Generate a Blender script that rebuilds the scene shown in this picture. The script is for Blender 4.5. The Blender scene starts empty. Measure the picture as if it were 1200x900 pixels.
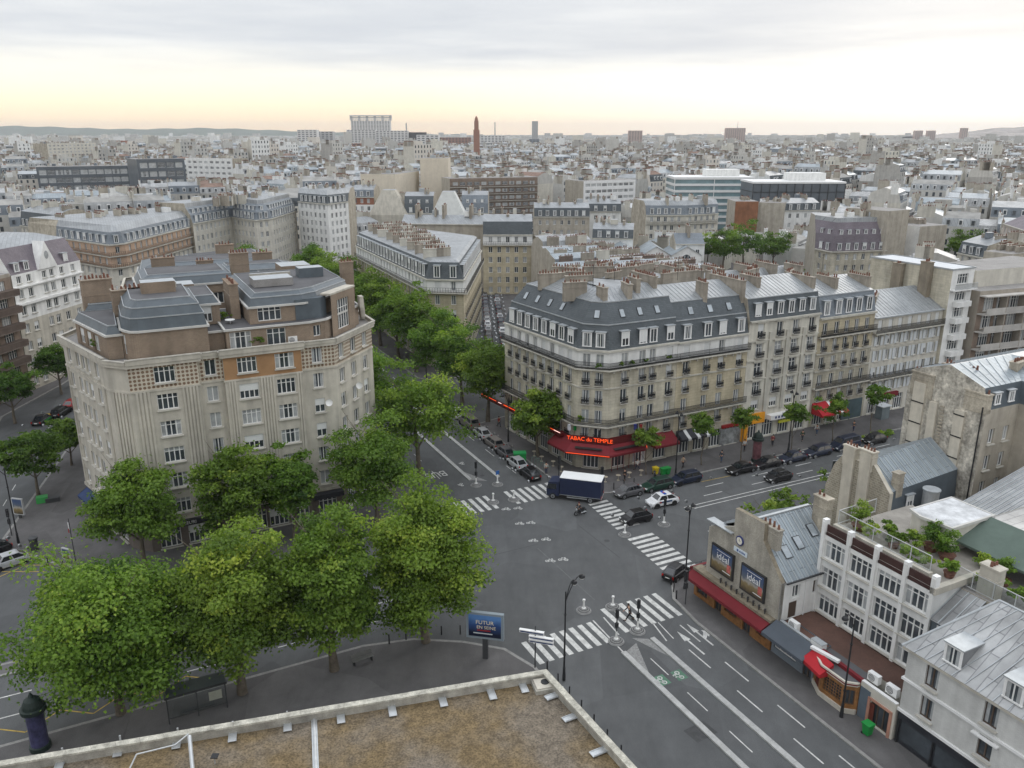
DENO = True
HAZE_D = 7e-5
EXPO = 0.25
import bpy, bmesh, math, random
import numpy as np
from mathutils import Matrix, Vector
random.seed(7)
rng = np.random.default_rng(7)
D = bpy.data
scene = bpy.context.scene
COL = scene.collection
R = math.radians
# ---------------------------------------------------------------- camera frame and the street grid
CAMH, FOC, PIT = 45.0, 960.0, math.atan(295 / 960)
SP, CP = math.sin(PIT), math.cos(PIT)
TH = R(26.8)
CA, SA = math.cos(TH), math.sin(TH)


def W(p, q):
	"""street grid (p along the cross boulevard, q along the avenue) to world x, y"""
	return (p * CA - q * SA, p * SA + q * CA)


def G(px, py, z=0.0):
	"""point of the level z that the photograph shows at this pixel"""
	u = (px - 600) / FOC
	v = (py - 450) / FOC
	t = (CAMH - z) / (SP + v * CP)
	return (u * t, (CP - v * SP) * t)


def GY(px, py, Y):
	"""x, z of the point at distance Y"""
	u = (px - 600) / FOC
	v = (py - 450) / FOC
	t = Y / (CP - v * SP)
	return (u * t, CAMH - (SP + v * CP) * t)


WM = {}


def link(name, data, parent=None, m=None):
	o = D.objects.new(name, data)
	COL.objects.link(o)
	m = m.copy() if m is not None else Matrix.Identity(4)
	if parent is not None:
		o.parent = parent
		o.matrix_parent_inverse = WM[parent.name].inverted()
	o.matrix_basis = m
	WM[o.name] = m
	return o


def tag(o, label=None, cat=None, group=None, kind=None):
	if label: o['label'] = label
	if cat: o['category'] = cat
	if group: o['group'] = group
	if kind: o['kind'] = kind
	return o


def TR(x, y, z=0.0, rz=0.0):
	return Matrix.Translation((x, y, z)) @ Matrix.Rotation(rz, 4, 'Z')


def thing(name, label, cat, x=0.0, y=0.0, z=0.0, rz=0.0, group=None):
	o = link(name, None, None, TR(x, y, z, rz))
	o.empty_display_size = 0.3
	return tag(o, label, cat, group)


def kids(o, _c={}):
	return list(o.children)


def copy_tree(o, m, label=None, parent=None, first=True):
	c = o.copy()
	COL.objects.link(c)
	if parent is not None:
		c.parent = parent
	if first:
		c.matrix_basis = m
		if label: c['label'] = label
	for ch in o.children:
		copy_tree(ch, None, None, c, False)
	return c


# ---------------------------------------------------------------- materials
MATS = {}


def M(name, col, rough=0.85, var=0.18, scale=0.6, bump=0.0, bscale=8.0, metal=0.0, streak=0.0, spec=0.3, fine=0.0, emit=0.0, alpha=None):
	if name in MATS: return MATS[name]
	m = D.materials.new(name)
	m.use_nodes = True
	nt = m.node_tree
	b = nt.nodes['Principled BSDF']
	b.inputs['Roughness'].default_value = rough
	b.inputs['Metallic'].default_value = metal
	b.inputs['Specular IOR Level'].default_value = spec
	N, L = nt.nodes.new, nt.links.new
	if emit:
		b.inputs['Emission Color'].default_value = (*col, 1)
		b.inputs['Emission Strength'].default_value = emit
	geo = N('ShaderNodeNewGeometry')
	if var or streak or fine:
		n1 = N('ShaderNodeTexNoise')
		n1.inputs['Scale'].default_value = scale
		n1.inputs['Detail'].default_value = 6
		n1.inputs['Roughness'].default_value = 0.65
		L(geo.outputs['Position'], n1.inputs['Vector'])
		mr = N('ShaderNodeMapRange')
		mr.inputs[1].default_value = 0.3; mr.inputs[2].default_value = 0.7
		mr.inputs[3].default_value = 1 - var; mr.inputs[4].default_value = 1 + var
		L(n1.outputs['Fac'], mr.inputs[0])
		last = mr.outputs[0]
		if streak:
			mp = N('ShaderNodeMapping')
			mp.inputs['Scale'].default_value = (.9, .9, 0.09)
			L(geo.outputs['Position'], mp.inputs['Vector'])
			n2 = N('ShaderNodeTexNoise')
			n2.inputs['Scale'].default_value = 1.3; n2.inputs['Detail'].default_value = 5
			L(mp.outputs[0], n2.inputs['Vector'])
			m2 = N('ShaderNodeMapRange')
			m2.inputs[1].default_value = 0.35; m2.inputs[2].default_value = 0.62
			m2.inputs[3].default_value = 1 - streak * .5; m2.inputs[4].default_value = 1 + streak * .12
			L(n2.outputs['Fac'], m2.inputs[0])
			mu = N('ShaderNodeMath'); mu.operation = 'MULTIPLY'
			L(last, mu.inputs[0]); L(m2.outputs[0], mu.inputs[1])
			last = mu.outputs[0]
		if fine:
			n3 = N('ShaderNodeTexNoise')
			n3.inputs['Scale'].default_value = bscale * 1.5; n3.inputs['Detail'].default_value = 3
			L(geo.outputs['Position'], n3.inputs['Vector'])
			m3 = N('ShaderNodeMapRange')
			m3.inputs[1].default_value = 0.3; m3.inputs[2].default_value = 0.7
			m3.inputs[3].default_value = 1 - fine; m3.inputs[4].default_value = 1 + fine
			L(n3.outputs['Fac'], m3.inputs[0])
			mu = N('ShaderNodeMath'); mu.operation = 'MULTIPLY'
			L(last, mu.inputs[0]); L(m3.outputs[0], mu.inputs[1])
			last = mu.outputs[0]
		sc = N('ShaderNodeVectorMath'); sc.operation = 'SCALE'
		sc.inputs[0].default_value = col
		L(last, sc.inputs['Scale'])
		L(sc.outputs[0], b.inputs['Base Color'])
	else:
		b.inputs['Base Color'].default_value = (*col, 1)
	if bump:
		n4 = N('ShaderNodeTexNoise')
		n4.inputs['Scale'].default_value = bscale; n4.inputs['Detail'].default_value = 4
		L(geo.outputs['Position'], n4.inputs['Vector'])
		bp = N('ShaderNodeBump')
		bp.inputs['Strength'].default_value = bump; bp.inputs['Distance'].default_value = 0.05
		L(n4.outputs['Fac'], bp.inputs['Height'])
		L(bp.outputs[0], b.inputs['Normal'])
	MATS[name] = m
	return m


def grid_uv(nt, geo):
	"""(p+q, z) of the world position: horizontal run along any wall of the street grid, and height"""
	N, L = nt.nodes.new, nt.links.new
	d = N('ShaderNodeVectorMath'); d.operation = 'DOT_PRODUCT'
	d.inputs[1].default_value = (CA - SA, SA + CA, 0)
	L(geo.outputs['Position'], d.inputs[0])
	s = N('ShaderNodeSeparateXYZ'); L(geo.outputs['Position'], s.inputs[0])
	c = N('ShaderNodeCombineXYZ')
	L(d.outputs['Value'], c.inputs[0]); L(s.outputs['Z'], c.inputs[1])
	return c.outputs[0]


def brick_mat(name, c1, c2, mortar, bw, bh, ms=0.012, var=0.15, rough=0.9, streak=0.0, offset=0.5, bump=0.3):
	"""masonry with real courses: stone blocks, bricks or tiles"""
	if name in MATS: return MATS[name]
	m = M(name, c1, rough=rough, var=var, scale=0.35, streak=streak, bump=0)
	nt = m.node_tree
	N, L = nt.nodes.new, nt.links.new
	b = nt.nodes['Principled BSDF']
	geo = [n for n in nt.nodes if n.type == 'NEW_GEOMETRY'][0]
	br = N('ShaderNodeTexBrick')
	br.inputs['Color1'].default_value = (*c1, 1); br.inputs['Color2'].default_value = (*c2, 1)
	br.inputs['Mortar'].default_value = (*mortar, 1)
	br.inputs['Scale'].default_value = 1.0
	br.inputs['Mortar Size'].default_value = ms
	br.inputs['Brick Width'].default_value = bw; br.inputs['Row Height'].default_value = bh
	br.offset = offset
	L(grid_uv(nt, geo), br.inputs['Vector'])
	sc = [n for n in nt.nodes if n.type == 'VECT_MATH' and n.operation == 'SCALE'][0]
	L(br.outputs['Color'], sc.inputs[0])
	if bump:
		bp = N('ShaderNodeBump'); bp.inputs['Strength'].default_value = bump; bp.inputs['Distance'].default_value = 0.02
		L(br.outputs['Fac'], bp.inputs['Height']); bp.invert = True
		L(bp.outputs[0], b.inputs['Normal'])
	return m


def zinc_mat(name, col, stripes='q', period=0.65, metal=0.25, rough=0.42, var=0.16, scale=.25):
	"""zinc sheet with standing seams across the street (q) or along it (p), and sheet to sheet tone"""
	if name in MATS: return MATS[name]
	m = M(name, col, rough=rough, var=var, scale=scale, metal=metal, spec=0.5, streak=0.0)
	nt = m.node_tree
	N, L = nt.nodes.new, nt.links.new
	b = nt.nodes['Principled BSDF']
	geo = [n for n in nt.nodes if n.type == 'NEW_GEOMETRY'][0]
	sep = []
	for ax in ((CA, SA, 0), (-SA, CA, 0)):
		d = N('ShaderNodeVectorMath'); d.operation = 'DOT_PRODUCT'; d.inputs[1].default_value = ax
		L(geo.outputs['Position'], d.inputs[0]); sep.append(d.outputs['Value'])
	c = N('ShaderNodeCombineXYZ')
	if stripes == 'q':      # seams run along q: bricks long in q
		L(sep[1], c.inputs[0]); L(sep[0], c.inputs[1])
	else:
		L(sep[0], c.inputs[0]); L(sep[1], c.inputs[1])
	br = N('ShaderNodeTexBrick')
	k = 0.9
	br.inputs['Color1'].default_value = (col[0] * k, col[1] * k, col[2] * k, 1)
	br.inputs['Color2'].default_value = (min(1, col[0] * 1.1), min(1, col[1] * 1.1), min(1, col[2] * 1.1), 1)
	br.inputs['Mortar'].default_value = (col[0] * .62, col[1] * .62, col[2] * .64, 1)
	br.inputs['Scale'].default_value = 1.0
	br.inputs['Mortar Size'].default_value = 0.035
	br.inputs['Brick Width'].default_value = 2.6; br.inputs['Row Height'].default_value = period
	L(c.outputs[0], br.inputs['Vector'])
	sc = [n for n in nt.nodes if n.type == 'VECT_MATH' and n.operation == 'SCALE'][0]
	L(br.outputs['Color'], sc.inputs[0])
	bp = N('ShaderNodeBump'); bp.inputs['Strength'].default_value = 0.5; bp.inputs['Distance'].default_value = 0.03
	L(br.outputs['Fac'], bp.inputs['Height'])
	L(bp.outputs[0], b.inputs['Normal'])
	return m


STONE = brick_mat('limestone_blocks', (.56, .52, .42), (.49, .455, .36), (.40, .37, .295), 1.1, .42, .015, .22, streak=.42)
STONE2 = brick_mat('grey_limestone_blocks', (.47, .435, .35), (.41, .38, .305), (.33, .305, .245), 1.1, .42, .015, .22, streak=.45)
STONE3 = brick_mat('golden_limestone_blocks', (.52, .46, .33), (.46, .405, .29), (.37, .325, .235), 1.1, .42, .015, .16, streak=.25)
CREAM = M('cream_render', (.56, .535, .47), var=.12, streak=.25)
ORNATE = M('pale_ashlar', (.61, .585, .51), var=.14, streak=.38)
WHITE = M('white_render', (.74, .74, .72), var=.10, streak=.22)
PAINT = M('white_paint', (.74, .74, .73), rough=.5, var=.06)
CEMENT = M('grey_beige_cement', (.49, .46, .395), var=.13, streak=.34, bump=.1, bscale=14)
ROUGHC = M('rough_cast_wall', (.36, .335, .285), var=.2, scale=.8, streak=.42, bump=.5, bscale=6, fine=.15)
OLDWALL = M('old_party_wall', (.40, .36, .29), var=.28, scale=.7, streak=.48, bump=.5, bscale=4, fine=.15)
OLDPATCH = M('patched_plaster', (.54, .50, .42), var=.15, streak=.3)
BEIGE = M('beige_render', (.40, .365, .305), var=.16, streak=.35)
RUBBLE = brick_mat('rubble_masonry', (.36, .32, .25), (.27, .24, .185), (.42, .39, .32), .42, .24, .03, .28, streak=.4)
BRICK = brick_mat('brown_brick', (.255, .185, .13), (.21, .15, .105), (.30, .26, .21), .24, .085, .012, .2, streak=.2)
REDBR = brick_mat('red_brick', (.30, .105, .06), (.24, .085, .05), (.3, .2, .15), .24, .085, .012, .2)
ORANGE = M('orange_panel', (.35, .205, .105), var=.12, streak=.15)
ORBR = brick_mat('orange_brick', (.47, .31, .215), (.42, .26, .17), (.45, .38, .3), .24, .085, .012, .15)
SLATE = brick_mat('slate_tiles', (.082, .095, .104), (.105, .118, .127), (.06, .07, .078), .3, .22, .012, .14, rough=.66, bump=.3)
SLATE_L = brick_mat('blue_slate_tiles', (.16, .185, .21), (.20, .225, .25), (.11, .125, .145), .3, .22, .012, .14, rough=.5, bump=.3)
SLATE_P = brick_mat('purple_slate_tiles', (.145, .125, .145), (.18, .155, .175), (.10, .09, .10), .3, .22, .012, .18, rough=.6, bump=.3)
SLATE_B = brick_mat('brown_tiles', (.16, .12, .10), (.2, .15, .12), (.1, .08, .07), .3, .22, .012, .2, rough=.8)
ZINC = zinc_mat('zinc_sheets', (.30, .315, .325), 'q')
ZINCP = zinc_mat('zinc_sheets_along', (.30, .315, .325), 'p')
ZINC_B = zinc_mat('blue_zinc_sheets', (.28, .32, .345), 'q')
ZINC_OLD = zinc_mat('old_zinc_sheets', (.34, .345, .345), 'p', period=.8, var=.38)
ZPLAIN = M('zinc_flashing', (.40, .425, .44), rough=.45, metal=.3, var=.15, scale=1.5)
GRAVELROOF = M('grey_gravel_roof', (.26, .25, .24), var=.2, scale=.4, fine=.15)
TARROOF = M('dark_felt_roof', (.095, .095, .10), var=.25, scale=.3, rough=.75)
LEADBLUE = M('blue_lead_sheet', (.088, .108, .124), var=.2, scale=.6, rough=.45, spec=.5, streak=.1)
CHIMW = M('chimney_render', (.33, .295, .245), var=.25, scale=.5, streak=.5)
POT = M('terracotta', (.17, .082, .058), var=.45, scale=3)
IRON = M('black_iron', (.022, .023, .025), rough=.5, var=0)
DARK = M('dark_metal', (.05, .052, .055), rough=.45, var=.1)
STEEL = M('galvanised_steel', (.52, .54, .55), rough=.35, metal=.6, var=.12, scale=3)
GLASS = M('window_glass', (.05, .06, .07), rough=.06, var=.5, scale=.35, spec=.8)
GLASS2 = M('curtained_glass', (.36, .375, .38), rough=.12, var=.35, scale=.6, spec=.7)
SHADE = M('roller_shutter', (.66, .67, .66), rough=.6, var=.06)
SHUT = M('grey_shutter', (.52, .55, .57), rough=.6, var=.08)
FRAME = M('white_window_frame', (.70, .70, .68), rough=.5, var=.05)
WOODF = M('dark_window_frame', (.09, .065, .05), rough=.6, var=.1)
WOOD = M('varnished_wood', (.27, .13, .05), rough=.45, var=.35, scale=2.5, streak=.3)
REDAWN = M('red_awning_canvas', (.155, .016, .022), rough=.8, var=.12)
REDBRIGHT = M('bright_red_canvas', (.38, .018, .026), rough=.8, var=.1)
GREYAWN = M('slate_grey_canvas', (.075, .088, .105), rough=.85, var=.1)
SHOPDK = M('dark_shopfront', (.03, .032, .038), rough=.4, var=.2)
ORANGESIGN = M('orange_shop_sign', (.75, .32, .02), rough=.5, var=.08)
SILL = M('stone_sill', (.47, .45, .40), var=.12)
CORN = M('stone_cornice', (.50, .48, .42), var=.15, streak=.3)
NEON = M('neon_tube', (1.0, .09, .015), var=0, emit=.75)
NEONW = M('pale_neon', (1.0, .62, .55), var=0, emit=1.0)


# ---------------------------------------------------------------- mesh builder
class MB:
	def __init__(s):
		s.v, s.f, s.m, s.mats = [], [], [], []

	def mi(s, mat):
		if mat not in s.mats: s.mats.append(mat)
		return s.mats.index(mat)

	def poly(s, pts, mat):
		i = len(s.v)
		s.v.extend(tuple(p) for p in pts)
		s.f.append(tuple(range(i, i + len(pts))))
		s.m.append(s.mi(mat))

	def box(s, c, d, mat, rz=0.0, top=None, m=None):
		"""box with centre c and full size d"""
		x, y, z = d[0] / 2, d[1] / 2, d[2] / 2
		co, si = math.cos(rz), math.sin(rz)
		P = []
		for dx, dy, dz in ((-x, -y, -z), (x, -y, -z), (x, y, -z), (-x, y, -z), (-x, -y, z), (x, -y, z), (x, y, z), (-x, y, z)):
			v = (c[0] + dx * co - dy * si, c[1] + dx * si + dy * co, c[2] + dz)
			P.append(tuple(m @ Vector(v)) if m is not None else v)
		i = len(s.v); s.v.extend(P)
		k = s.mi(mat); kt = s.mi(top) if top else k
		for f, mm in (((0, 3, 2, 1), k), ((4, 5, 6, 7), kt), ((0, 1, 5, 4), k), ((1, 2, 6, 5), k), ((2, 3, 7, 6), k), ((3, 0, 4, 7), k)):
			s.f.append(tuple(i + a for a in f)); s.m.append(mm)

	def prism(s, poly, z0, z1, mat, top=None, bottom=False):
		"""poly counter-clockwise"""
		n = len(poly)
		for i in range(n):
			a, b = poly[i], poly[(i + 1) % n]
			s.poly([(a[0], a[1], z0), (b[0], b[1], z0), (b[0], b[1], z1), (a[0], a[1], z1)], mat)
		s.poly([(p[0], p[1], z1) for p in poly], top or mat)
		if bottom: s.poly([(p[0], p[1], z0) for p in reversed(poly)], mat)

	def cyl(s, p0, p1, r0, r1, n, mat, caps=True):
		p0, p1 = Vector(p0), Vector(p1)
		d = p1 - p0
		if d.length < 1e-6: return
		d.normalize()
		u = d.orthogonal().normalized(); w = d.cross(u)
		i = len(s.v)
		for P, r in ((p0, r0), (p1, r1)):
			for k in range(n):
				a = 2 * math.pi * k / n
				s.v.append(tuple(P + u * (r * math.cos(a)) + w * (r * math.sin(a))))
		k0 = s.mi(mat)
		for k in range(n):
			j = (k + 1) % n
			s.f.append((i + k, i + j, i + n + j, i + n + k)); s.m.append(k0)
		if caps:
			s.f.append(tuple(i + k for k in reversed(range(n)))); s.m.append(k0)
			s.f.append(tuple(i + n + k for k in range(n))); s.m.append(k0)

	def lathe(s, prof, n, mat, o=(0, 0, 0)):
		"""prof: (radius, z) from bottom to top"""
		for (r0, z0), (r1, z1) in zip(prof, prof[1:]):
			for k in range(n):
				a, b = 2 * math.pi * k / n, 2 * math.pi * (k + 1) / n
				q = [(o[0] + r0 * math.cos(a), o[1] + r0 * math.sin(a), o[2] + z0), (o[0] + r0 * math.cos(b), o[1] + r0 * math.sin(b), o[2] + z0),
					 (o[0] + r1 * math.cos(b), o[1] + r1 * math.sin(b), o[2] + z1), (o[0] + r1 * math.cos(a), o[1] + r1 * math.sin(a), o[2] + z1)]
				if r0 < 1e-4: q = [q[0], q[2], q[3]]
				elif r1 < 1e-4: q = q[:3]
				s.poly(q, mat)

	def mesh(s, name, o=(0, 0, 0), smooth=False):
		me = D.meshes.new(name)
		me.from_pydata([(v[0] - o[0], v[1] - o[1], v[2] - o[2]) for v in s.v], [], s.f)
		for mt in s.mats: me.materials.append(mt)
		me.polygons.foreach_set('material_index', s.m)
		if smooth: me.polygons.foreach_set('use_smooth', [True] * len(s.f))
		me.update()
		return me

	def build(s, name, parent=None, o=None, smooth=False, weld=False):
		"""ONE mesh object; vertices are world coordinates, o its origin (or its parent's)"""
		if not s.f: return None
		if o is None:
			o = tuple(WM[parent.name].translation) if parent is not None else (0, 0, 0)
		me = s.mesh(name, o, smooth)
		if weld:
			bm = bmesh.new(); bm.from_mesh(me)
			bmesh.ops.remove_doubles(bm, verts=bm.verts, dist=1e-4)
			bm.to_mesh(me); bm.free()
		return link(name, me, parent, Matrix.Translation(o))


def inset(poly, ds):
	"""offset a ccw polygon inwards, edge by edge"""
	n = len(poly)
	out = []
	for i in range(n):
		a, b, c = poly[i - 1], poly[i], poly[(i + 1) % n]
		d0, d1 = ds[i - 1], ds[i]
		u = Vector((b[0] - a[0], b[1] - a[1])).normalized(); v = Vector((c[0] - b[0], c[1] - b[1])).normalized()
		n0, n1 = Vector((-u.y, u.x)), Vector((-v.y, v.x))
		p0 = Vector(b[:2]) + n0 * d0; p1 = Vector(b[:2]) + n1 * d1
		cr = u.x * v.y - u.y * v.x
		if abs(cr) < 0.05:
			out.append(tuple((p0 + p1) / 2)); continue
		w = p1 - p0
		t = (w.x * v.y - w.y * v.x) / cr
		out.append(tuple(p0 + u * t))
	return out


def frame(a, b, s, z, depth=0.0):
	"""matrix of a fitting on the wall a->b: x along it, y into the building, z up"""
	d = Vector((b[0] - a[0], b[1] - a[1])).normalized()
	n = Vector((-d.y, d.x))
	o = Vector((a[0], a[1])) + d * s + n * depth
	m = Matrix(((d.x, n.x, 0, o.x), (d.y, n.y, 0, o.y), (0, 0, 1, z), (0, 0, 0, 1)))
	return m


# ---------------------------------------------------------------- windows, railings, dormers, chimneys (shared meshes)
CACHE = {}


def win_mesh(w, h, kind, v):
	key = ('win', round(w, 1), round(h, 1), kind, v)
	if key in CACHE: return CACHE[key]
	mb = MB()
	w, h = round(w, 1) + .02, round(h, 1) + .02
	fm = WOODF if kind == 'dark' else FRAME
	mb.poly([(-w / 2, .06, 0), (w / 2, .06, 0), (w / 2, .06, h), (-w / 2, .06, h)], GLASS)
	t = .09
	for x0, x1, z0, z1 in ((-w / 2, -w / 2 + t, 0, h), (w / 2 - t, w / 2, 0, h), (-w / 2 + t, w / 2 - t, h - t, h), (-w / 2 + t, w / 2 - t, 0, t)):
		mb.box(((x0 + x1) / 2, .03, (z0 + z1) / 2), (x1 - x0, .07, z1 - z0), fm)
	n = 2 if w < 1.5 else (3 if w < 2.0 else 4)
	if kind == 'wide': n = max(3, round(w / .62))
	for k in range(1, n):
		x = -w / 2 + w * k / n
		mb.box((x, .028, h / 2), (.11, .066, h - 2 * t), fm)
	if kind in ('wide', 'bars'):
		mb.box((0, .026, h * .7), (w - 2 * t, .06, .06), fm)
	if v == 1:      # curtains drawn to the sides
		for sg in (-1, 1):
			mb.poly([(sg * w * .5, .055, t), (sg * w * .2, .055, t), (sg * w * .2, .055, h - t), (sg * w * .5, .055, h - t)][::sg], GLASS2)
	elif v == 2:    # net curtain over all of it
		mb.poly([(-w / 2, .055, t), (w / 2, .055, t), (w / 2, .055, h - t), (-w / 2, .055, h - t)], GLASS2)
	elif v == 3:    # roller shutter half down
		mb.box((0, -.01, h * .74), (w - .02, .05, h * .5), SHADE)
	elif v == 4:    # shutter closed
		mb.box((0, -.01, h * .5), (w - .02, .05, h - .02), SHADE)
		for k in range(1, 8): mb.box((0, -.04, h * k / 8), (w - .04, .012, .02), SHUT)
	elif v == 5:    # blind a third down
		mb.poly([(-w / 2, .055, h * .66), (w / 2, .055, h * .66), (w / 2, .055, h), (-w / 2, .055, h)], GLASS2)
	if kind == 'shutters':
		for sg in (-1, 1):
			mb.box((sg * (w / 2 + .29), -.25, h / 2), (.54, .05, h), SHUT)
			for k in range(1, 12): mb.box((sg * (w / 2 + .29), -.285, h * k / 12), (.46, .02, .05), SHADE)
	me = CACHE[key] = mb.mesh('window')
	return me


def sill_box(mb, w):
	mb.box((0, -.06, -.05), (w + .24, .34, .1), SILL)


def rail_mesh(w, h=.95, bars=.12, d=.28):
	key = ('rail', round(w, 1), h)
	if key in CACHE: return CACHE[key]
	mb = MB()
	y = -.22 - d
	for z in (.06, .2, h):
		mb.box((0, y, z), (w + .1, .035, .04), IRON)
	n = max(3, int(w / bars))
	for k in range(n + 1):
		mb.box((-w / 2 + w * k / n, y, h / 2 + .05), (.036, .03, h - .06), IRON)
	for k in range(n):
		x = -w / 2 + w * (k + .5) / n
		mb.box((x, y, h * .62), (.085, .012, .3), IRON)
	for sg in (-1, 1):
		mb.box((sg * (w / 2 + .03), y / 2 - .1, h), (.03, d, .035), IRON)
	mb.box((0, y / 2 - .1, -.03), (w + .2, d + .12, .1), SILL)
	me = CACHE[key] = mb.mesh('railing')
	return me


def dormer_mesh(w, h, dep, roofm, v, style='box'):
	key = ('dormer', w, h, dep, roofm.name, v, style)
	if key in CACHE: return CACHE[key]
	mb = MB()
	# y = 0 is the front; it runs back into the slope
	mb.box((0, dep / 2, h / 2), (w, dep, h), roofm, top=ZPLAIN)
	mb.box((0, dep / 2 - .06, h + .05), (w + .24, dep + .2, .1), ZPLAIN)
	if style == 'arch':
		for k in range(6):
			a0, a1 = math.pi * k / 6, math.pi * (k + 1) / 6
			r = w / 2 + .1
			mb.poly([(-r * math.cos(a0), -.1, h + .1 + .4 * math.sin(a0)), (-r * math.cos(a1), -.1, h + .1 + .4 * math.sin(a1)), (-r * math.cos(a1), dep, h + .1 + .4 * math.sin(a1)), (-r * math.cos(a0), dep, h + .1 + .4 * math.sin(a0))][::-1], ZPLAIN)
			mb.poly([(0, -.1, h + .1), (-r * math.cos(a1), -.1, h + .1 + .4 * math.sin(a1)), (-r * math.cos(a0), -.1, h + .1 + .4 * math.sin(a0))][::-1], PAINT)
	for sg in (-1, 1):
		mb.box((sg * (w / 2 - .08), -.03, h / 2), (.17, .09, h), PAINT)
	mb.box((0, -.03, h - .08), (w - .34, .09, .16), PAINT)
	gw, gh = w - .3, h - .22
	mb.poly([(-gw / 2, -.012, .1), (gw / 2, -.012, .1), (gw / 2, -.012, gh), (-gw / 2, -.012, gh)], GLASS)
	mb.box((0, -.03, gh / 2 + .1), (.09, .04, gh), FRAME)
	mb.box((0, -.05, .05), (w + .06, .16, .1), PAINT)
	if v == 1:
		for sg in (-1, 1):
			mb.poly([(sg * gw * .5, -.016, .1), (sg * gw * .22, -.016, .1), (sg * gw * .22, -.016, gh), (sg * gw * .5, -.016, gh)][::sg], GLASS2)
	elif v == 2:
		mb.box((0, -.03, gh * .55 + .1), (gw, .03, gh * .95), SHADE)
	elif v == 3:
		mb.box((0, -.03, gh * .8), (gw, .03, gh * .45), SHADE)
	me = CACHE[key] = mb.mesh('dormer')
	return me


def sky_mesh(w=.9, h=1.3):
	key = ('sky', w, h)
	if key in CACHE: return CACHE[key]
	mb = MB()
	mb.box((0, 0, .05), (w, h, .1), DARK)
	mb.poly([(-w / 2 + .07, -h / 2 + .07, .104), (w / 2 - .07, -h / 2 + .07, .104), (w / 2 - .07, h / 2 - .07, .104), (-w / 2 + .07, h / 2 - .07, .104)], M('skylight_glass', (.32, .36, .39), rough=.08, var=.3, spec=.8))
	me = CACHE[key] = mb.mesh('skylight')
	return me


def chimney_mesh(L, wd, h, npots, mat, rows=1, seed=0):
	"""stack centred on the origin, long side along x, base at z = 0"""
	key = ('chim', round(L, 1), round(wd, 1), round(h, 1), npots, mat.name, rows, seed)
	if key in CACHE: return CACHE[key]
	rr = random.Random(seed + int(L * 100))
	mb = MB()
	mb.box((0, 0, h / 2 - .15), (L, wd, h + .3), mat)
	mb.box((0, 0, h + .06), (L + .16, wd + .16, .14), mat)
	mb.box((0, 0, h * .72), (L + .08, wd + .08, .09), mat)
	for r in range(rows):
		y = 0 if rows == 1 else (-.2 if r == 0 else .2)
		for k in range(npots):
			if rr.random() < .1: continue
			x = -L / 2 + L * (k + .5) / npots + rr.uniform(-.03, .03)
			hh = rr.choice((.28, .36, .42, .55))
			mb.cyl((x, y, h + .1), (x, y, h + .13 + hh), .13, .095, 7, POT if rr.random() < .93 else STEEL)
	me = CACHE[key] = mb.mesh('chimney')
	return me


def wall_grid(mb, a, b, z0, z1, ops, mat, dep=.2, rmat=None):
	"""wall a->b with the openings ops (s0, s1, za, zb) cut through it, each with its reveal"""
	L = math.hypot(b[0] - a[0], b[1] - a[1])
	d = ((b[0] - a[0]) / L, (b[1] - a[1]) / L)
	nx, ny = -d[1] * dep, d[0] * dep
	P = lambda s, z, k=0: (a[0] + d[0] * s + nx * k, a[1] + d[1] * s + ny * k, z)
	zs = sorted({z0, z1, *[o[2] for o in ops], *[o[3] for o in ops]})
	zs = [z for z in zs if z0 - 1e-6 <= z <= z1 + 1e-6]
	for za, zb in zip(zs, zs[1:]):
		if zb - za < 1e-5: continue
		zm = (za + zb) / 2
		row = sorted((o[0], o[1]) for o in ops if o[2] < zm < o[3])
		s = 0.0
		for s0, s1 in row + [(L, L)]:
			if s0 - s > 1e-5:
				mb.poly([P(s, za), P(s0, za), P(s0, zb), P(s, zb)], mat)
			s = s1
	rm = rmat or mat
	for s0, s1, za, zb in ops:
		mb.poly([P(s0, za), P(s0, za, 1), P(s0, zb, 1), P(s0, zb)], rm)
		mb.poly([P(s1, za, 1), P(s1, za), P(s1, zb), P(s1, zb, 1)], rm)
		mb.poly([P(s0, za), P(s1, za), P(s1, za, 1), P(s0, za, 1)], rm)
		mb.poly([P(s0, zb, 1), P(s1, zb, 1), P(s1, zb), P(s0, zb)], rm)


def ring(mb, poly, on, d, z0, z1, mat):
	"""moulding of depth d round the edges of poly that on() names, mitred at the corners"""
	n = len(poly)
	out = inset(poly, [-d if on[i] else 0 for i in range(n)])
	for i in range(n):
		if not on[i]: continue
		j = (i + 1) % n
		a, b, A, B = poly[i], poly[j], out[i], out[j]
		q = lambda p, z: (p[0], p[1], z)
		mb.poly([q(A, z0), q(B, z0), q(B, z1), q(A, z1)], mat)
		mb.poly([q(A, z1), q(B, z1), q(b, z1), q(a, z1)], mat)
		mb.poly([q(a, z0), q(b, z0), q(B, z0), q(A, z0)], mat)
		if not on[i - 1]: mb.poly([q(a, z0), q(A, z0), q(A, z1), q(a, z1)], mat)
		if not on[j]: mb.poly([q(B, z0), q(b, z0), q(b, z1), q(B, z1)], mat)
	return out


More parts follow.
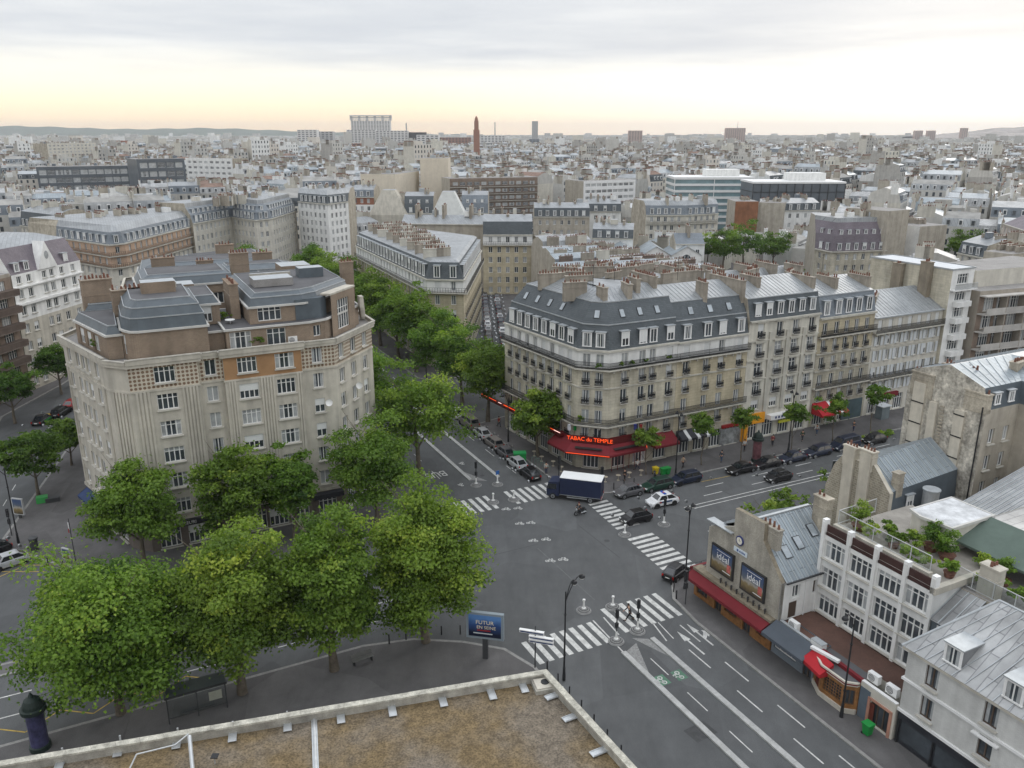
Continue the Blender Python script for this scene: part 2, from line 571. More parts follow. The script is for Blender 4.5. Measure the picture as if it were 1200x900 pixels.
def long_rail(mb, poly, on, d, z, h=1.0, step=.16, mat=None, inner=0.06):
	mat = mat or IRON
	n = len(poly)
	out = inset(poly, [-(d - inner) if on[i] else 0 for i in range(n)])
	for i in range(n):
		if not on[i]: continue
		a, b = out[i], out[(i + 1) % n]
		L = math.hypot(b[0] - a[0], b[1] - a[1]); rz = math.atan2(b[1] - a[1], b[0] - a[0])
		c = ((a[0] + b[0]) / 2, (a[1] + b[1]) / 2)
		for zz in (.08, .25, .5, h):
			mb.box((c[0], c[1], z + zz), (L, .04, .045), mat, rz)
		k = int(L / step)
		for t in range(k + 1):
			f = t / max(k, 1)
			mb.box((a[0] + (b[0] - a[0]) * f, a[1] + (b[1] - a[1]) * f, z + h / 2), (.055, .03, h), mat, rz)


WV = [0, 0, 0, 1, 1, 1, 2, 2, 5, 3]


class Bld:
	"""one building: walls with cut openings, every window a part, roof with dormers, skylights and chimneys under it"""

	def __init__(s, name, label, cat, poly, kinds, group=None, lod=0):
		s.poly, s.kinds, s.lod = poly, kinds, lod
		cx = sum(p[0] for p in poly) / len(poly); cy = sum(p[1] for p in poly) / len(poly)
		s.t = thing(name, label, cat, cx, cy, group=group)
		s.c = (cx, cy)
		s.wall, s.trim, s.roofmb = MB(), MB(), MB()
		s.wins, s.roofsubs, s.other = [], [], []
		s.r = random.Random(int(cx * 13 + cy * 7))
		s.z = 0.0
		s.nwin = 0

	def on(s, ks='S'):
		return [k in ks for k in s.kinds]

	def floor(s, h, win=None, wmat=None, rail=None, bay=2.5, ks='SC', edges=None, kind='std', vs=None, margin=.9, corn=0, skipp=0.0, cut=None, pat=None, party=None):
		"""one storey: openings on the edges of kind ks (or the indices edges); win = (w, h, sill)"""
		z = s.z
		n = len(s.poly)
		for i in range(n):
			a, b = s.poly[i], s.poly[(i + 1) % n]
			k = s.kinds[i]
			L = math.hypot(b[0] - a[0], b[1] - a[1])
			wm = wmat if k != 'P' else (party or wmat)
			ops, pos = [], []
			if win and k in ks and (edges is None or i in edges) and L > 1.6:
				w, wh, sill = win
				by = bay[i] if isinstance(bay, dict) else bay
				if isinstance(by, (list, tuple)):
					pos = list(by)
				else:
					nb = max(1, round((L - 2 * margin) / by))
					st = (L - 2 * margin) / nb
					pos = [margin + st * (q + .5) for q in range(nb)]
				pos = [x for x in pos if w / 2 + .1 < x < L - w / 2 - .1]
				if skipp: pos = [x for x in pos if s.r.random() > skipp]
				ops = [(x - w / 2, x + w / 2, z + sill, z + sill + wh) for x in pos]
			wall_grid(s.wall, a, b, z, z + h, ops, wm, .2)
			for x in pos:
				v = s.r.choice(vs or WV)
				m = frame(a, b, x, z + win[2], .17)
				o = link('window', win_mesh(win[0], win[1], kind, v), s.t, m)
				s.nwin += 1
				if rail == 'j' and k == 'S':
					link('railing', rail_mesh(win[0]), o, m)
				elif s.lod == 0 and rail != 'b':
					sm = MB(); key = ('sill', round(win[0], 1))
					if key not in CACHE:
						sill_box(sm, win[0]); CACHE[key] = sm.mesh('sill')
					link('sill', CACHE[key], o, frame(a, b, x, z + win[2] - .004, 0))
		if corn:
			ring(s.trim, s.poly, s.on('S'), corn, z + h - .2, z + h - .02, CORN)
		if rail == 'b':
			s.balcony(z, .75)
		s.z += h
		return s

	def balcony(s, z, d=.75, edges=None, rmat=None, slab=None, hr=.95):
		on = s.on('S') if edges is None else [i in edges for i in range(len(s.poly))]
		bm = MB(); ring(bm, s.poly, on, d, z - .22, z - .02, slab or CORN)
		n = len(s.poly)
		for i in range(n):      # brackets under the slab
			if not on[i] or s.lod > 0: continue
			a, b = s.poly[i], s.poly[(i + 1) % n]
			L = math.hypot(b[0] - a[0], b[1] - a[1])
			for k in range(int(L / 1.3)):
				f = frame(a, b, .6 + k * 1.3, z - .42, 0)
				bm.box((0, -.27, 0), (.16, .52, .36), slab or CORN, m=f)
		o = bm.build('balcony', s.t)
		rm = MB(); long_rail(rm, s.poly, on, d, z, hr, .16 if s.lod == 0 else .5, rmat)
		rm.build('railing', o)

	def cornice(s, z, d=.4, h=.3, mat=None, ks='S'):
		ring(s.trim, s.poly, s.on(ks), d, z - h, z, mat or CORN)

	def roof(s, rings, mats, cap=None, party=None, court=None):
		"""rings: [(dz, inset)] above s.z; mats[k] covers the slope between ring k and k+1"""
		base = s.poly
		prev, zp = base, s.z
		s.rings = [(base, s.z)]
		for (dz, ins), mt in zip(rings, mats):
			ds = [0 if k == 'P' else (ins if k == 'S' or court is None else ins * court) for k in s.kinds]
			cur = inset(base, ds)
			zc = s.z + dz
			n = len(base)
			for i in range(n):
				j = (i + 1) % n
				mm = (party or mt) if s.kinds[i] == 'P' else mt
				q = [(prev[i][0], prev[i][1], zp), (prev[j][0], prev[j][1], zp), (cur[j][0], cur[j][1], zc), (cur[i][0], cur[i][1], zc)]
				s.roofmb.poly(q, mm)
			prev, zp = cur, zc
			s.rings.append((cur, zc))
		s.roofmb.poly([(p[0], p[1], zp) for p in prev], cap or mats[-1])
		s.top = zp
		return s

	def slope_line(s, k, mat=None, w=.1):
		"""raised flashing along ring k"""
		poly, z = s.rings[k]
		ring(s.roofmb, poly, s.on('SC'), w, z - .06, z + .08, mat or ZPLAIN)

	def ribs(s, k, step=.7, ks='SC', mat=None):
		"""standing seams up the slope between ring k and k+1"""
		(p0, z0), (p1, z1) = s.rings[k], s.rings[k + 1]
		n = len(p0)
		for i in range(n):
			if s.kinds[i] not in ks: continue
			j = (i + 1) % n
			a, b, A, B = Vector((*p0[i], z0)), Vector((*p0[j], z0)), Vector((*p1[i], z1)), Vector((*p1[j], z1))
			L = (b - a).length
			d = (b - a).normalized()
			up = d.cross(((A + B) / 2 - (a + b) / 2)).normalized()
			c = int(L / step)
			for t in range(1, c):
				sx = L * t / c
				lo = a + d * sx
				# where the seam meets the upper edge or a hip
				top = A + (B - A) * (sx / L)
				w = d * .025
				s.roofmb.poly([lo - w + up * .05, lo + w + up * .05, top + w + up * .05, top - w + up * .05], mat or ZPLAIN)
				s.roofmb.poly([lo - w, lo - w + up * .05, top - w + up * .05, top - w][::-1], mat or ZPLAIN)
				s.roofmb.poly([lo + w, lo + w + up * .05, top + w + up * .05, top + w], mat or ZPLAIN)

	def dormers(s, k, bay=2.5, w=1.25, h=1.9, up=.35, mat=None, edges=None, style='box', margin=.9, ks='S', vs=(0, 0, 1, 1, 2, 3)):
		(p0, z0), (p1, z1) = s.rings[k], s.rings[k + 1]
		n = len(p0)
		for i in range(n):
			if (edges is not None and i not in edges) or s.kinds[i] not in ks: continue
			a, b = p0[i], p0[(i + 1) % n]
			L = math.hypot(b[0] - a[0], b[1] - a[1])
			if L < 2: continue
			by = bay[i] if isinstance(bay, dict) else bay
			if isinstance(by, (list, tuple)): pos = by
			else:
				nb = max(1, round((L - 2 * margin) / by)); st = (L - 2 * margin) / nb
				pos = [margin + st * (q + .5) for q in range(nb)]
			run = math.hypot(*(Vector(p1[i]) - Vector(p0[i])))
			ins = abs((Vector(p1[i]) - Vector(a)).dot(Vector((-(b[1] - a[1]), b[0] - a[0])).normalized()))
			dep = ins * (up + h) / (z1 - z0) + .35
			for x in pos:
				s.roofsubs.append(('dormer', dormer_mesh(w, h, round(dep, 2), mat or SLATE, s.r.choice(vs), style), frame(a, b, x, z0 + up, max(.05, ins * up / (z1 - z0) - .02))))

	def skylights(s, k, bay=3.0, f=.5, w=.8, h=1.2, edges=None, margin=1.2, ks='S', drop=.2):
		(p0, z0), (p1, z1) = s.rings[k], s.rings[k + 1]
		n = len(p0)
		for i in range(n):
			if (edges is not None and i not in edges) or s.kinds[i] not in ks: continue
			j = (i + 1) % n
			a, b, A, B = Vector((*p0[i], z0)), Vector((*p0[j], z0)), Vector((*p1[i], z1)), Vector((*p1[j], z1))
			L = (b - a).length
			d = (b - a).normalized()
			nrm2 = Vector((-d.y, d.x, 0))
			ins = (A - a).dot(nrm2)
			ydir = (nrm2 * ins + Vector((0, 0, z1 - z0))).normalized()
			zdir = d.cross(ydir)
			nb = max(1, round((L - 2 * margin) / bay)); st = (L - 2 * margin) / nb
			for q in range(nb):
				if s.r.random() < drop: continue
				o = a + d * (margin + st * (q + .5)) + (nrm2 * ins + Vector((0, 0, z1 - z0))) * f
				m = Matrix(((d.x, ydir.x, zdir.x, o.x), (d.y, ydir.y, zdir.y, o.y), (d.z, ydir.z, zdir.z, o.z), (0, 0, 0, 1)))
				s.roofsubs.append(('skylight', sky_mesh(w, h), m))

	def chimney(s, x, y, z, L, wd, h, rz, npots, mat=None, rows=1):
		s.roofsubs.append(('chimney', chimney_mesh(L, wd, h, npots, mat or CHIMW, rows, s.r.randint(0, 3)), TR(x, y, z, rz)))

	def sub(s, name, mesh, m):
		s.roofsubs.append((name, mesh, m))

	def done(s):
		s.wall.build('wall', s.t)
		s.trim.build('cornice', s.t)
		r = s.roofmb.build('roof', s.t)
		for name, me, m in s.roofsubs:
			link(name, me, r if r is not None else s.t, m)
		return s.t


def PQ(l):
	return [W(p, q) for p, q in l]


def text_obj(name, body, size, mat, parent, m, extrude=.01, align='CENTER', width=None):
	cu = D.curves.new(name, 'FONT')
	cu.body = body; cu.size = size; cu.align_x = align; cu.align_y = 'CENTER'
	cu.extrude = extrude
	cu.materials.append(mat)
	tmp = D.objects.new('tmp', cu)
	me = D.meshes.new_from_object(tmp)
	D.objects.remove(tmp)
	return link(name, me, parent, m)


def upright(m):
	"""text lies in local x, y: stand it up on a wall frame (x along, z up), facing out (-y)"""
	return m @ Matrix.Rotation(R(90), 4, 'X')
# ================================================================= the corner block and the row along the cross boulevard
TILE = M('scallop_tiles', (.45, .4, .3), var=.12)
nt = TILE.node_tree; N, Lk = nt.nodes.new, nt.links.new
vo = N('ShaderNodeTexVoronoi'); vo.inputs['Randomness'].default_value = 0; vo.inputs['Scale'].default_value = 2.3
Lk(grid_uv(nt, [n for n in nt.nodes if n.type == 'NEW_GEOMETRY'][0]), vo.inputs['Vector'])
cr = N('ShaderNodeValToRGB'); e = cr.color_ramp.elements
e[0].position = .3; e[0].color = (.19, .125, .085, 1); e[1].position = .42; e[1].color = (.52, .47, .38, 1)
Lk(vo.outputs['Distance'], cr.inputs[0]); Lk(cr.outputs[0], [n for n in nt.nodes if n.type == 'VECT_MATH' and n.operation == 'SCALE'][0].inputs[0])
ROWG = 'buildings along the cross boulevard'
LATER = []


def shopwall(b, h=4.0, wm=None, bay=3.0, win=(2.2, 2.7, .25), edges=None, kind='wide', vs=(0, 0, 0, 1)):
	b.floor(h, win, wm or STONE2, bay=bay, ks='S', edges=edges, kind=kind, vs=vs, margin=.5, party=RUBBLE)


def mansard_stacks(b, spots, z=None, mat=None):
	"""chimney stacks at (p, q, length, angle in grid, height)"""
	for p, q, L, ang, zb, h in spots:
		x, y = W(p, q)
		b.chimney(x, y, zb, L, .65, h, TH + R(ang), max(3, int(L / .42)), mat or CHIMW)


# --- the corner building over the cafe
C = Bld('corner_building', 'chamfered stone corner building with slate mansard above the red tabac awning', 'building',
		PQ([(56, 91), (59, 88.2), (70.4, 88.2), (70.4, 103), (62, 113), (54.3, 110)]), 'SSPCCS')
fb = {0: [1.1, 2.9], 1: [2.6, 5.5, 7.2, 10.1], 4: 3.0, 5: 2.15, 3: 3}
shopwall(C, 4.0, STONE2, edges=(0, 1, 5))
C.floor(2.7, (1.05, 1.75, .35), STONE2, bay=fb, rail='j', party=OLDWALL)
C.floor(2.65, (1.05, 1.95, .1), STONE, bay=fb, rail='b', party=OLDWALL)
C.floor(2.7, (1.05, 2.0, .2), STONE, bay=fb, rail='j', corn=.18, party=OLDWALL, vs=(0, 0, 1, 1, 0))
C.floor(2.65, (1.05, 1.8, .25), STONE, bay=fb, rail='j', corn=.3, party=OLDWALL, vs=(2, 2, 1, 4))
C.floor(2.5, (1.05, 1.9, .05), WHITE, bay=fb, rail='b', party=OLDWALL, vs=(2, 4, 2, 1))
C.cornice(C.z + .05, .35, .25)
C.roof([(3.3, .9), (6.0, 2.7), (7.4, 6.0)], [SLATE, SLATE, ZINC], cap=ZINC, party=OLDWALL)
C.slope_line(1); C.slope_line(2)
C.dormers(0, bay=fb, w=1.25, h=2.0, up=.4, mat=SLATE, edges=(0, 1, 5))
C.skylights(1, bay={0: 2.2, 1: 2.9, 5: 2.2}.get(1), edges=(0, 1, 5), f=.45, drop=.1)
C.ribs(2, .75)
for p, q, z, h in ((60.5, 95, 24.5, 3.2), (66, 98, 24.6, 2.8), (75, 95, 24.4, 3.4), (81, 97, 24, 2.6), (90, 95, 24, 3.2), (104, 95, 23.4, 3)):
	am = MB(); am.cyl((0, 0, 0), (0, 0, h), .035, .03, 5, DARK)
	for k in range(6): am.box((0, 0, h - .12 - .14 * (k % 3)), (.03, 1.1 - .12 * k, .03), DARK)
	am.box((0, 0, h - .2), (1.2, .03, .03), DARK); C.sub('aerial', am.mesh('aerial'), TR(*W(p, q), z, p)) if p < 70 else LATER.append((am.mesh('aerial'), TR(*W(p, q), z, p)))
mansard_stacks(C, [(60.2, 92.2, 1.9, 90, 21.6, 3.4), (64.2, 92.2, 2.6, 78, 22.6, 2.6), (66.2, 93.4, 2.6, 85, 22.6, 3.0), (61, 99.5, 4.2, -10, 23.2, 2.2),
				   (59, 104, 4.0, -8, 23.2, 2.0), (58.2, 96, 3.4, -8, 23.0, 2.2), (69.4, 95.5, 5.5, 90, 22.8, 2.8), (63.5, 105, 3.2, -20, 23.0, 2.0), (67.5, 100.5, 3, 15, 23, 2.3)])
C.done()
Cthing = C.t


def row(name, label, p0, p1, depth, q0=88.2):
	b = Bld(name, label, 'building', PQ([(p0, q0), (p1, q0), (p1, q0 + depth), (p0, q0 + depth)]), 'SPCP', ROWG)
	return b


C2 = row('apartment_building', 'narrow stone building with two tiers of dark slate mansard right of the tabac corner', 70.44, 83.2, 13.5)
fb = {0: [1.6, 5.2, 7.9, 11.3], 2: 3.0}
shopwall(C2, 3.9, STONE2, bay=3.1)
C2.floor(2.75, (1.05, 1.7, .4), STONE3, bay=fb, rail='j', party=OLDWALL)
C2.floor(2.7, (1.1, 1.9, .1), STONE3, bay=fb, rail='b', party=OLDWALL, vs=(0, 1, 2))
C2.floor(2.75, (1.1, 1.95, .2), STONE3, bay=fb, rail='j', corn=.2, party=OLDWALL)
C2.floor(2.6, (1.1, 1.8, .2), STONE3, bay=fb, rail='j', corn=.35, party=OLDWALL)
C2.floor(2.35, (1.1, 1.8, .05), WHITE, bay=fb, rail='b', party=OLDWALL, vs=(4, 2, 1))
C2.cornice(C2.z + .05, .35, .25)
C2.roof([(2.9, .8), (5.3, 2.2), (6.9, 6.5)], [SLATE, SLATE, ZINC], cap=ZINC, party=OLDWALL)
C2.slope_line(1); C2.slope_line(2)
C2.dormers(0, bay=fb, w=1.25, h=1.95, up=.35, mat=SLATE, edges=(0,))
C2.skylights(1, bay=3.0, edges=(0,), f=.45, w=.9, h=1.2, drop=0)
C2.ribs(2, .75)
mansard_stacks(C2, [(83.0, 93.5, 7.5, 90, 20.5, 3.9), (76.5, 91.3, 2.4, 80, 21.6, 3.0), (75, 97, 3, 10, 22.5, 2.6), (80, 99.6, 4, 0, 22, 2.6), (71.4, 97, 3.6, 90, 22, 2.6)])
for am, m in LATER[:2]: C2.sub('aerial', am, m)
C2.done()

N3 = row('apartment_building', 'pale ornate facade with tall white arched windows and one tier of slate', 83.24, 97.2, 13)
fb = {0: [2.3, 6.0, 9.2, 12.5], 2: 3.0}
shopwall(N3, 4.4, ORNATE, bay=3.3)
N3.floor(2.5, (1.5, 1.5, .5), ORNATE, bay=fb, kind='bars', vs=(4, 2, 3), party=OLDWALL)
for k in range(3):
	N3.floor(2.95, (1.45 if k else 1.5, 2.15, .25), ORNATE, bay=fb, rail='j', kind='bars', corn=.22, party=OLDWALL, vs=(0, 1, 1, 2))
N3.floor(2.95, (1.2, 2.2, .2), ORNATE, bay=fb, rail='j', corn=.3, party=OLDWALL)
N3.cornice(N3.z + .05, .4, .25)
for pp in (4.2, 7.6, 10.9):      # pilasters and hoods between the bays
	N3.trim.box((0, -.12, 10.6), (.55, .22, 12.4), CORN, m=frame(N3.poly[0], N3.poly[1], pp, 0))
for k in range(4):
	for x in fb[0]:
		N3.trim.box((0, -.16, 0), (2.1, .3, .2), CORN, m=frame(N3.poly[0], N3.poly[1], x, 9.55 + 2.95 * k))
N3.roof([(3.2, .9), (5.2, 6.4)], [SLATE, ZINC], cap=ZINC, party=OLDWALL)
N3.slope_line(1)
N3.dormers(0, bay=2.15, w=1.1, h=1.9, up=.6, mat=SLATE, edges=(0,), margin=.5)
N3.ribs(1, .75)
mansard_stacks(N3, [(87.5, 93.5, 4.0, 90, 20.5, 3.8), (97.0, 92.6, 5.5, 90, 20.2, 3.6), (84.2, 97.5, 4.0, 90, 21.5, 3.0), (92, 98, 3.5, 20, 21.5, 2.8)])
N3.sub('aerial', *LATER[2]); N3.done()

N4 = row('apartment_building', 'grey golden stone building with two long iron balconies behind the red striped awning', 97.24, 109.4, 13)
fb = {0: [1.4, 3.9, 6.1, 8.3, 10.6], 2: 3.0}
shopwall(N4, 3.9, STONE2, bay=3.0)
N4.floor(2.7, (1.0, 1.7, .4), STONE2, bay=fb, rail='j', party=OLDWALL)
N4.floor(2.75, (1.05, 1.9, .1), STONE2, bay=fb, rail='b', corn=.2, party=OLDWALL)
N4.floor(2.8, (1.05, 1.95, .2), STONE2, bay=fb, rail='j', corn=.24, party=OLDWALL, vs=(0, 1, 2))
N4.floor(2.75, (1.05, 1.85, .2), STONE3, bay=fb, rail='j', corn=.34, party=OLDWALL)
N4.floor(2.9, (1.05, 1.95, .1), STONE3, bay=fb, rail='b', party=OLDWALL, vs=(0, 1))
N4.cornice(N4.z + .05, .4, .3)
N4.roof([(3.3, .8), (5.0, 6.4)], [SLATE_L, ZINC], cap=ZINC, party=OLDWALL)
N4.slope_line(1)
N4.dormers(0, bay=fb, w=1.2, h=2.2, up=.35, mat=SLATE_L, edges=(0,), vs=(0, 1, 0))
N4.ribs(1, .75)
mansard_stacks(N4, [(102.5, 92.5, 4.2, 90, 19.6, 3.6), (109.2, 92.0, 4.2, 90, 19.6, 3.4), (100, 98, 3.4, 30, 20.5, 3)])
N4.sub('aerial', *LATER[3]); N4.done()

N5 = row('apartment_building', 'lower cream building with pale louvred shutters under a plain zinc slope', 109.44, 125.9, 12)
fb = {0: [1.5, 3.9, 6.2, 8.5, 10.8, 13.1, 15.2], 2: 3.0}
shopwall(N5, 3.7, CREAM, bay=3.2)
N5.floor(2.6, (.95, 1.7, .3), CREAM, bay=fb, kind='shutters', party=RUBBLE)
N5.floor(2.6, (.95, 1.75, .2), CREAM, bay=fb, rail='b', kind='shutters', party=RUBBLE)
N5.floor(2.65, (.95, 1.75, .4), CREAM, bay=fb, kind='shutters', corn=.12, party=RUBBLE)
N5.floor(2.6, (.95, 1.7, .4), CREAM, bay=fb, kind='shutters', party=RUBBLE)
N5.floor(2.5, (1.0, 1.7, .3), CREAM, bay=fb, rail='b', vs=(4, 4, 4, 2), party=RUBBLE)
N5.cornice(N5.z + .05, .35, .2, ZPLAIN)
N5.roof([(3.0, 5.9)], [ZINC], cap=ZINC, party=RUBBLE)
N5.ribs(0, .8)
mansard_stacks(N5, [(114.2, 92.5, 4.6, 35, 17.2, 2.0)])
N5.done()

# --- white modernist tower with the blank party walls
WT = Bld('apartment_building', 'tall white modernist block with bay windows and blank beige side walls', 'building',
		 PQ([(125.94, 87.6), (131.6, 87.6), (131.6, 104), (125.94, 104)]), 'SPPP', ROWG)
for k in range(8):
	WT.floor(2.85, (2.7, 1.7, .75) if k else (3.0, 2.2, .3), WHITE, bay=[2.9], kind='wide', vs=(0, 0, 1), party=STONE)
for k in (3, 4, 5, 6):
	bm = MB()
	bm.box((0, -.55, 0), (3.4, 1.1, .9), WHITE, m=frame(WT.poly[0], WT.poly[1], 2.9, 2.85 * k + .3))
	bm.build('bay_window', WT.t)
WT.balcony(2.85 * 7, 1.0, [0], STEEL, WHITE)
WT.roof([(.5, 0.02)], [WHITE], cap=M('pale_roof_membrane', (.58, .60, .62), var=.1), party=STONE)
ring(WT.roofmb, WT.poly, [True] * 4, .12, WT.z + .35, WT.z + .62, ZPLAIN)
for q in (92, 97.5):
	x, y = W(125.3, q)
	WT.chimney(x, y, 14.6 if q < 95 else 12, .9, 1.9, 9.4 if q < 95 else 11, TH, 4, M('dark_flue_wall', (.25, .215, .165), var=.2, streak=.3))
WT.done()

# --- brown concrete apartments with loggias
BA = Bld('apartment_building', 'concrete apartment block with long loggia balconies and planters right of the white block', 'building',
		 PQ([(132.4, 86.5), (160, 83), (160, 100), (132.4, 100)]), 'SPPP', ROWG)
TAUPE = M('taupe_concrete', (.33, .295, .25), var=.12, streak=.25)
LOGG = M('loggia_wall', (.22, .17, .135), var=.2)
for k in range(6):
	BA.floor(3.1, (2.3, 2.4, .3), LOGG, bay=2.9, kind='wide', vs=(0, 1, 2, 2, 5), party=TAUPE)
for k in range(1, 7):
	z = 3.1 * k
	bm = MB()
	ring(bm, BA.poly, BA.on('S'), 1.5, z - .18, z + .02, M('pale_concrete', (.46, .44, .41), var=.12, streak=.2))
	o = bm.build('balcony', BA.t)
	if k < 6:
		rm = MB()
		for q in range(6):
			m = frame(BA.poly[0], BA.poly[1], 2.6 + 4.4 * q, z + .02)
			rm.box((0, -1.42, .5), (4.2, .08, .95), M('tinted_balustrade', (.40, .385, .36), rough=.3, var=.15) if q % 2 else M('pale_concrete', (.46, .44, .41)), m=m)
			rm.box((2.2, -.75, 1.5), (.16, 1.4, 2.9), TAUPE, m=m)
		rm.build('balustrade', o)
BA.roof([(.7, .02)], [TAUPE], cap=GRAVELROOF, party=TAUPE)
rm = MB()
rm.prism(PQ([(135, 89.5), (158, 87), (158, 98), (135, 98)]), 19.3, 22.2, CREAM, GRAVELROOF)
rm.build('penthouse', BA.t)
BA.done()

# --- roofs of the wings behind the row, seen over its ridges
def wing(name, label, pq, kinds, h, walls, roofspec, mats, cap=None, chim=(), group=None, win=(1.0, 1.7, .6), n=6, bay=2.6, lod=1, cat='building', dorm=None, vs=None, party=OLDWALL, ribk=None, kind='std', corn=0.0, court=None):
	b = Bld(name, label, cat, PQ(pq), kinds, group, lod=lod)
	for k in range(n):
		b.floor(h / n, win if win else None, walls[min(k, len(walls) - 1)], bay=bay, vs=vs or (0, 0, 1, 2, 2), party=party, kind=kind)
	if corn: b.cornice(b.z + .05, corn, .3)
	b.roof(roofspec, mats, cap=cap or mats[-1], party=party, court=court)
	if dorm:
		for dk in (dorm if isinstance(dorm, list) else [dorm]): b.dormers(**dk)
	if ribk is not None: b.ribs(ribk, .8)
	mansard_stacks(b, chim)
	b.done()
	return b


wing('courtyard_wing', 'zinc roofed wing crowded with chimney pots behind the tabac corner', [(62.2, 113.2), (70.6, 103.2), (83, 102), (83, 112), (72, 118)], 'CPCPC', 20, [BEIGE],
	 [(3.4, 3.2)], [ZINC], chim=[(66, 112, 4, -40, 21.5, 3), (70, 108.5, 5, -20, 22, 2.8), (74, 106, 4, 0, 22, 2.8), (78, 108, 5, 10, 22, 2.6), (74, 113, 4, 20, 21.4, 3), (81, 105, 4, 90, 21.6, 3)], ribk=0, win=None, n=1)
wing('courtyard_wing', 'long zinc slope with chimney stacks behind the ornate pale facade', [(83.3, 101.6), (109, 101.5), (109, 112), (83.3, 112)], 'CPCP', 18.6, [BEIGE],
	 [(4.0, 4.9)], [ZINC], chim=[(85, 104, 5, 90, 20, 4), (91, 106, 5, 90, 20, 3.6), (97, 105, 5, 90, 20, 3.6), (103, 106.5, 5, 90, 20, 3.4), (107, 104, 4, 90, 20, 3.2)], ribk=0, win=None, n=1)
wing('courtyard_wing', 'low grey zinc wing behind the shuttered cream building', [(109.3, 101), (125, 101), (125, 109), (109.3, 109)], 'CPCP', 13, [BEIGE], [(2.6, 3.7)], [ZINC_OLD], chim=[(111, 104, 5, 90, 14, 4.6), (118, 105, 4, 90, 14, 3)], ribk=0, win=None, n=1)

# ================================================================= art deco block on the left
L = Bld('art_deco_block', 'beige art deco apartment block with fluted piers and brick attics behind the plane trees', 'building',
		PQ([(1.2, 91.3), (8.1, 91.3), (8.1, 91.95), (10.7, 91.95), (10.7, 91.3), (19.2, 91.3), (19.2, 91.8), (23.2, 91.8), (29.8, 98.6), (29.8, 122), (3, 122), (-5, 107), (-.7, 93.3)]),
		'SSSSSSSSSPSSS')
wide = {0: [3.5], 4: [2.5, 6.6]}
narrow = {2: [1.3], 6: [1.9], 7: [1.5, 4.4, 7.4], 8: 3.2, 10: 3.2, 11: [1.8, 4.8, 6.5, 8.2, 11]}


def twosize(b, h, specs, mat, vs=None, party=None, matmap=None):
	"""storey with a window size per edge: specs {edge: (positions or bay, (w, h, sill), kind)}"""
	z = b.z
	n = len(b.poly)
	for i in range(n):
		a, c = b.poly[i], b.poly[(i + 1) % n]
		Ln = math.hypot(c[0] - a[0], c[1] - a[1])
		ops, pos = [], []
		if i in specs:
			pos, win, kind = specs[i]
			if not isinstance(pos, (list, tuple)):
				nb = max(1, round((Ln - 1.6) / pos)); st = (Ln - 1.6) / nb
				pos = [.8 + st * (q + .5) for q in range(nb)]
			pos = [x for x in pos if x + win[0] / 2 < Ln - .05]
			ops = [(x - win[0] / 2, x + win[0] / 2, z + win[2], z + win[2] + win[1]) for x in pos]
		mm = (matmap or {}).get(i, mat)
		wall_grid(b.wall, a, c, z, z + h, ops, (party or mat) if b.kinds[i] == 'P' else mm, .2, mat)
		for x in pos:
			o = link('window', win_mesh(win[0], win[1], kind, b.r.choice(vs or WV)), b.t, frame(a, c, x, z + win[2], .17))
			key = ('sill', round(win[0], 1))
			if key not in CACHE:
				sm = MB(); sill_box(sm, win[0]); CACHE[key] = sm.mesh('sill')
			link('sill', CACHE[key], o, frame(a, c, x, z + win[2] - .004, 0))
	b.z += h


def lspecs(s=.75):
	d = {e: (pos, (2.1, 1.75, s), 'bars') for e, pos in wide.items()}
	d.update({e: (pos, (1.2, 1.75, s), 'std') for e, pos in narrow.items()})
	return d
SHOPBASE = M('brown_shop_base', (.13, .11, .095), var=.25)
twosize(L, 3.5, {e: (p, (2.2, 2.4, .3), 'wide') for e, p in {0: [2, 5], 4: [2, 4.5, 7], 6: [2], 7: [2, 5, 8], 12: [], 11: 3}.items()}, SHOPBASE, (0, 0, 3))
for k in range(5):
	twosize(L, 3.05, lspecs(), CEMENT, (0, 0, 1, 1, 1, 2, 2, 3, 5))
twosize(L, 3.0, {**lspecs(.7)}, CEMENT, (0, 0, 1), matmap={0: TILE, 2: TILE, 4: ORANGE, 6: TILE, 7: TILE})
for e, spots in {0: [(.35, 1.9, 4), (5.0, 6.75, 5)], 4: [(.3, 1.2, 3), (3.75, 5.35, 5), (7.8, 8.4, 2)], 12: [(.2, 2.4, 5)], 11: [(.3, .9, 2), (12.4, 13, 2)]}.items():
	a, c = L.poly[e], L.poly[(e + 1) % len(L.poly)]
	for s0, s1, n in spots:
		pil = MB()
		for k in range(n):
			x = s0 + (s1 - s0) * (k + .5) / n
			pil.box((0, -.06, (18.7 + 3.5) / 2), ((s1 - s0) / n * .62, .12, 15.2), CEMENT, m=frame(a, c, x, 0))
		pil.build('fluted_pier', L.t)
ring(L.trim, L.poly, L.on('S'), .14, 3.4, 3.75, CEMENT)
ring(L.trim, L.poly, L.on('S'), .1, 18.66, 18.86, CEMENT)
out = ring(L.trim, L.poly, L.on('S'), .34, 21.45, 21.8, CEMENT)
zt = L.z + .02
L.roofmb.poly([(p[0], p[1], zt) for p in L.poly], GRAVELROOF)
par = MB()
for i in range(len(out)):
	if L.kinds[i] == 'P': continue
	a, c = out[i], out[(i + 1) % len(out)]
	Ln = math.hypot(c[0] - a[0], c[1] - a[1]); rz = math.atan2(c[1] - a[1], c[0] - a[0])
	hh = .55 if i in (0, 4, 11) else .36
	par.box(((a[0] + c[0]) / 2, (a[1] + c[1]) / 2, 21.8 + hh / 2), (Ln - .02, .2, hh), CEMENT, rz)
	par.box(((a[0] + c[0]) / 2, (a[1] + c[1]) / 2, 21.83 + hh), (Ln + .1, .34, .1), M('worn_coping', (.45, .43, .38), var=.3, scale=2), rz)
par.build('parapet', L.t)


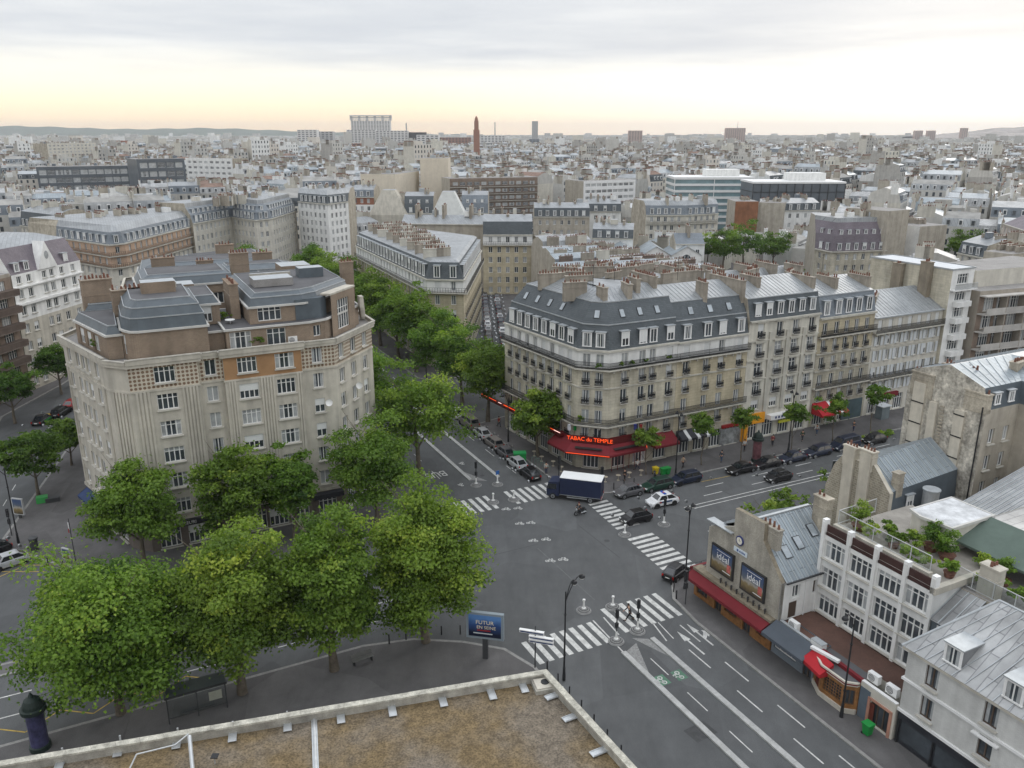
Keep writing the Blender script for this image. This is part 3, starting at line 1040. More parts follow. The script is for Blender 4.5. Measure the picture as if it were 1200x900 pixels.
def attic(parent, name, pq, z0, h, wallm, roof=None, slate=LEADBLUE, cap=TARROOF, wins=(), trimz=True):
	"""set-back storey: brick walls, then a leaded slope; wins = [(edge, position, w, h, sill, kind, variant)]"""
	b = Bld.__new__(Bld)
	b.poly, b.kinds, b.lod = PQ(pq), 'S' * len(pq), 0
	b.wall, b.trim, b.roofmb = MB(), MB(), MB()
	n = len(pq)
	for i in range(n):
		a, c = b.poly[i], b.poly[(i + 1) % n]
		ws = [w for w in wins if w[0] == i]
		wall_grid(b.wall, a, c, z0, z0 + h, [(w[1] - w[2] / 2, w[1] + w[2] / 2, z0 + w[4], z0 + w[4] + w[3]) for w in ws], wallm, .2)
	o = b.wall.build(name, parent)
	for w in wins:
		a, c = b.poly[w[0]], b.poly[(w[0] + 1) % n]
		link('window', win_mesh(w[2], w[3], w[5], w[6]), o, frame(a, c, w[1], z0 + w[4], .17))
	zt = z0 + h
	rb = b.roofmb
	if trimz: ring(rb, b.poly, [True] * n, .22, zt - .2, zt + .02, M('pale_eave', (.52, .51, .48), var=.15))
	prev, zp = b.poly, zt
	for dz, ins in (roof or []):
		cur = inset(b.poly, [ins] * n)
		for i in range(n):
			j = (i + 1) % n
			rb.poly([(*prev[i], zp), (*prev[j], zp), (*cur[j], zt + dz), (*cur[i], zt + dz)], slate)
		prev, zp = cur, zt + dz
		ring(rb, prev, [True] * n, .08, zp - .05, zp + .07, ZPLAIN)
	rb.poly([(*p, zp + .01) for p in prev], cap)
	rb.build('roof', o)
	return o


# rounded brick attic on the left, with its bulging lead roof
attic(L.t, 'attic', [(1.5, 93.5), (2.0, 92.5), (2.8, 92.15), (9.6, 92.15), (9.6, 103), (1.2, 103), (1.2, 94.4)], 21.82, 3.3, BRICK, [(1.3, .2), (2.3, .6), (3.0, 1.35)], LEADBLUE, TARROOF, [(6, .45, .8, 2.2, .5, 'std', 3)])
attic(L.t, 'attic', [(-.3, 94.4), (1.15, 94.4), (1.15, 104.3), (-3.3, 104.3)], 21.82, 2.7, BRICK, [(.9, .4)], wins=[(3, 2.0, 1.6, 1.8, .3, 'std', 3), (3, 4.4, 1.6, 1.8, .3, 'std', 3), (3, 6.8, 1.6, 1.8, .3, 'std', 2)])
attic(L.t, 'attic', [(9.65, 93.6), (11.4, 93.6), (11.4, 103), (9.65, 103)], 21.82, 2.2, BRICK, None, wins=[])
attic(L.t, 'attic', [(8, 96.8), (11.6, 96.8), (11.6, 104), (8, 104)], 24.1, 2.4, BRICK, [(.9, .5)], wins=[(0, 2.0, 1.5, 1.9, .3, 'std', 3)])
attic(L.t, 'attic', [(11.45, 92.3), (20.6, 92.3), (22.6, 93.0), (28.4, 99.2), (28.4, 104), (11.45, 104)], 21.82, 2.5, BRICK, None, wins=[(0, 1.5, 2.3, 2.0, .1, 'wide', 1), (0, 5.4, 2.1, 2.0, .1, 'wide', 0), (1, 1.0, 1.0, 1.3, .6, 'std', 0)])
attic(L.t, 'attic', [(14.3, 93.5), (20.4, 93.5), (22.4, 94.6), (27.6, 100.2), (27.6, 110), (14.3, 110)], 24.34, 2.0, BRICK, [(.9, .4), (1.35, 1.0)], LEADBLUE, TARROOF, wins=[(0, 2.2, 2.6, 1.6, .25, 'wide', 0)])
att = MB()
att.prism(PQ([(19.4, 93.4), (22.4, 93.7), (23.2, 94.4), (22.4, 95.4), (19.4, 95.4)]), 24.34, 26.7, LEADBLUE, LEADBLUE)
att.build('lead_bay', L.t)
# tall arched gable on the chamfer
gb = MB()
a, c = W(23.6, 93.6), W(27.6, 97.8)
wall_grid(gb, a, c, 21.82, 26.9, [(1.4, 4.3, 22.4, 26.0)], BRICK, .2)
ar = MB()
m = frame(a, c, 2.9, 0, .6)
gb.box((0, 0, 26.95), (6.1, 1.3, .22), CEMENT, m=m)
gb.box((0, .9, 24.3), (5.8, .2, 4.8), BRICK, m=frame(a, c, 2.9, 0, .8))
o = gb.build('gable', L.t)
link('window', win_mesh(2.9, 3.6, 'wide', 0), o, frame(a, c, 2.85, 22.4, .17))
# stepped side parapet, stacks, and the clutter of the roof
for p, q, z, a, b, c, mt in ((5.5, 98, 25.1 + 2.65, 3.5, 2.2, 1.6, BRICK), (6.5, 101, 27.7, 2.2, 2.0, 1.0, CEMENT), (18, 99, 27.75, 4.5, 3.0, .9, GRAVELROOF), (23.5, 103, 27.7, 3, 2, 1.2, LEADBLUE), (19, 105, 27.7, 5, .4, .5, CEMENT), (7, 107, 26, 6, 3, 1.4, BRICK), (24, 115, 26, 4, 4, 1.6, BRICK)):
	cl = MB(); cl.box((*W(p, q), z + c / 2), (a, b, c), mt, TH, top=ZPLAIN); cl.build('roof_housing', L.t)
st = MB()
for k in range(5):
	st.box((*W(28.6 + .25 * k, 98.6 + .75 * k), 22.6 + .55 * (4 - k)), (.5, .9, 1.4), CEMENT, TH)
st.build('stepped_parapet', L.t)
L.roofsubs += [('chimney', chimney_mesh(1.6, 1.0, 4.8, 4, BRICK, 1, 1), TR(*W(28.8, 105), 24.0, TH)),
			   ('chimney', chimney_mesh(2.4, 1.2, 5.2, 6, BRICK, 2, 2), TR(*W(17.2, 117), 24.0, TH)),
			   ('chimney', chimney_mesh(4.6, 1.0, 4.4, 9, BRICK, 1, 3), TR(*W(13.4, 99.5), 23.9, TH + R(90))),
			   ('chimney', chimney_mesh(3.6, 1.5, 5.6, 8, BRICK, 2, 4), TR(*W(2.6, 101.5), 22.4, TH + R(5))),
			   ('chimney', chimney_mesh(3.2, 1.5, 6.2, 8, BRICK, 2, 5), TR(*W(-.6, 106.5), 22.4, TH + R(8)))]
# rear wings of the same block
attic(L.t, 'rear_attic', [(-2.4, 104.5), (10.5, 104.5), (10.5, 112), (-.6, 112)], 21.82, 3.2, BRICK, [(1.0, .6)])
attic(L.t, 'rear_attic', [(4, 112.5), (16, 112.5), (16, 121.5), (4, 121.5)], 21.82, 4.4, BRICK, [(1.0, .6), (1.3, 1.4)], wins=[(0, 4, 1.4, 1.5, 1.6, 'std', 0), (0, 9.5, 1.4, 1.5, 1.6, 'std', 0)])
attic(L.t, 'rear_attic', [(18.5, 110.5), (29, 110.5), (29, 121.5), (18.5, 121.5)], 21.82, 3.0, BRICK, [(1.0, .6), (1.3, 1.6)])
L.done()

# furniture of the roof terrace
for (p, q, lab) in ((12.4, 95.2, 'white round garden table on the brick terrace of the art deco block'),):
	mb = MB(); x, y = W(p, q)
	mb.lathe([(.02, .7), (.55, .7), (.55, .74), (0, .75)], 16, PAINT, (x, y, 24.05)); mb.lathe([(.3, 0), (.28, .03), (.04, .08), (.04, .7)], 10, PAINT, (x, y, 24.05))
	tag(mb.build('garden_table', None, (x, y, 24.05)), lab, 'table')


def air_unit(p, q, z, rz, label, group=None):
	x, y = W(p, q)
	t = thing('air_conditioner', label, 'air conditioner', x, y, z, TH + rz, group)
	m = TR(x, y, z, TH + rz)
	mb = MB(); mb.box((0, 0, .42), (1.0, .42, .75), PAINT, m=m)
	for sx in (-.36, .36): mb.box((sx, 0, .02), (.08, .44, .05), DARK, m=m)
	mb.build('casing', t)
	fb_ = MB()
	for r in (.3, .2, .1):
		for k in range(16):
			a0, a1 = 2 * math.pi * k / 16, 2 * math.pi * (k + 1) / 16
			fb_.poly([m @ Vector((-.12 + rr * math.cos(aa), -.222, .42 + rr * math.sin(aa))) for rr, aa in ((r, a0), (r, a1), (r - .05, a1), (r - .05, a0))], DARK)
	fb_.build('fan_grille', t)
	return t


air_unit(18.6, 92.3, 22.0, 0, 'white air conditioner on the parapet ledge of the art deco block')
for (p, q, z, lab) in ((21.9, 91.55, 14.5, 'white satellite dish on the art deco facade, lower window of the pair'), (26.6, 95.0, 15.0, 'smaller white satellite dish right of the other on the chamfered bay')):
	x, y = W(p, q)
	t = thing('satellite_dish', lab, 'satellite dish', x, y, z)
	mb = MB(); mb.lathe([(0, 0), (.2, .03), (.36, .1), (.42, .17)], 14, PAINT)
	me = mb.mesh('dish', smooth=True)
	link('dish', me, t, TR(*W(p + .1, q - .5), z + .2) @ Matrix.Rotation(R(75), 4, 'X'))
	mb = MB(); mb.cyl((x, y, z - .2), (*W(p + .1, q - .45), z + .15), .03, .03, 6, DARK); mb.build('arm', t)

# ================================================================= buildings at the far left
FLQ = [(-13.9, 166), (-3.2, 181.2), (-14, 190), (-25, 174)]
FL = Bld('apartment_building', 'white gabled apartment house with grey slate attic at the left edge, behind the street trees', 'building', PQ(FLQ), 'SCPP', 'buildings across the left square')
fb = {0: [1.7, 4.2, 8.2, 10.2, 13, 16.2], 1: 3.2}
for k in range(5):
	FL.floor(3.2, (1.25, 1.65, .9), CEMENT if k < 4 else WHITE, bay=fb, vs=(0, 2, 3, 2, 5), party=BEIGE)
FL.cornice(FL.z, .6, .4, WHITE)
FL.floor(2.9, (1.2, 1.6, .7), WHITE, bay=fb, vs=(0, 2, 1), party=BEIGE)
FL.cornice(FL.z, .4, .25, WHITE)
FL.floor(2.2, (1.1, 1.3, .5), WHITE, bay=fb, vs=(0, 2, 1), party=BEIGE)
FL.roof([(4.4, 2.2), (5.4, 7.5)], [SLATE_P, ZINC], cap=ZINC, party=WHITE, court=.3)
FL.dormers(0, bay={0: [1.8, 4.2, 14.8]}, w=1.2, h=1.5, up=.4, mat=SLATE_P, edges=(0,))
gb = MB()
m = frame(FL.poly[0], FL.poly[1], 9.2, FL.z, .0)
tri = [(-2.6, -.25, -.02), (2.6, -.25, -.02), (.0, -.25, 4.9)]
gb.poly([m @ Vector(v) for v in tri], WHITE)
gb.poly([m @ Vector(v) for v in ((-2.6, -.25, 0), (0, -.25, 4.9), (0, 2.2, 4.9), (-2.6, .4, 0))], WHITE)
gb.poly([m @ Vector(v) for v in ((2.6, -.25, 0), (2.6, .4, 0), (0, 2.2, 4.9), (0, -.25, 4.9))], WHITE)
for k in range(14):
	a0, a1 = 2 * math.pi * k / 14, 2 * math.pi * (k + 1) / 14
	gb.poly([m @ Vector((.55 * r * math.cos(a), -.28, 2.4 + .75 * r * math.sin(a))) for r, a in ((0, 0), (1, a0), (1, a1))], GLASS2)
gb.build('gable', FL.t)
FL.done()
FB = Bld('apartment_building', 'dark apartment house with brown planted balconies at the left edge of the photo', 'building', PQ([(-27, 147.5), (-14.05, 165.8), (-25.2, 173.8), (-38, 155)]), 'SPPP', 'buildings across the left square')
for k in range(7):
	FB.floor(3.0, (2.2, 2.2, .3), LOGG, bay=3.2, kind='wide', vs=(0, 0, 2, 5), party=TAUPE)
for k in range(1, 7):
	bm = MB(); ring(bm, FB.poly, FB.on('S'), 1.4, 3 * k - .2, 3 * k, M('brown_slab', (.16, .13, .11), var=.2)); o = bm.build('balcony', FB.t)
	bm = MB(); ring(bm, FB.poly, FB.on('S'), 1.42, 3 * k + .02, 3 * k + .95, M('brown_balustrade', (.10, .075, .062), var=.2)); bm.build('balustrade', o)
FB.roof([(.6, .02)], [TAUPE], cap=GRAVELROOF, party=TAUPE)
FB.done()
# ================================================================= right foreground row along the avenue
EG = 'low buildings along the avenue'


def wq(q, p=0.0, z=0.0):
	"""point of a wall that runs along q"""
	x, y = W(p, q)
	return (x, y, z)


def pquad(mb, pts, mat):
	mb.poly([(*W(p, q), z) for p, q, z in pts], mat)


def zinc_slope(mb, a, b, c, d, mat, n, seam=True, sm=None):
	"""zinc plane a b (eave) c d (ridge), each (p, q, z), with n standing seams"""
	A, B, Cc, Dd = [Vector((*W(p, q), z)) for p, q, z in (a, b, c, d)]
	mb.poly([A, B, Cc, Dd], mat)
	up = (B - A).cross(Dd - A).normalized()
	if up.z < 0: up = -up
	for k in range(n + 1):
		f = k / n
		lo, hi = A.lerp(B, f), Dd.lerp(Cc, f)
		w = (B - A).normalized() * .035
		mb.poly([lo - w + up * .06, lo + w + up * .06, hi + w + up * .06, hi - w + up * .06], sm or ZPLAIN)
		mb.poly([lo - w, lo - w + up * .06, hi - w + up * .06, hi - w][::-1], sm or ZPLAIN)
		mb.poly([lo + w, lo + w + up * .06, hi + w + up * .06, hi + w], sm or ZPLAIN)
	return up


def slope_fit(a, b, c, d, fx, fy, lift=0.0):
	"""matrix on the plane: x along the eave, y up the slope"""
	A, B, Cc, Dd = [Vector((*W(p, q), z)) for p, q, z in (a, b, c, d)]
	o = A.lerp(B, fx).lerp(Dd.lerp(Cc, fx), fy)
	x = (B - A).normalized(); n = (B - A).cross(Dd - A).normalized(); y = n.cross(x)
	o = o + n * lift
	return Matrix(((x.x, y.x, n.x, o.x), (x.y, y.y, n.y, o.y), (x.z, y.z, n.z, o.z), (0, 0, 0, 1)))


# --- the gabled restaurant house
RT = thing('gabled_house', 'rough grey gabled house with two poster panels and a clock above the red awning', 'building', *W(54, 51.5), 0)
mb = MB()
out = [(56.1, 3.0), (56.1, 8.1), (52.7, 9.6), (52.7, 11.5), (48.9, 11.6), (48.9, 9.9), (46.3, 7.0), (46.3, 3.0)]
mb.poly([(*W(50, q), z) for q, z in out], ROUGHC)
mb.poly([(*W(50.45, q), z) for q, z in reversed(out)], ROUGHC)
for (q0, z0), (q1, z1) in zip(out, out[1:] + out[:1]):
	mb.poly([(*W(50, q0), z0), (*W(50.45, q0), z0), (*W(50.45, q1), z1), (*W(50, q1), z1)], M('mossy_coping', (.22, .19, .14), var=.35, scale=2) if z0 > 9 else ROUGHC)
wall_grid(mb, W(50, 46.3), W(57.5, 46.3), 3.0, 6.9, [(1.5, 2.4, 5.0, 6.3), (4.0, 4.6, 4.9, 6.2), (1.2, 2.2, 3.05, 4.7)], WHITE, .2)
mb.poly([(*W(57.5, q), z) for q, z in ((46.3, 3), (56.1, 3), (56.1, 8), (51, 10.8), (46.3, 6.9))], ROUGHC)
mb.poly([(*W(p, 56.1), z) for p, z in ((57.5, 3), (50, 3), (50, 8), (57.5, 8))], ROUGHC)
mb.build('wall', RT)
o = link('window', win_mesh(.9, 1.3, 'std', 0), RT, frame(W(50, 46.3), W(57.5, 46.3), 1.95, 5.0, .17))
link('window', win_mesh(.6, 1.3, 'dark', 0), RT, frame(W(50, 46.3), W(57.5, 46.3), 4.3, 4.9, .17))
dm = MB(); dm.box((0, .12, .85), (.98, .08, 1.66), WOODF, m=frame(W(50, 46.3), W(57.5, 46.3), 1.7, 3.03)); dm.build('door', RT)
pm = MB()
for s in (5.0, 3.0): pm.cyl((*W(50 + s, 46.22), 3.0), (*W(50 + s, 46.22), 6.9), .05, .05, 6, PAINT)
pm.build('downpipe', RT)
rf = MB()
s1 = ((50.45, 46.1, 6.95), (57.5, 46.1, 6.95), (57.5, 51, 10.95), (50.45, 51, 10.95))
zinc_slope(rf, *s1, ZINC_B, 11)
zinc_slope(rf, (57.5, 56.3, 8.0), (50.45, 56.3, 8.0), (50.45, 51, 10.95), (57.5, 51, 10.95), ZINC_B, 11)
rf.box((*W(54, 51), 10.98), (7.1, .3, .14), ZPLAIN, TH)
rf.box((*W(54, 46.05), 6.9), (7.1, .16, .14), DARK, TH)
rf.box((*W(50.1, 54.4), 8.95), (.9, 3.5, .1), ZPLAIN, TH)
ro = rf.build('roof', RT)
for fx, fy in ((.24, .42), (.5, .50), (.82, .62)):
	link('skylight', sky_mesh(.85, 1.3), ro, slope_fit(*s1, fx, fy, .02))
link('chimney', chimney_mesh(2.2, .55, 1.6, 4, ROUGHC, 1, 2), ro, TR(*W(50.75, 48.8), 9.6, TH + R(90)))
link('chimney', chimney_mesh(1.6, .8, 3.2, 3, OLDWALL, 1, 5), ro, TR(*W(57.4, 49.2), 9.3, TH + R(90)))
# posters
PBACK = M('poster_frame', (.035, .035, .035), rough=.4, var=.1)
def poster_mat():
	if 'poster_print' in MATS: return MATS['poster_print']
	m = M('poster_print', (.3, .3, .3), rough=.35, var=.1)
	nt = m.node_tree; N, Lk = nt.nodes.new, nt.links.new
	b = nt.nodes['Principled BSDF']
	tc = N('ShaderNodeTexCoord'); se = N('ShaderNodeSeparateXYZ'); Lk(tc.outputs['Generated'], se.inputs[0])
	no = N('ShaderNodeTexNoise'); no.inputs['Scale'].default_value = 5; no.inputs['Detail'].default_value = 6
	Lk(tc.outputs['Generated'], no.inputs['Vector'])
	ad = N('ShaderNodeMath'); ad.operation = 'MULTIPLY_ADD'; Lk(no.outputs['Fac'], ad.inputs[0]); ad.inputs[1].default_value = .35
	Lk(se.outputs['Z'], ad.inputs[2])
	cr = N('ShaderNodeValToRGB')
	el = cr.color_ramp.elements
	el[0].position = .1; el[0].color = (.03, .03, .03, 1)
	el[1].position = 1.0; el[1].color = (.05, .08, .16, 1)
	for p, c in ((.25, (.10, .075, .04, 1)), (.5, (.22, .165, .08, 1)), (.62, (.33, .31, .27, 1)), (.74, (.10, .12, .15, 1))):
		e = el.new(p); e.color = c
	Lk(ad.outputs[0], cr.inputs[0])
	sc = [n for n in nt.nodes if n.type == 'VECT_MATH'][0]
	Lk(cr.outputs[0], sc.inputs[0])
	return m
A0, A1 = W(50, 56.1), W(50, 46.3)
for s, z, lab in ((2.35, 4.15, 'dark framed wall poster reading idéal, the one nearer the crossing'), (6.55, 4.05, 'dark framed wall poster reading idéal, the one nearer the white side wall')):
	f = frame(A0, A1, s, z)
	t = thing('wall_poster', lab, 'poster', *f.translation.xy, z, group='posters on the grey gable')
	mb = MB(); mb.box((0, -.12, 1.3), (3.15, .2, 2.7), PBACK, m=f); mb.build('frame', t)
	mb = MB(); mb.box((0, -.232, 1.3), (2.8, .02, 2.35), poster_mat(), m=f); mb.build('print', t)
	text_obj('lettering', 'idéal', .95, PAINT, t, upright(f @ Matrix.Translation((.15, -.247, 1.72))), .004)
	mb = MB(); mb.box((.2, -.245, 2.28), (1.9, .01, .05), PAINT, m=f); mb.box((.75, -.245, .45), (1.1, .01, .07), PAINT, m=f); mb.box((1.05, -.245, 1.0), (.5, .01, .8), M('poster_red', (.45, .12, .1), var=.4, scale=4), m=f); mb.build('small_print', t)
# clock and plate
f = frame(A0, A1, 4.35, 8.6)
t = thing('wall_clock', 'round white clock with blue rim on the grey gable', 'clock', *f.translation.xy, 8.6)
mb = MB()
for k in range(24):
	a0, a1 = 2 * math.pi * k / 24, 2 * math.pi * (k + 1) / 24
	P_ = lambda r, a, y: f @ Vector((r * math.cos(a), y, r * math.sin(a)))
	mb.poly([P_(.48, a0, 0), P_(.48, a1, 0), P_(.48, a1, -.12), P_(.48, a0, -.12)][::-1], M('clock_blue', (.04, .05, .16), rough=.4))
	mb.poly([P_(.36, a0, -.13), P_(.36, a1, -.13), P_(.48, a1, -.12), P_(.48, a0, -.12)][::-1], MATS['clock_blue'])
mb.build('rim', t)
mb = MB(); mb.poly([f @ Vector((.37 * math.cos(2 * math.pi * k / 24), -.128, .37 * math.sin(2 * math.pi * k / 24))) for k in range(24)], M('clock_face', (.75, .72, .62), rough=.4, var=.04)); mb.build('dial', t)
mb = MB(); mb.box((.05, -.14, .02), (.2, .01, .03), IRON, m=f); mb.box((0, -.142, .1), (.03, .01, .26), IRON, m=f); mb.build('hand', t)
f = frame(A0, A1, 4.55, 7.35)
mb = MB(); mb.box((0, -.05, .2), (1.75, .08, .45), M('pale_plate', (.60, .66, .70), var=.05), m=f)
t = thing('sign_plate', 'pale blue sign plate with dark lettering under the clock', 'sign', *f.translation.xy, 7.35)
mb.build('plate', t)
mb = MB(); mb.box((-.35, -.095, .2), (.22, .01, .22), M('sign_blue', (.05, .10, .28), rough=.5), m=f)
for k, wv in enumerate((.14, .1, .16, .12, .14)): mb.box((-.05 + .16 * k, -.095, .2), (wv * .8, .01, .17), MATS['sign_blue'], m=f)
mb.build('marks', t)

# ground-floor shops: fronts at p = 49.6
def shop(name, label, q0, q1, h, pf, pb, wallm, roofm=None, lights=(), cat='shop', rz=None):
	"""low shop between q0 > q1, front at pf; lights = [(s, w, z0, h, kind)]"""
	t = thing(name, label, cat, *W((pf + pb) / 2, (q0 + q1) / 2), 0, group=EG)
	m_ = MB()
	poly = PQ([(pf, q0), (pf, q1), (pb, q1), (pb, q0)])
	ops = [(s - w / 2, s + w / 2, z0, z0 + hh) for s, w, z0, hh, k in lights]
	wall_grid(m_, poly[0], poly[1], 0, h, ops, wallm, .18)
	for i in (1, 2, 3):
		wall_grid(m_, poly[i], poly[(i + 1) % 4], 0, h, [], wallm)
	m_.build('wall', t)
	for s, w, z0, hh, k in lights:
		link('window', win_mesh(w, hh, k, 0), t, frame(poly[0], poly[1], s, z0, .15))
	if roofm:
		r_ = MB(); r_.poly([(*p, h - .15) for p in poly], roofm); r_.build('roof', t)
	return t, poly


t, poly = shop('restaurant', 'varnished wood restaurant front under the long red awning', 57.2, 46.5, 3.0, 49.6, 57.4, WOOD, None,
			   [(1.2, 1.6, .5, 1.7, 'dark'), (3.6, 1.0, .1, 2.2, 'dark'), (5.4, 1.7, .8, 1.3, 'dark'), (7.6, 1.0, .1, 2.2, 'dark'), (9.5, 1.3, .9, 1.2, 'dark')])
lm = MB(); lm.box((*W(49.9, 51.9), 3.12), (1.1, 10.8, .26), M('mossy_coping', (.22, .19, .14)), TH); lm.build('ledge', t)
for k in range(9):
	f = frame(poly[0], poly[1], 3.6 + .75 * k, 3.25, .12)
	if k == 0: lt = MB()
	lt.cyl(f @ Vector((0, 0, 0)), f @ Vector((0, 0, .5)), .06, .1, 6, DARK)
	lt.box((0, 0, .3), (.35, .06, .05), WOODF, m=f)
lt.build('lettering_frame', t)


def awning(label, a, b, z0, z1, out, mat, group=None, valance=.3, stripes=None, ends=True, name='awning'):
	"""canvas from the wall line a->b at height z1 out to z0"""
	L_ = math.hypot(b[0] - a[0], b[1] - a[1])
	t_ = thing(name, label, 'awning', (a[0] + b[0]) / 2, (a[1] + b[1]) / 2, z0, group=group)
	m_ = MB()
	f = frame(a, b, 0, 0)
	Q = lambda s, y, z: f @ Vector((s, y, z))
	n = max(4, int(L_ / .55)) if stripes else max(1, int(L_ / 1.2))
	for k in range(n):
		s0, s1 = L_ * k / n, L_ * (k + 1) / n
		mm = stripes[k % len(stripes)] if stripes else mat
		sag = .05
		mid = (Q(s0, -out / 2, (z0 + z1) / 2 - sag), Q(s1, -out / 2, (z0 + z1) / 2 - sag))
		m_.poly([Q(s0, -out, z0), Q(s1, -out, z0), mid[1], mid[0]], mm)
		m_.poly([mid[0], mid[1], Q(s1, -.02, z1), Q(s0, -.02, z1)], mm)
		m_.poly([Q(s0, -out, z0 - valance), Q(s1, -out, z0 - valance), Q(s1, -out, z0), Q(s0, -out, z0)], mm)
	if ends:
		for s in (0, L_):
			m_.poly([Q(s, -.02, z1), Q(s, -out, z0), Q(s, -out, z0 - valance), Q(s, -.02, z0 - valance)], mat)
	m_.build('canvas', t_)
	m_ = MB()
	for k in range(max(2, int(L_ / 2.5))):
		s = L_ * (k + .5) / max(2, int(L_ / 2.5))
		m_.cyl(Q(s, -.02, z0 - .25), Q(s, -out + .04, z0 - .06), .025, .025, 5, DARK)
	m_.cyl(Q(0, -out + .03, z0 - .03), Q(L_, -out + .03, z0 - .03), .03, .03, 6, DARK)
	m_.build('frame', t_)
	return t_


awning('long dark red awning over the wooden restaurant front by the crossing', W(49.9, 57.4), W(49.9, 46.6), 2.5, 3.15, 1.5, REDAWN)
awning('dark red awning round the corner of the gabled restaurant', W(56, 57.3), W(49.95, 57.3), 2.5, 3.1, 1.2, REDAWN)
t, poly = shop('small_shop', 'grey painted shop under the slate grey awning', 46.4, 41.5, 3.1, 49.7, 51.5, M('grey_blue_paint', (.16, .185, .21), rough=.6, var=.12), None, [(1.6, 2.6, .7, 1.6, 'wide'), (4.2, 1.0, .05, 2.3, 'dark')])
awning('slate grey awning with pale lettering strip over the grey shop', W(50.0, 46.4), W(50.0, 41.6), 2.55, 3.3, 1.7, GREYAWN)
# wooden bistro with an angled front
BT = thing('bistro', 'small wooden bistro front with lattice windows and rounded stone plinth', 'shop', *W(50, 39), 0, group=EG)
bp = PQ([(49.7, 41.45), (48.9, 40.0), (48.9, 37.6), (49.7, 36.9), (51.4, 36.9), (51.4, 41.45)])
mb = MB()
for i in range(6):
	ops = {0: [(.4, 1.3, .1, 2.3)], 1: [(.25, 2.1, .9, 2.3)], 2: [(.1, .8, .9, 2.3)]}.get(i, [])
	wall_grid(mb, bp[i], bp[(i + 1) % 6], 0, 3.0, ops, WOOD, .15)
mb.poly([(*p, 2.98) for p in bp], TARROOF)
mb.build('wall', BT)
link('window', win_mesh(1.8, 1.4, 'dark', 0), BT, frame(bp[1], bp[2], 1.17, .9, .12))
link('window', win_mesh(.7, 1.4, 'dark', 0), BT, frame(bp[2], bp[3], .45, .9, .12))
lat = MB()
for k in range(1, 7): lat.box((-.9 + 1.8 * k / 7, -.02, .7), (.035, .03, 1.36), WOOD, m=frame(bp[1], bp[2], 1.17, .9, .1))
for k in range(1, 5): lat.box((0, -.025, 1.4 * k / 5), (1.76, .03, .035), WOOD, m=frame(bp[1], bp[2], 1.17, .9, .1))
lat.build('lattice', BT)
dm = MB(); dm.box((0, .1, 1.1), (.86, .07, 2.16), M('dark_red_door', (.12, .03, .02)), m=frame(bp[0], bp[1], .85, .1)); dm.build('door', BT)
pl = MB(); ring(pl, bp, [True, True, True, False, False, False], .12, 0, .55, M('pale_stone_plinth', (.46, .43, .37), var=.2)); pl.build('plinth', BT)
fz = MB(); ring(fz, bp, [True, True, True, False, False, False], .16, 2.75, 3.1, M('cream_fascia', (.55, .52, .45))); ring(fz, bp, [True, True, True, False, False, False], .19, 2.86, 2.96, REDAWN); fz.build('fascia', BT)
awning('small bright red awning over the bistro door', W(49.8, 41.7), W(49.4, 39.3), 2.6, 3.35, 1.3, REDBRIGHT)
bx = MB(); bx.box((*W(49.75, 40.6), 3.42), (.35, 2.6, .22), PAINT, TH + R(10)); tag(bx.build('awning_cassette', None, (*W(49.75, 40.6), 3.3)), 'white cassette box above the small bright red awning', 'awning box')
t, poly = shop('small_shop', 'narrow white shop with pink door surround beside the green bin', 36.85, 33.6, 3.3, 49.75, 51.4, CREAM, None, [(1.95, 1.7, .25, 2.0, 'dark')])
dm = MB()
m = frame(poly[0], poly[1], 1.95, .1)
for c, d in (((-1.0, -.04, 1.15), (.22, .1, 2.3)), ((1.0, -.04, 1.15), (.22, .1, 2.3)), ((0, -.04, 2.3), (2.2, .1, .2))): dm.box(c, d, M('pink_surround', (.42, .22, .16), var=.12), m=m)
dm.box((-.75, .02, 1.0), (.5, .06, 1.9), M('dark_red_door', (.12, .03, .02)), m=m)
dm.build('door_surround', t)
dm = MB(); dm.box((0, -.02, 1.45), (.95, .06, 2.8), M('blue_grey_door', (.11, .14, .17), var=.15), m=frame(poly[0], poly[1], .5, .05)); dm.build('door', t)
# brown flat roof behind the shops
FR = thing('flat_roof', 'dark reddish brown flat roof in front of the white office block', 'roof', *W(53, 40), 0)
mb = MB()
BROWNROOF = M('brown_felt_roof', (.105, .058, .045), var=.4, scale=.25, rough=.7, fine=.12)
pl_ = [(51.45, 46.25), (50.3, 46.25), (51.45, 41.4)]
mb.poly([(*W(p, q), 2.96) for p, q in ((50.4, 46.25), (50.3, 41.55), (51.42, 41.4), (51.42, 33.65), (54.55, 33.65), (54.55, 46.25))], BROWNROOF)
mb.build('surface', FR)
cp = MB()
for (p0, q0, p1, q1, mt) in ((50.3, 46.2, 50.25, 41.5, ZPLAIN), (50.25, 41.5, 50.0, 36.9, REDAWN), (50.0, 36.9, 50.0, 33.65, PAINT)):
	a, c = W(p0, q0), W(p1, q1)
	cp.box(((a[0] + c[0]) / 2, (a[1] + c[1]) / 2, 3.14), (math.hypot(c[0] - a[0], c[1] - a[1]), .3, .34), mt, math.atan2(c[1] - a[1], c[0] - a[0]))
cp.build('coping', FR)
for p, q, z, rz, lab in ((50.6, 44.9, 3.0, -90, 'white air conditioner at the gable end of the brown flat roof'), (50.5, 36.3, 3.3, -90, 'white air conditioner above the pink shop door, nearer the bistro'), (50.5, 34.6, 3.3, -90, 'white air conditioner above the pink shop door, nearer the black front')):
	air_unit(p, q, z, R(rz), lab, 'air conditioners on the shop roofs')
mb = MB(); mb.box((*W(50.4, 41.9), 3.4), (.6, 1.2, .5), PAINT, TH); mb.box((*W(50.4, 41.9), 3.66), (.66, 1.26, .05), ZPLAIN, TH)
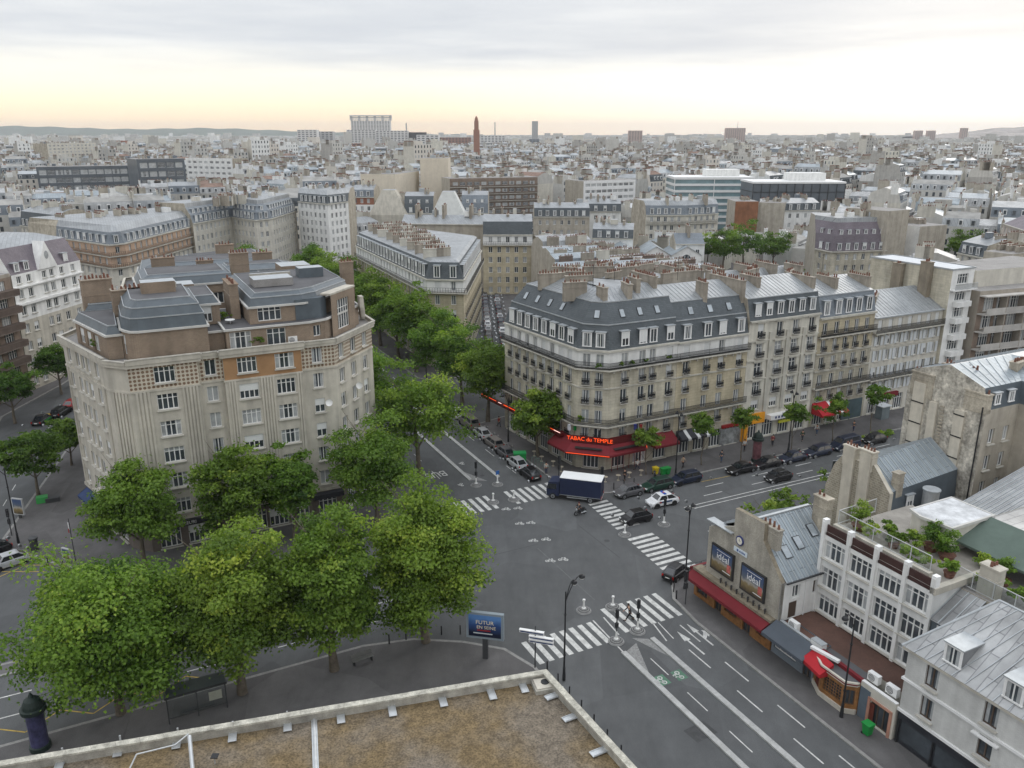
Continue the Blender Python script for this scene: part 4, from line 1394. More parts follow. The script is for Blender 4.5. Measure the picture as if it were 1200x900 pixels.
tag(mb.build('roof_box', None, (*W(50.4, 41.9), 3.1)), 'white duct box on the brown roof above the red bistro awning', 'duct box')

# --- white office block with rows of broad windows
OF = Bld('office_block', 'white concrete office block with three rows of broad gridded windows below a planted terrace', 'building',
		 PQ([(54.6, 46.4), (54.6, 35.3), (66, 35.3), (66, 46.4)]), 'SPPP', EG)
OFW = M('white_concrete', (.70, .70, .68), var=.08, streak=.2)
ob = [1.45, 4.25, 7.1, 9.75]
OF.kinds = 'SPPP'
for k, (h, w) in enumerate(((2.7, None), (2.55, 1.75), (2.8, 1.95), (2.7, 1.75))):
	if w is None:
		OF.floor(h, None, OFW, party=OFW)
	else:
		OF.floor(h, (2.3, w, .5), OFW, bay={0: ob}, ks='S', edges=(0,), kind='wide', vs=(0, 0, 0, 1, 1, 5), party=OFW)
fins = MB()
for s in (.08, 2.85, 5.65, 8.5, 11.02):
	fins.box((0, -.1, 7.35), (.34, .2, 9.3), OFW, m=frame(OF.poly[0], OF.poly[1], s, 0))
	fins.box((0, .1, 11.6), (.42, .5, 1.2), PAINT, m=frame(OF.poly[0], OF.poly[1], s, 0))
fins.build('fin', OF.t)
pn = MB()
for s0, s1 in ((.3, 2.65), (3.05, 5.45), (5.85, 8.3), (8.7, 10.85)):
	pn.box((0, .12, 11.25), (s1 - s0, .12, 1.0), M('dark_brown_panel', (.055, .028, .025), rough=.6, var=.15), m=frame(OF.poly[0], OF.poly[1], (s0 + s1) / 2, 0))
pn.build('panel', OF.t)
tr = MB()
tr.poly([(*p, 11.1) for p in OF.poly], M('terrace_floor', (.30, .28, .25), var=.2))
tr.box((*W(60.2, 35.3), 10.95), (11.6, .5, .55), CEMENT, TH)
tr.build('terrace', OF.t)
OF.done()
RAILG = M('rail_grey', (.46, .47, .47), rough=.5, var=.1)
# glazed terrace railing
def glass_rail(label, pts, z, h, group='glass railings on the terrace'):
	"""pts: [(p, q)]"""
	c = W(*pts[0])
	t_ = thing('glass_railing', label, 'railing', *c, z, group=group)
	fr_, gl = MB(), MB()
	for (p0, q0), (p1, q1) in zip(pts, pts[1:]):
		a, b = W(p0, q0), W(p1, q1)
		Ln = math.hypot(b[0] - a[0], b[1] - a[1]); n = max(1, round(Ln / 1.9)); rz = math.atan2(b[1] - a[1], b[0] - a[0])
		for zz in (.08, h): fr_.box(((a[0] + b[0]) / 2, (a[1] + b[1]) / 2, z + zz), (Ln, .05, .05), RAILG, rz)
		for k in range(n + 1):
			f = k / n; fr_.box((a[0] + (b[0] - a[0]) * f, a[1] + (b[1] - a[1]) * f, z + h / 2), (.055, .055, h), RAILG, rz)
		gl.poly([(*a, z + .12), (*b, z + .12), (*b, z + h - .04), (*a, z + h - .04)], GL_RAIL)
	fr_.build('frame', t_); gl.build('pane', t_)
	return t_
GL_RAIL = D.materials.new('clear_pane'); GL_RAIL.use_nodes = True
_nt = GL_RAIL.node_tree
_nt.nodes.clear()
_o = _nt.nodes.new('ShaderNodeOutputMaterial'); _mx = _nt.nodes.new('ShaderNodeMixShader'); _tr = _nt.nodes.new('ShaderNodeBsdfTransparent'); _gl = _nt.nodes.new('ShaderNodeBsdfGlossy')
_tr.inputs[0].default_value = (.88, .91, .91, 1); _gl.inputs['Roughness'].default_value = .05; _mx.inputs[0].default_value = .12
_nt.links.new(_tr.outputs[0], _mx.inputs[1]); _nt.links.new(_gl.outputs[0], _mx.inputs[2]); _nt.links.new(_mx.outputs[0], _o.inputs[0])
glass_rail('long white framed glass railing along the front of the planted terrace', [(60.5, 46.0), (55.6, 45.8), (55.6, 36.6)], 11.7, 1.35)
mb = MB(); mb.box((*W(55.5, 41.2), 11.4), (.5, 9.6, .62), CEMENT, TH); tag(mb.build('terrace_kerb', None, (*W(55.5, 41.2), 11.1)), 'grey beige upstand below the terrace railing', 'upstand')
# --- annexe to the right of the terrace, with white flat roof and green awning
AX = Bld('penthouse', 'cream penthouse with white flat roof at the back of the planted terrace', 'building', PQ([(60.2, 41.2), (60.6, 38.6), (65.8, 38.6), (65.8, 42.4), (60.6, 42.4)]), 'SSCPP', EG)
AX.z = 11.0
AX.floor(2.5, None, CREAM)
ring(AX.trim, AX.poly, [True] * 5, .2, 13.3, 13.55, M('pale_eave', (.52, .51, .48)))
AX.roofmb.poly([(*p, 13.53) for p in AX.poly], M('white_roof_membrane', (.55, .56, .57), var=.35, scale=.7))
AX.done()
PH = Bld('penthouse', 'lower cream penthouse with dark doors under the big green awning', 'building', PQ([(65.5, 38.5), (65.5, 26), (74, 26), (74, 38.5)]), 'SCPP', EG)
PH.z = 10.4
PH.floor(3.0, (1.3, 2.2, .1), CREAM, bay={0: [1.6, 6.5, 9.5]}, ks='S', kind='dark', vs=(0,))
PH.roofmb.poly([(*p, 13.35) for p in PH.poly], ZINC_OLD)
PH.done()
awning('large green canvas awning over the penthouse doors', W(65.4, 39.0), W(65.4, 26.2), 12.1, 13.5, 3.9, M('green_canvas', (.10, .135, .115), rough=.85, var=.12), ends=False, valance=.2)
LB = Bld('lower_wing', 'beige rear wing with planter terrace right of the office block', 'building', PQ([(57.8, 35.2), (57.8, 24), (65.4, 24), (65.4, 35.2)]), 'SCPP', EG)
LB.floor(10.4, None, BEIGE); LB.roofmb.poly([(*p, 10.38) for p in LB.poly], GRAVELROOF)
LB.chimney(*W(58.6, 33.5), 9.6, .9, 1.5, 3.3, TH, 3, CEMENT)
LB.done()
glass_rail('white framed glass railing of the smaller planter terrace by the square chimney', [(58.2, 36.5), (58.1, 34.6), (58.1, 26)], 10.5, 1.4)
# small zinc hut between office and corner house
HT = thing('zinc_hut', 'small zinc roofed hut with blue grey dormer window beside the white office block', 'hut', *W(56.8, 34.2), 0, group=EG)
mb = MB(); mb.prism(PQ([(54.7, 35.2), (54.7, 33.2), (57.7, 33.2), (57.7, 35.2)]), 0, 8.6, LEADBLUE); mb.build('wall', HT)
mb = MB(); zinc_slope(mb, (54.5, 35.25, 8.5), (54.5, 33.1, 8.5), (57.8, 33.1, 10.3), (57.8, 35.25, 10.3), ZINC_OLD, 3); mb.build('roof', HT)
link('window', win_mesh(.9, 1.0, 'std', 0), HT, frame(W(54.68, 35.2), W(54.68, 33.2), 1.0, 7.2, -.02))

# --- white corner house with hipped zinc roof
SH = Bld('corner_house', 'white painted house with old hipped zinc roof and black shopfront at the bottom right', 'building', PQ([(50, 33.5), (50, 16), (59.5, 16), (59.5, 33.1)]), 'SPPS', EG)
WBR = brick_mat('painted_brick', (.60, .60, .58), (.55, .55, .53), (.50, .50, .48), .24, .085, .01, .12, streak=.3)
SH.floor(3.0, None, SHOPDK, party=WBR)
SH.floor(2.75, (1.05, 1.75, .6), WBR, bay={0: [2.1, 6.6, 10.5, 14.5]}, ks='S', edges=(0,), kind='dark', vs=(1, 1, 0))
ring(SH.trim, SH.poly, SH.on('S'), .14, 5.65, 5.85, PAINT)
SH.floor(2.75, (1.05, 1.75, .5), WBR, bay={0: [2.1, 6.6, 14.5]}, ks='S', edges=(0,), kind='dark', vs=(1, 1, 0))
ring(SH.trim, SH.poly, SH.on('S'), .14, 2.9, 3.12, PAINT)
ring(SH.trim, SH.poly, SH.on('S'), .3, 8.25, 8.5, CEMENT)
hd = MB()
for s in (6.6,): hd.box((0, -.15, 5.25), (1.9, .3, .12), PAINT, m=frame(SH.poly[0], SH.poly[1], s, 0))
hd.build('hood', SH.t)
z0 = 8.5
ev = inset(SH.poly, [-.35] * 4)
ridge = PQ([(55.0, 30.6), (55.2, 18)])
zz = 12.6
P4 = [Vector((*p, z0)) for p in ev]
r0, r1 = Vector((*ridge[0], zz)), Vector((*ridge[1], zz))
rm = SH.roofmb
def zface(pts, n, axis):
	rm.poly(pts, ZINC_OLD)
	A, B = Vector(pts[0]), Vector(pts[1])
	up = (B - A).cross(Vector(pts[-1]) - A).normalized()
	for k in range(1, n):
		lo = A.lerp(B, k / n)
		top = (Vector(pts[-1]).lerp(Vector(pts[2]), k / n)) if len(pts) == 4 else Vector(pts[2]).lerp(lo, .02)
		w = (B - A).normalized() * .03
		rm.poly([lo - w + up * .05, lo + w + up * .05, top + w + up * .05, top - w + up * .05], ZPLAIN)
		rm.poly([lo - w, lo - w + up * .05, top - w + up * .05, top - w][::-1], ZPLAIN)
		rm.poly([lo + w, lo + w + up * .05, top + w + up * .05, top + w], ZPLAIN)
zface([P4[0], P4[1], r1, r0], 18, 0)
zface([P4[2], P4[3], r0, r1], 18, 0)
zface([P4[3], P4[0], r0], 8, 1)
zface([P4[1], P4[2], r1], 8, 1)
for a, b in ((P4[0], r0), (P4[3], r0), (r0, r1)):
	rm.cyl(a, b, .09, .09, 6, ZPLAIN)
SH.sub('dormer', dormer_mesh(1.35, 1.5, 2.4, ZINC_OLD, 1, 'box'), frame(ev[0], ev[1], 3.6, 8.95, .55))
SH.sub('dormer', dormer_mesh(1.35, 1.5, 2.4, ZINC_OLD, 1, 'box'), frame(ev[0], ev[1], 8.0, 8.95, .55))
sf = MB()
for k in range(6): sf.box((0, -.06, 1.5), (.14, .14, 2.9), IRON, m=frame(SH.poly[0], SH.poly[1], .2 + 2.9 * k, 0))
sf.box((8.7, -.08, 2.6), (17.2, .16, .5), SHOPDK, m=frame(SH.poly[0], SH.poly[1], 0, 0))
for k in range(5): sf.poly([frame(SH.poly[0], SH.poly[1], 0, 0) @ Vector((v[0], -.012, v[1])) for v in ((.4 + 2.9 * k, .5), (3.0 + 2.9 * k, .5), (3.0 + 2.9 * k, 2.3), (.4 + 2.9 * k, 2.3))], GLASS)
sf.build('shopfront', SH.t)
SH.done()

# --- rubble-walled house with zinc roof, and the tall party-wall building behind it
B2 = thing('zinc_roofed_house', 'low old house with rubble side wall, paired chimney stacks and blue zinc roof', 'building', *W(70, 52.5), 0)
mb = MB()
prof = [(48.8, 0), (56.6, 0), (56.6, 9.2), (55.8, 11.8), (55, 13.0), (51, 13.4), (48.8, 11.2)]
mb.poly([(*W(66, q), z) for q, z in reversed(prof)], RUBBLE)
mb.poly([(*W(66.5, q), z) for q, z in prof], RUBBLE)
for (q0, z0), (q1, z1) in zip(prof, prof[1:] + prof[:1]):
	mb.poly([(*W(66, q0), z0), (*W(66.5, q0), z0), (*W(66.5, q1), z1), (*W(66, q1), z1)], OLDPATCH)
wall_grid(mb, W(66, 48.8), W(76.2, 48.8), 0, 9.0, [], OLDWALL)
wall_grid(mb, W(76.2, 56.6), W(66, 56.6), 0, 9.2, [], OLDWALL)
for q in (53.9, 51.9): mb.box((*W(65.9, q), 10), (.3, 1.25, 9), OLDPATCH, TH)
mb.build('wall', B2)
rf = MB()
zinc_slope(rf, (66.5, 48.9, 11.3), (76.0, 48.9, 11.9), (76.0, 52.4, 14.2), (66.5, 52.0, 13.4), ZINC_B, 14)
zinc_slope(rf, (76.0, 56.4, 11.8), (66.5, 56.4, 11.8), (66.5, 52.0, 13.4), (76.0, 52.4, 14.2), ZINC_B, 14)
pquad(rf, [(66.5, 48.75, 8.9), (76.1, 48.75, 8.9), (76.0, 48.9, 11.9), (66.5, 48.9, 11.3)], LEADBLUE)
pquad(rf, [(76.1, 56.6, 9.1), (66.5, 56.6, 9.1), (66.5, 56.4, 11.8), (76, 56.4, 11.8)], LEADBLUE)
ro = rf.build('roof', B2)
for q, z in ((54.0, 12.6), (51.9, 12.9)): link('chimney', chimney_mesh(1.5, .75, 1.7, 4, OLDPATCH, 1, 1), ro, TR(*W(66.2, q), z, TH + R(90)))
link('chimney', chimney_mesh(.9, .7, 3.4, 1, OLDWALL, 1, 1), ro, TR(*W(67.4, 49.2), 9.6, TH))
link('dormer', dormer_mesh(1.0, 1.3, .5, LEADBLUE, 3), ro, frame(W(66.5, 48.7), W(76, 48.7), 2.4, 9.3, -.05))
t = thing('roof_cistern', 'grey galvanised tank on the small roof behind the terrace', 'tank', *W(70.5, 47.6), 9)
mb = MB(); mb.cyl((*W(70.5, 47.6), 9), (*W(70.5, 47.6), 11.2), .75, .75, 14, STEEL); mb.cyl((*W(70.5, 47.6), 11.2), (*W(70.5, 47.6), 11.35), .85, .85, 14, ZPLAIN); mb.build('drum', t)
YD = Bld('yard_roof', 'low grey roof in the yard between the terrace and the rubble house', 'roof', PQ([(60, 48.7), (60, 43.6), (76, 43.6), (76, 48.7)]), 'CCCC', EG)
YD.floor(9.0, None, OLDWALL); YD.roofmb.poly([(*p, 8.98) for p in YD.poly], GRAVELROOF); YD.done()

F_ = Bld('party_wall_house', 'tall house with a huge bare mottled party wall and zinc roof above the rubble house', 'building',
		 PQ([(76.3, 56.2), (76.3, 47.2), (81.5, 47.2), (81.5, 44.5), (97, 44.5), (97, 56.2)]), 'PCCCPS')
OLDW2 = M('mottled_render', (.45, .42, .36), var=.55, scale=.9, streak=.5, bump=.8, bscale=2.5, fine=.28)
for k in range(6):
	F_.floor(2.85, (.95, 1.6, .7) if k > 2 else None, BEIGE, bay={1: [1.5, 3.8], 3: 3.0}, edges=(1, 3), kind='std', vs=(0, 5, 2), party=OLDW2)
F_.floor(1.6, None, BEIGE, party=OLDW2)
pw = MB()
fa = frame(F_.poly[0], F_.poly[1], 0, 0)
for s0, s1, z0, z1, mt in ((.9, 2.3, 9, 19.6, OLDPATCH), (5.9, 7.0, 9, 18.0, OLDPATCH), (3.0, 3.9, 12.5, 18, OLDPATCH)):
	pw.box(((s0 + s1) / 2, -.12, (z0 + z1) / 2), (s1 - s0, .25, z1 - z0), mt, m=fa)
for z in (10.6, 12.9, 15.2, 17.5):
	pw.box((1.6, -.27, z), (1.5, .05, .12), IRON, m=fa); pw.box((6.45, -.27, z), (1.2, .05, .12), IRON, m=fa)
for k in range(24): pw.box((4.4, -.05, 9.5 + .36 * k), (.42, .16, .16), OLDWALL, m=fa)
pw.cyl(fa @ Vector((8.7, -.14, 3)), fa @ Vector((8.7, -.14, 19)), .07, .07, 6, IRON)
pw.build('flue_relief', F_.t)
F_.roof([(2.2, .5), (3.6, 4.4)], [LEADBLUE, ZINC_B], cap=ZINC, party=OLDW2)
F_.ribs(1, .75, ks='SC')
for p, q, Ln, a, zb, h in ((76.6, 54.5, 2.6, 90, 18.4, 2.2), (76.6, 48.4, 2.4, 90, 18.6, 1.6), (78.6, 52, 3.8, 90, 19.4, 2.2), (84, 49.5, 2.2, 10, 20.0, 2.2), (91, 51, 4, 90, 20.2, 2.2)):
	F_.chimney(*W(p, q), zb, Ln, .8, h, TH + R(a), max(4, int(Ln / .4)), OLDWALL)
F_.dormers(0, bay={1: [1.6, 3.8], 3: 3.2}, w=.9, h=1.2, up=.4, mat=LEADBLUE, edges=(1, 3), ks='C')
F_.done()
FD = Bld('courtyard_house', 'beige rear house with dark framed windows at the right edge, below the zinc roofs', 'building', PQ([(82, 44.4), (82, 35), (97, 35), (97, 44.4)]), 'CCPP', EG)
for k in range(5): FD.floor(3.1, (1.5, 1.4, .8) if k > 2 else None, BEIGE, bay=3.0, edges=(0, 1), kind='bars', vs=(0, 0, 5))
FD.roof([(2.4, 3.8)], [ZINC_OLD], cap=ZINC_OLD); FD.done()
RZ = thing('corrugated_roof', 'patched corrugated metal roof at the right edge behind the green awning', 'roof', *W(76, 41), 0, group=EG)
mb = MB(); mb.prism(PQ([(67.2, 43.5), (67.2, 33), (81.5, 33), (81.5, 43.5)]), 0, 11.4, OLDWALL); mb.build('wall', RZ)
mb = MB(); zinc_slope(mb, (67.1, 43.5, 11.45), (67.1, 33, 11.45), (81.5, 33, 14.6), (81.5, 43.5, 14.6), ZINC_OLD, 26); mb.build('sheets', RZ)

# ================================================================= the flat gravel roof in the foreground
HR = 10.0
GZ = .62
def GP(px, py, z): return G(px, py, z)
pc, pl, pr = GP(640, 785, HR), GP(-140, 916, HR), GP(790, 949, HR)
FLAT = thing('flat_roof', 'flat gravel roof with pale stone parapet in the foreground', 'roof', pc[0], pc[1], 0)
NB = [pc, pl, (pl[0] + 6, pl[1] - 34), (pr[0] + 2, pr[1] - 22), pr]
GRAV = M('mossy_gravel', (.20, .135, .07), var=.3, scale=1.4, rough=.95, bump=.7, bscale=6, fine=.42)
_nt = GRAV.node_tree
# bare pale patches between the moss
_geo = [n for n in _nt.nodes if n.type == 'NEW_GEOMETRY'][0]
_n = _nt.nodes.new('ShaderNodeTexNoise'); _n.inputs['Scale'].default_value = .22; _n.inputs['Detail'].default_value = 5
_r = _nt.nodes.new('ShaderNodeValToRGB'); _r.color_ramp.elements[0].position = .42; _r.color_ramp.elements[1].position = .60
_r.color_ramp.elements[0].color = (.148, .108, .058, 1); _r.color_ramp.elements[1].color = (.155, .13, .10, 1)
_nt.links.new(_geo.outputs['Position'], _n.inputs['Vector']); _nt.links.new(_n.outputs['Fac'], _r.inputs[0])
_sc = [n for n in _nt.nodes if n.type == 'VECT_MATH'][0]
_nt.links.new(_r.outputs[0], _sc.inputs[0])
mb = MB()
NBc = [NB[1], NB[2], NB[3], NB[4], NB[0]]
ins = inset(NBc, [.36] * 5)
mb.poly([(*p, HR - GZ) for p in ins], GRAV)
mb.build('gravel', FLAT)
mb = MB()
for i in range(5):
	a, b = NBc[i], NBc[(i + 1) % 5]
	mb.poly([(*a, 0), (*b, 0), (*b, HR - .06), (*a, HR - .06)], CEMENT)
mb.build('wall', FLAT)
PARM = M('parapet_render', (.33, .315, .275), var=.3, scale=.8, streak=.5, fine=.12, bscale=9)
COPM = M('parapet_coping', (.40, .385, .33), var=.45, scale=1.6, fine=.2, bscale=10, bump=.3)
mb, cpm = MB(), MB()
o2 = inset(NBc, [-.05] * 5)
i2 = inset(NBc, [.4] * 5)
for i in range(5):
	a, b = ins[i], ins[(i + 1) % 5]
	mb.poly([(*b, HR - GZ - .02), (*a, HR - GZ - .02), (*a, HR - .08), (*b, HR - .08)], PARM)
	A, B, C_, D_ = o2[i], o2[(i + 1) % 5], i2[(i + 1) % 5], i2[i]
	Ln = math.hypot(B[0] - A[0], B[1] - A[1]); n = max(1, int(Ln / 1.35))
	for k in range(n):        # coping stones, each a little off the next
		f0, f1 = k / n, (k + 1) / n - .012 / Ln
		r_ = random.uniform(-.008, .008)
		lp = lambda P_, Q_, f: (P_[0] + (Q_[0] - P_[0]) * f, P_[1] + (Q_[1] - P_[1]) * f)
		cpm.prism([lp(A, B, f0), lp(A, B, f1), lp(D_, C_, f1), lp(D_, C_, f0)], HR - .1, HR + .03 + r_, COPM)
mb.build('parapet', FLAT); cpm.build('coping', FLAT)
# galvanised feet along the parapet
fi = 0
def foot(px, py, along, label):
	x, y = G(px, py, HR - GZ + .1)
	t_ = thing('metal_foot', label, 'metal foot', x, y, HR - GZ, along, group='galvanised feet along the parapet')
	m = TR(x, y, HR - GZ, along)
	m = m @ Matrix.Translation((0, -.3, 0)); mb_ = MB(); mb_.box((0, 0, .12), (.5, 1.15, .04), STEEL, m=m); mb_.box((0, 0, .05), (.3, .9, .1), DARK, m=m)
	for s in (-.2, .2): mb_.box((s, 0, .16), (.03, 1.0, .06), STEEL, m=m)
	mb_.build('plate', t_)
	mb_ = MB(); mb_.box((0, .72, .3), (.1, .05, .55), STEEL, m=m); mb_.build('bracket', t_)
ang_b = math.atan2(pc[1] - pl[1], pc[0] - pl[0])
ang_r = math.atan2(pr[1] - pc[1], pr[0] - pc[0])
feetl = [(72, 890), (140, 875), (208, 866), (273, 858), (337, 846), (399, 837), (459, 829), (518, 818), (575, 810), (612, 802)]
nth = ['ninth', 'eighth', 'seventh', 'sixth', 'fifth', 'fourth', 'third', 'second', 'first', 'x']
ords = ['tenth', 'ninth', 'eighth', 'seventh', 'sixth', 'fifth', 'fourth', 'third', 'second', 'first']
for (x, y), w_ in zip(feetl, ords):
	foot(x, y, ang_b, 'galvanised foot on the gravel, %s from the corner along the left parapet' % w_ if w_ != 'first' else 'galvanised foot on the gravel, nearest the corner along the left parapet')
for (x, y), w_ in zip([(653, 814), (674, 839), (707, 879)], ['nearest the corner', 'second from the corner', 'third from the corner']):
	foot(x, y, ang_r, 'galvanised foot on the gravel, %s along the right parapet' % w_)
x, y = G(636, 803, HR - GZ + .2)
mb = MB(); mb.box((x, y, HR - GZ + .15), (1.3, 1.3, .3), PARM, ang_b); mb.box((x, y, HR - GZ + .33), (1.05, 1.05, .1), CEMENT, ang_b); mb.cyl((x + .15, y + .1, HR - GZ + .37), (x + .15, y + .1, HR - GZ + .43), .28, .28, 12, IRON)
tag(mb.build('roof_vent', None, (x, y, HR - 1)), 'square concrete drain box with dark hole in the parapet corner', 'roof vent')
# tubes, duct and the small dark lamp at the left
def tube(name, label, pts, r, mat, cat):
	mb_ = MB()
	for a, b in zip(pts, pts[1:]): mb_.cyl(a, b, r, r, 7, mat)
	return tag(mb_.build(name, None, pts[0]), label, cat)
g = lambda px, py, h=0: (*G(px, py, HR - GZ + h), HR - GZ + h)
mb = MB()
a_, b_ = Vector(g(368, 842, .1)), Vector(g(371, 925, .1))
mb.cyl(a_, b_, .1, .1, 8, STEEL); mb.box((*((a_ + b_) / 2).xy, HR - GZ + .04), (.35, (b_ - a_).length, .08), STEEL, math.atan2(b_.y - a_.y, b_.x - a_.x) - R(90))
tag(mb.build('roof_duct', None, tuple(a_)), 'straight white metal duct running across the gravel from the parapet', 'duct')
tube('roof_handrail', 'bent galvanised tube rail leaning over the gravel at the left', [g(150, 905, .2), g(160, 884, .9), g(205, 873, 1.0), g(221, 860, 1.2)], .05, STEEL, 'rail')
tube('roof_ladder_post', 'thick galvanised post of the tube rail on the gravel', [g(226, 905, .1), g(222, 862, 1.3)], .12, STEEL, 'post')
x, y = G(252, 895, HR - GZ)
mb = MB(); mb.cyl((x, y, HR - 1), (x, y, HR - .2), .04, .04, 6, STEEL); mb.box((x, y + .1, HR - .15), (.4, .4, .06), IRON); tag(mb.build('roof_lamp', None, (x, y, HR - 1)), 'small dark square lamp on a short post on the gravel', 'lamp')
# ================================================================= ground, roads, pavements, markings
def slab(name, pq, z0, z1, mat, side=None, kerb=None):
	mb = MB()
	pts = PQ(pq)
	a = sum(pts[i][0] * pts[(i + 1) % len(pts)][1] - pts[(i + 1) % len(pts)][0] * pts[i][1] for i in range(len(pts)))
	if a < 0: pts = pts[::-1]
	inn = inset(pts, [.3] * len(pts)) if kerb else pts
	n = len(pts)
	if kerb:
		for i in range(n):
			j = (i + 1) % n
			mb.poly([(*pts[i], z1), (*pts[j], z1), (*inn[j], z1), (*inn[i], z1)], kerb)
			mb.poly([(*pts[i], z0), (*pts[j], z0), (*pts[j], z1), (*pts[i], z1)], kerb)
	mb.poly([(*p, z1) for p in inn], mat)
	o = mb.build(name)
	o['kind'] = 'structure'
	return o


def asphalt(name, col, var, sc, fine, rough=.9, patch=.14):
	m = M(name, col, var=var, scale=sc, fine=fine, bscale=10, rough=rough, bump=.2)
	nt = m.node_tree; N, Lk = nt.nodes.new, nt.links.new
	sc_ = [n for n in nt.nodes if n.type == 'VECT_MATH'][0]
	geo = [n for n in nt.nodes if n.type == 'NEW_GEOMETRY'][0]
	# long worn wheel tracks and tar patches
	mp = N('ShaderNodeMapping'); mp.inputs['Rotation'].default_value = (0, 0, -TH); mp.inputs['Scale'].default_value = (.35, .09, 1)
	Lk(geo.outputs['Position'], mp.inputs['Vector'])
	no = N('ShaderNodeTexNoise'); no.inputs['Scale'].default_value = 1.4; no.inputs['Detail'].default_value = 7; no.inputs['Roughness'].default_value = .7
	Lk(mp.outputs[0], no.inputs['Vector'])
	vo = N('ShaderNodeTexVoronoi'); vo.inputs['Scale'].default_value = .12; vo.feature = 'F1'
	Lk(geo.outputs['Position'], vo.inputs['Vector'])
	mr = N('ShaderNodeMapRange'); mr.inputs[1].default_value = .3; mr.inputs[2].default_value = .7; mr.inputs[3].default_value = 1 - patch; mr.inputs[4].default_value = 1 + patch
	Lk(no.outputs['Fac'], mr.inputs[0])
	se = N('ShaderNodeSeparateColor'); Lk(vo.outputs['Color'], se.inputs[0])
	m2 = N('ShaderNodeMapRange'); m2.inputs[3].default_value = .88; m2.inputs[4].default_value = 1.1
	Lk(se.outputs[0], m2.inputs[0])
	mu = N('ShaderNodeMath'); mu.operation = 'MULTIPLY'; Lk(mr.outputs[0], mu.inputs[0]); Lk(m2.outputs[0], mu.inputs[1])
	v = N('ShaderNodeVectorMath'); v.operation = 'SCALE'; v.inputs[0].default_value = col
	Lk(mu.outputs[0], v.inputs['Scale']); Lk(v.outputs[0], sc_.inputs[0])
	return m


ASPH = asphalt('road_asphalt', (.094, .097, .099), .1, .4, .16)
ASPH2 = asphalt('pavement_asphalt', (.108, .104, .104), .14, .5, .16)
KERB = M('granite_kerb', (.24, .235, .225), var=.2, scale=2, fine=.15)
CITYG = M('city_ground', (.12, .12, .115), var=.4, scale=.02)
ROADW = M('road_paint', (.50, .50, .48), rough=.8, var=.28, scale=1.6, fine=.22, bscale=7)
ROADY = M('yellow_road_paint', (.42, .30, .07), rough=.8, var=.3, scale=1.6)
GREENP = M('green_road_paint', (.09, .185, .125), rough=.8, var=.25)

mb = MB(); mb.poly([(-9000, -600, -.12), (9000, -600, -.12), (9000, 14000, -.12), (-9000, 14000, -.12)], CITYG)
tag(mb.build('ground'), kind='structure')
mb = MB(); mb.poly([(*W(p, q), 0) for p, q in ((-140, -60), (260, -60), (260, 330), (-140, 330))], ASPH)
tag(mb.build('road'), kind='structure')
slab('pavement', [(-140, 64.2), (17, 63.9), (21.5, 62.8), (25.5, 60.3), (28.4, 57.6), (29.6, 54), (29.8, 45), (29.8, -60), (-140, -60)], 0, .13, ASPH2, kerb=KERB)
slab('pavement', [(-14.5, 101), (-8, 92.5), (-2, 86.5), (6, 83.8), (29, 83.8), (32.3, 86), (33, 90), (33, 330), (8, 330), (-1, 175), (-7, 135)], 0, .13, ASPH2, kerb=KERB)
slab('pavement', [(50.9, 86.8), (52, 83.2), (55.5, 81.5), (260, 80.0), (260, 330), (155, 330), (107, 222), (62, 121), (57, 115), (51, 113.5)], 0, .13, ASPH2, kerb=KERB)
slab('pavement', [(51.5, 330), (51.5, 142), (54, 138.3), (59, 139), (63, 142.6), (102, 226), (148, 330)], 0, .13, ASPH2, kerb=KERB)
slab('pavement', [(46.5, -60), (46.5, 53), (47.1, 57.4), (49.1, 60.3), (53, 61.2), (260, 58.2), (260, -60)], 0, .13, ASPH2, kerb=KERB)
slab('pavement', [(-140, 330), (-140, 89), (-40, 91), (-28, 97), (-21.5, 110), (-17.5, 152), (-9, 168), (0, 190), (4, 330)], 0, .13, ASPH2, kerb=KERB)
slab('traffic_island', [(-140, 75.6), (-140, 73.6), (-10, 73.6), (-9.4, 74.6), (-10, 75.6)], 0, .13, ASPH2, kerb=KERB)

mk = MB()
ZM = .006


def mrect(p0, q0, p1, q1, w, mat=None):
	"""painted stripe of width w between two grid points"""
	a, b = W(p0, q0), W(p1, q1)
	d = Vector((b[0] - a[0], b[1] - a[1])).normalized(); n = Vector((-d.y, d.x)) * w / 2
	mk.poly([(a[0] - n.x, a[1] - n.y, ZM), (a[0] + n.x, a[1] + n.y, ZM), (b[0] + n.x, b[1] + n.y, ZM), (b[0] - n.x, b[1] - n.y, ZM)][::-1], mat or ROADW)


def dashes(p0, q0, p1, q1, on, off, w=.13, mat=None):
	L_ = math.hypot(p1 - p0, q1 - q0); s = 0
	while s < L_:
		e = min(L_, s + on)
		f = lambda t: (p0 + (p1 - p0) * t / L_, q0 + (q1 - q0) * t / L_)
		mrect(*f(s), *f(e), w, mat); s += on + off


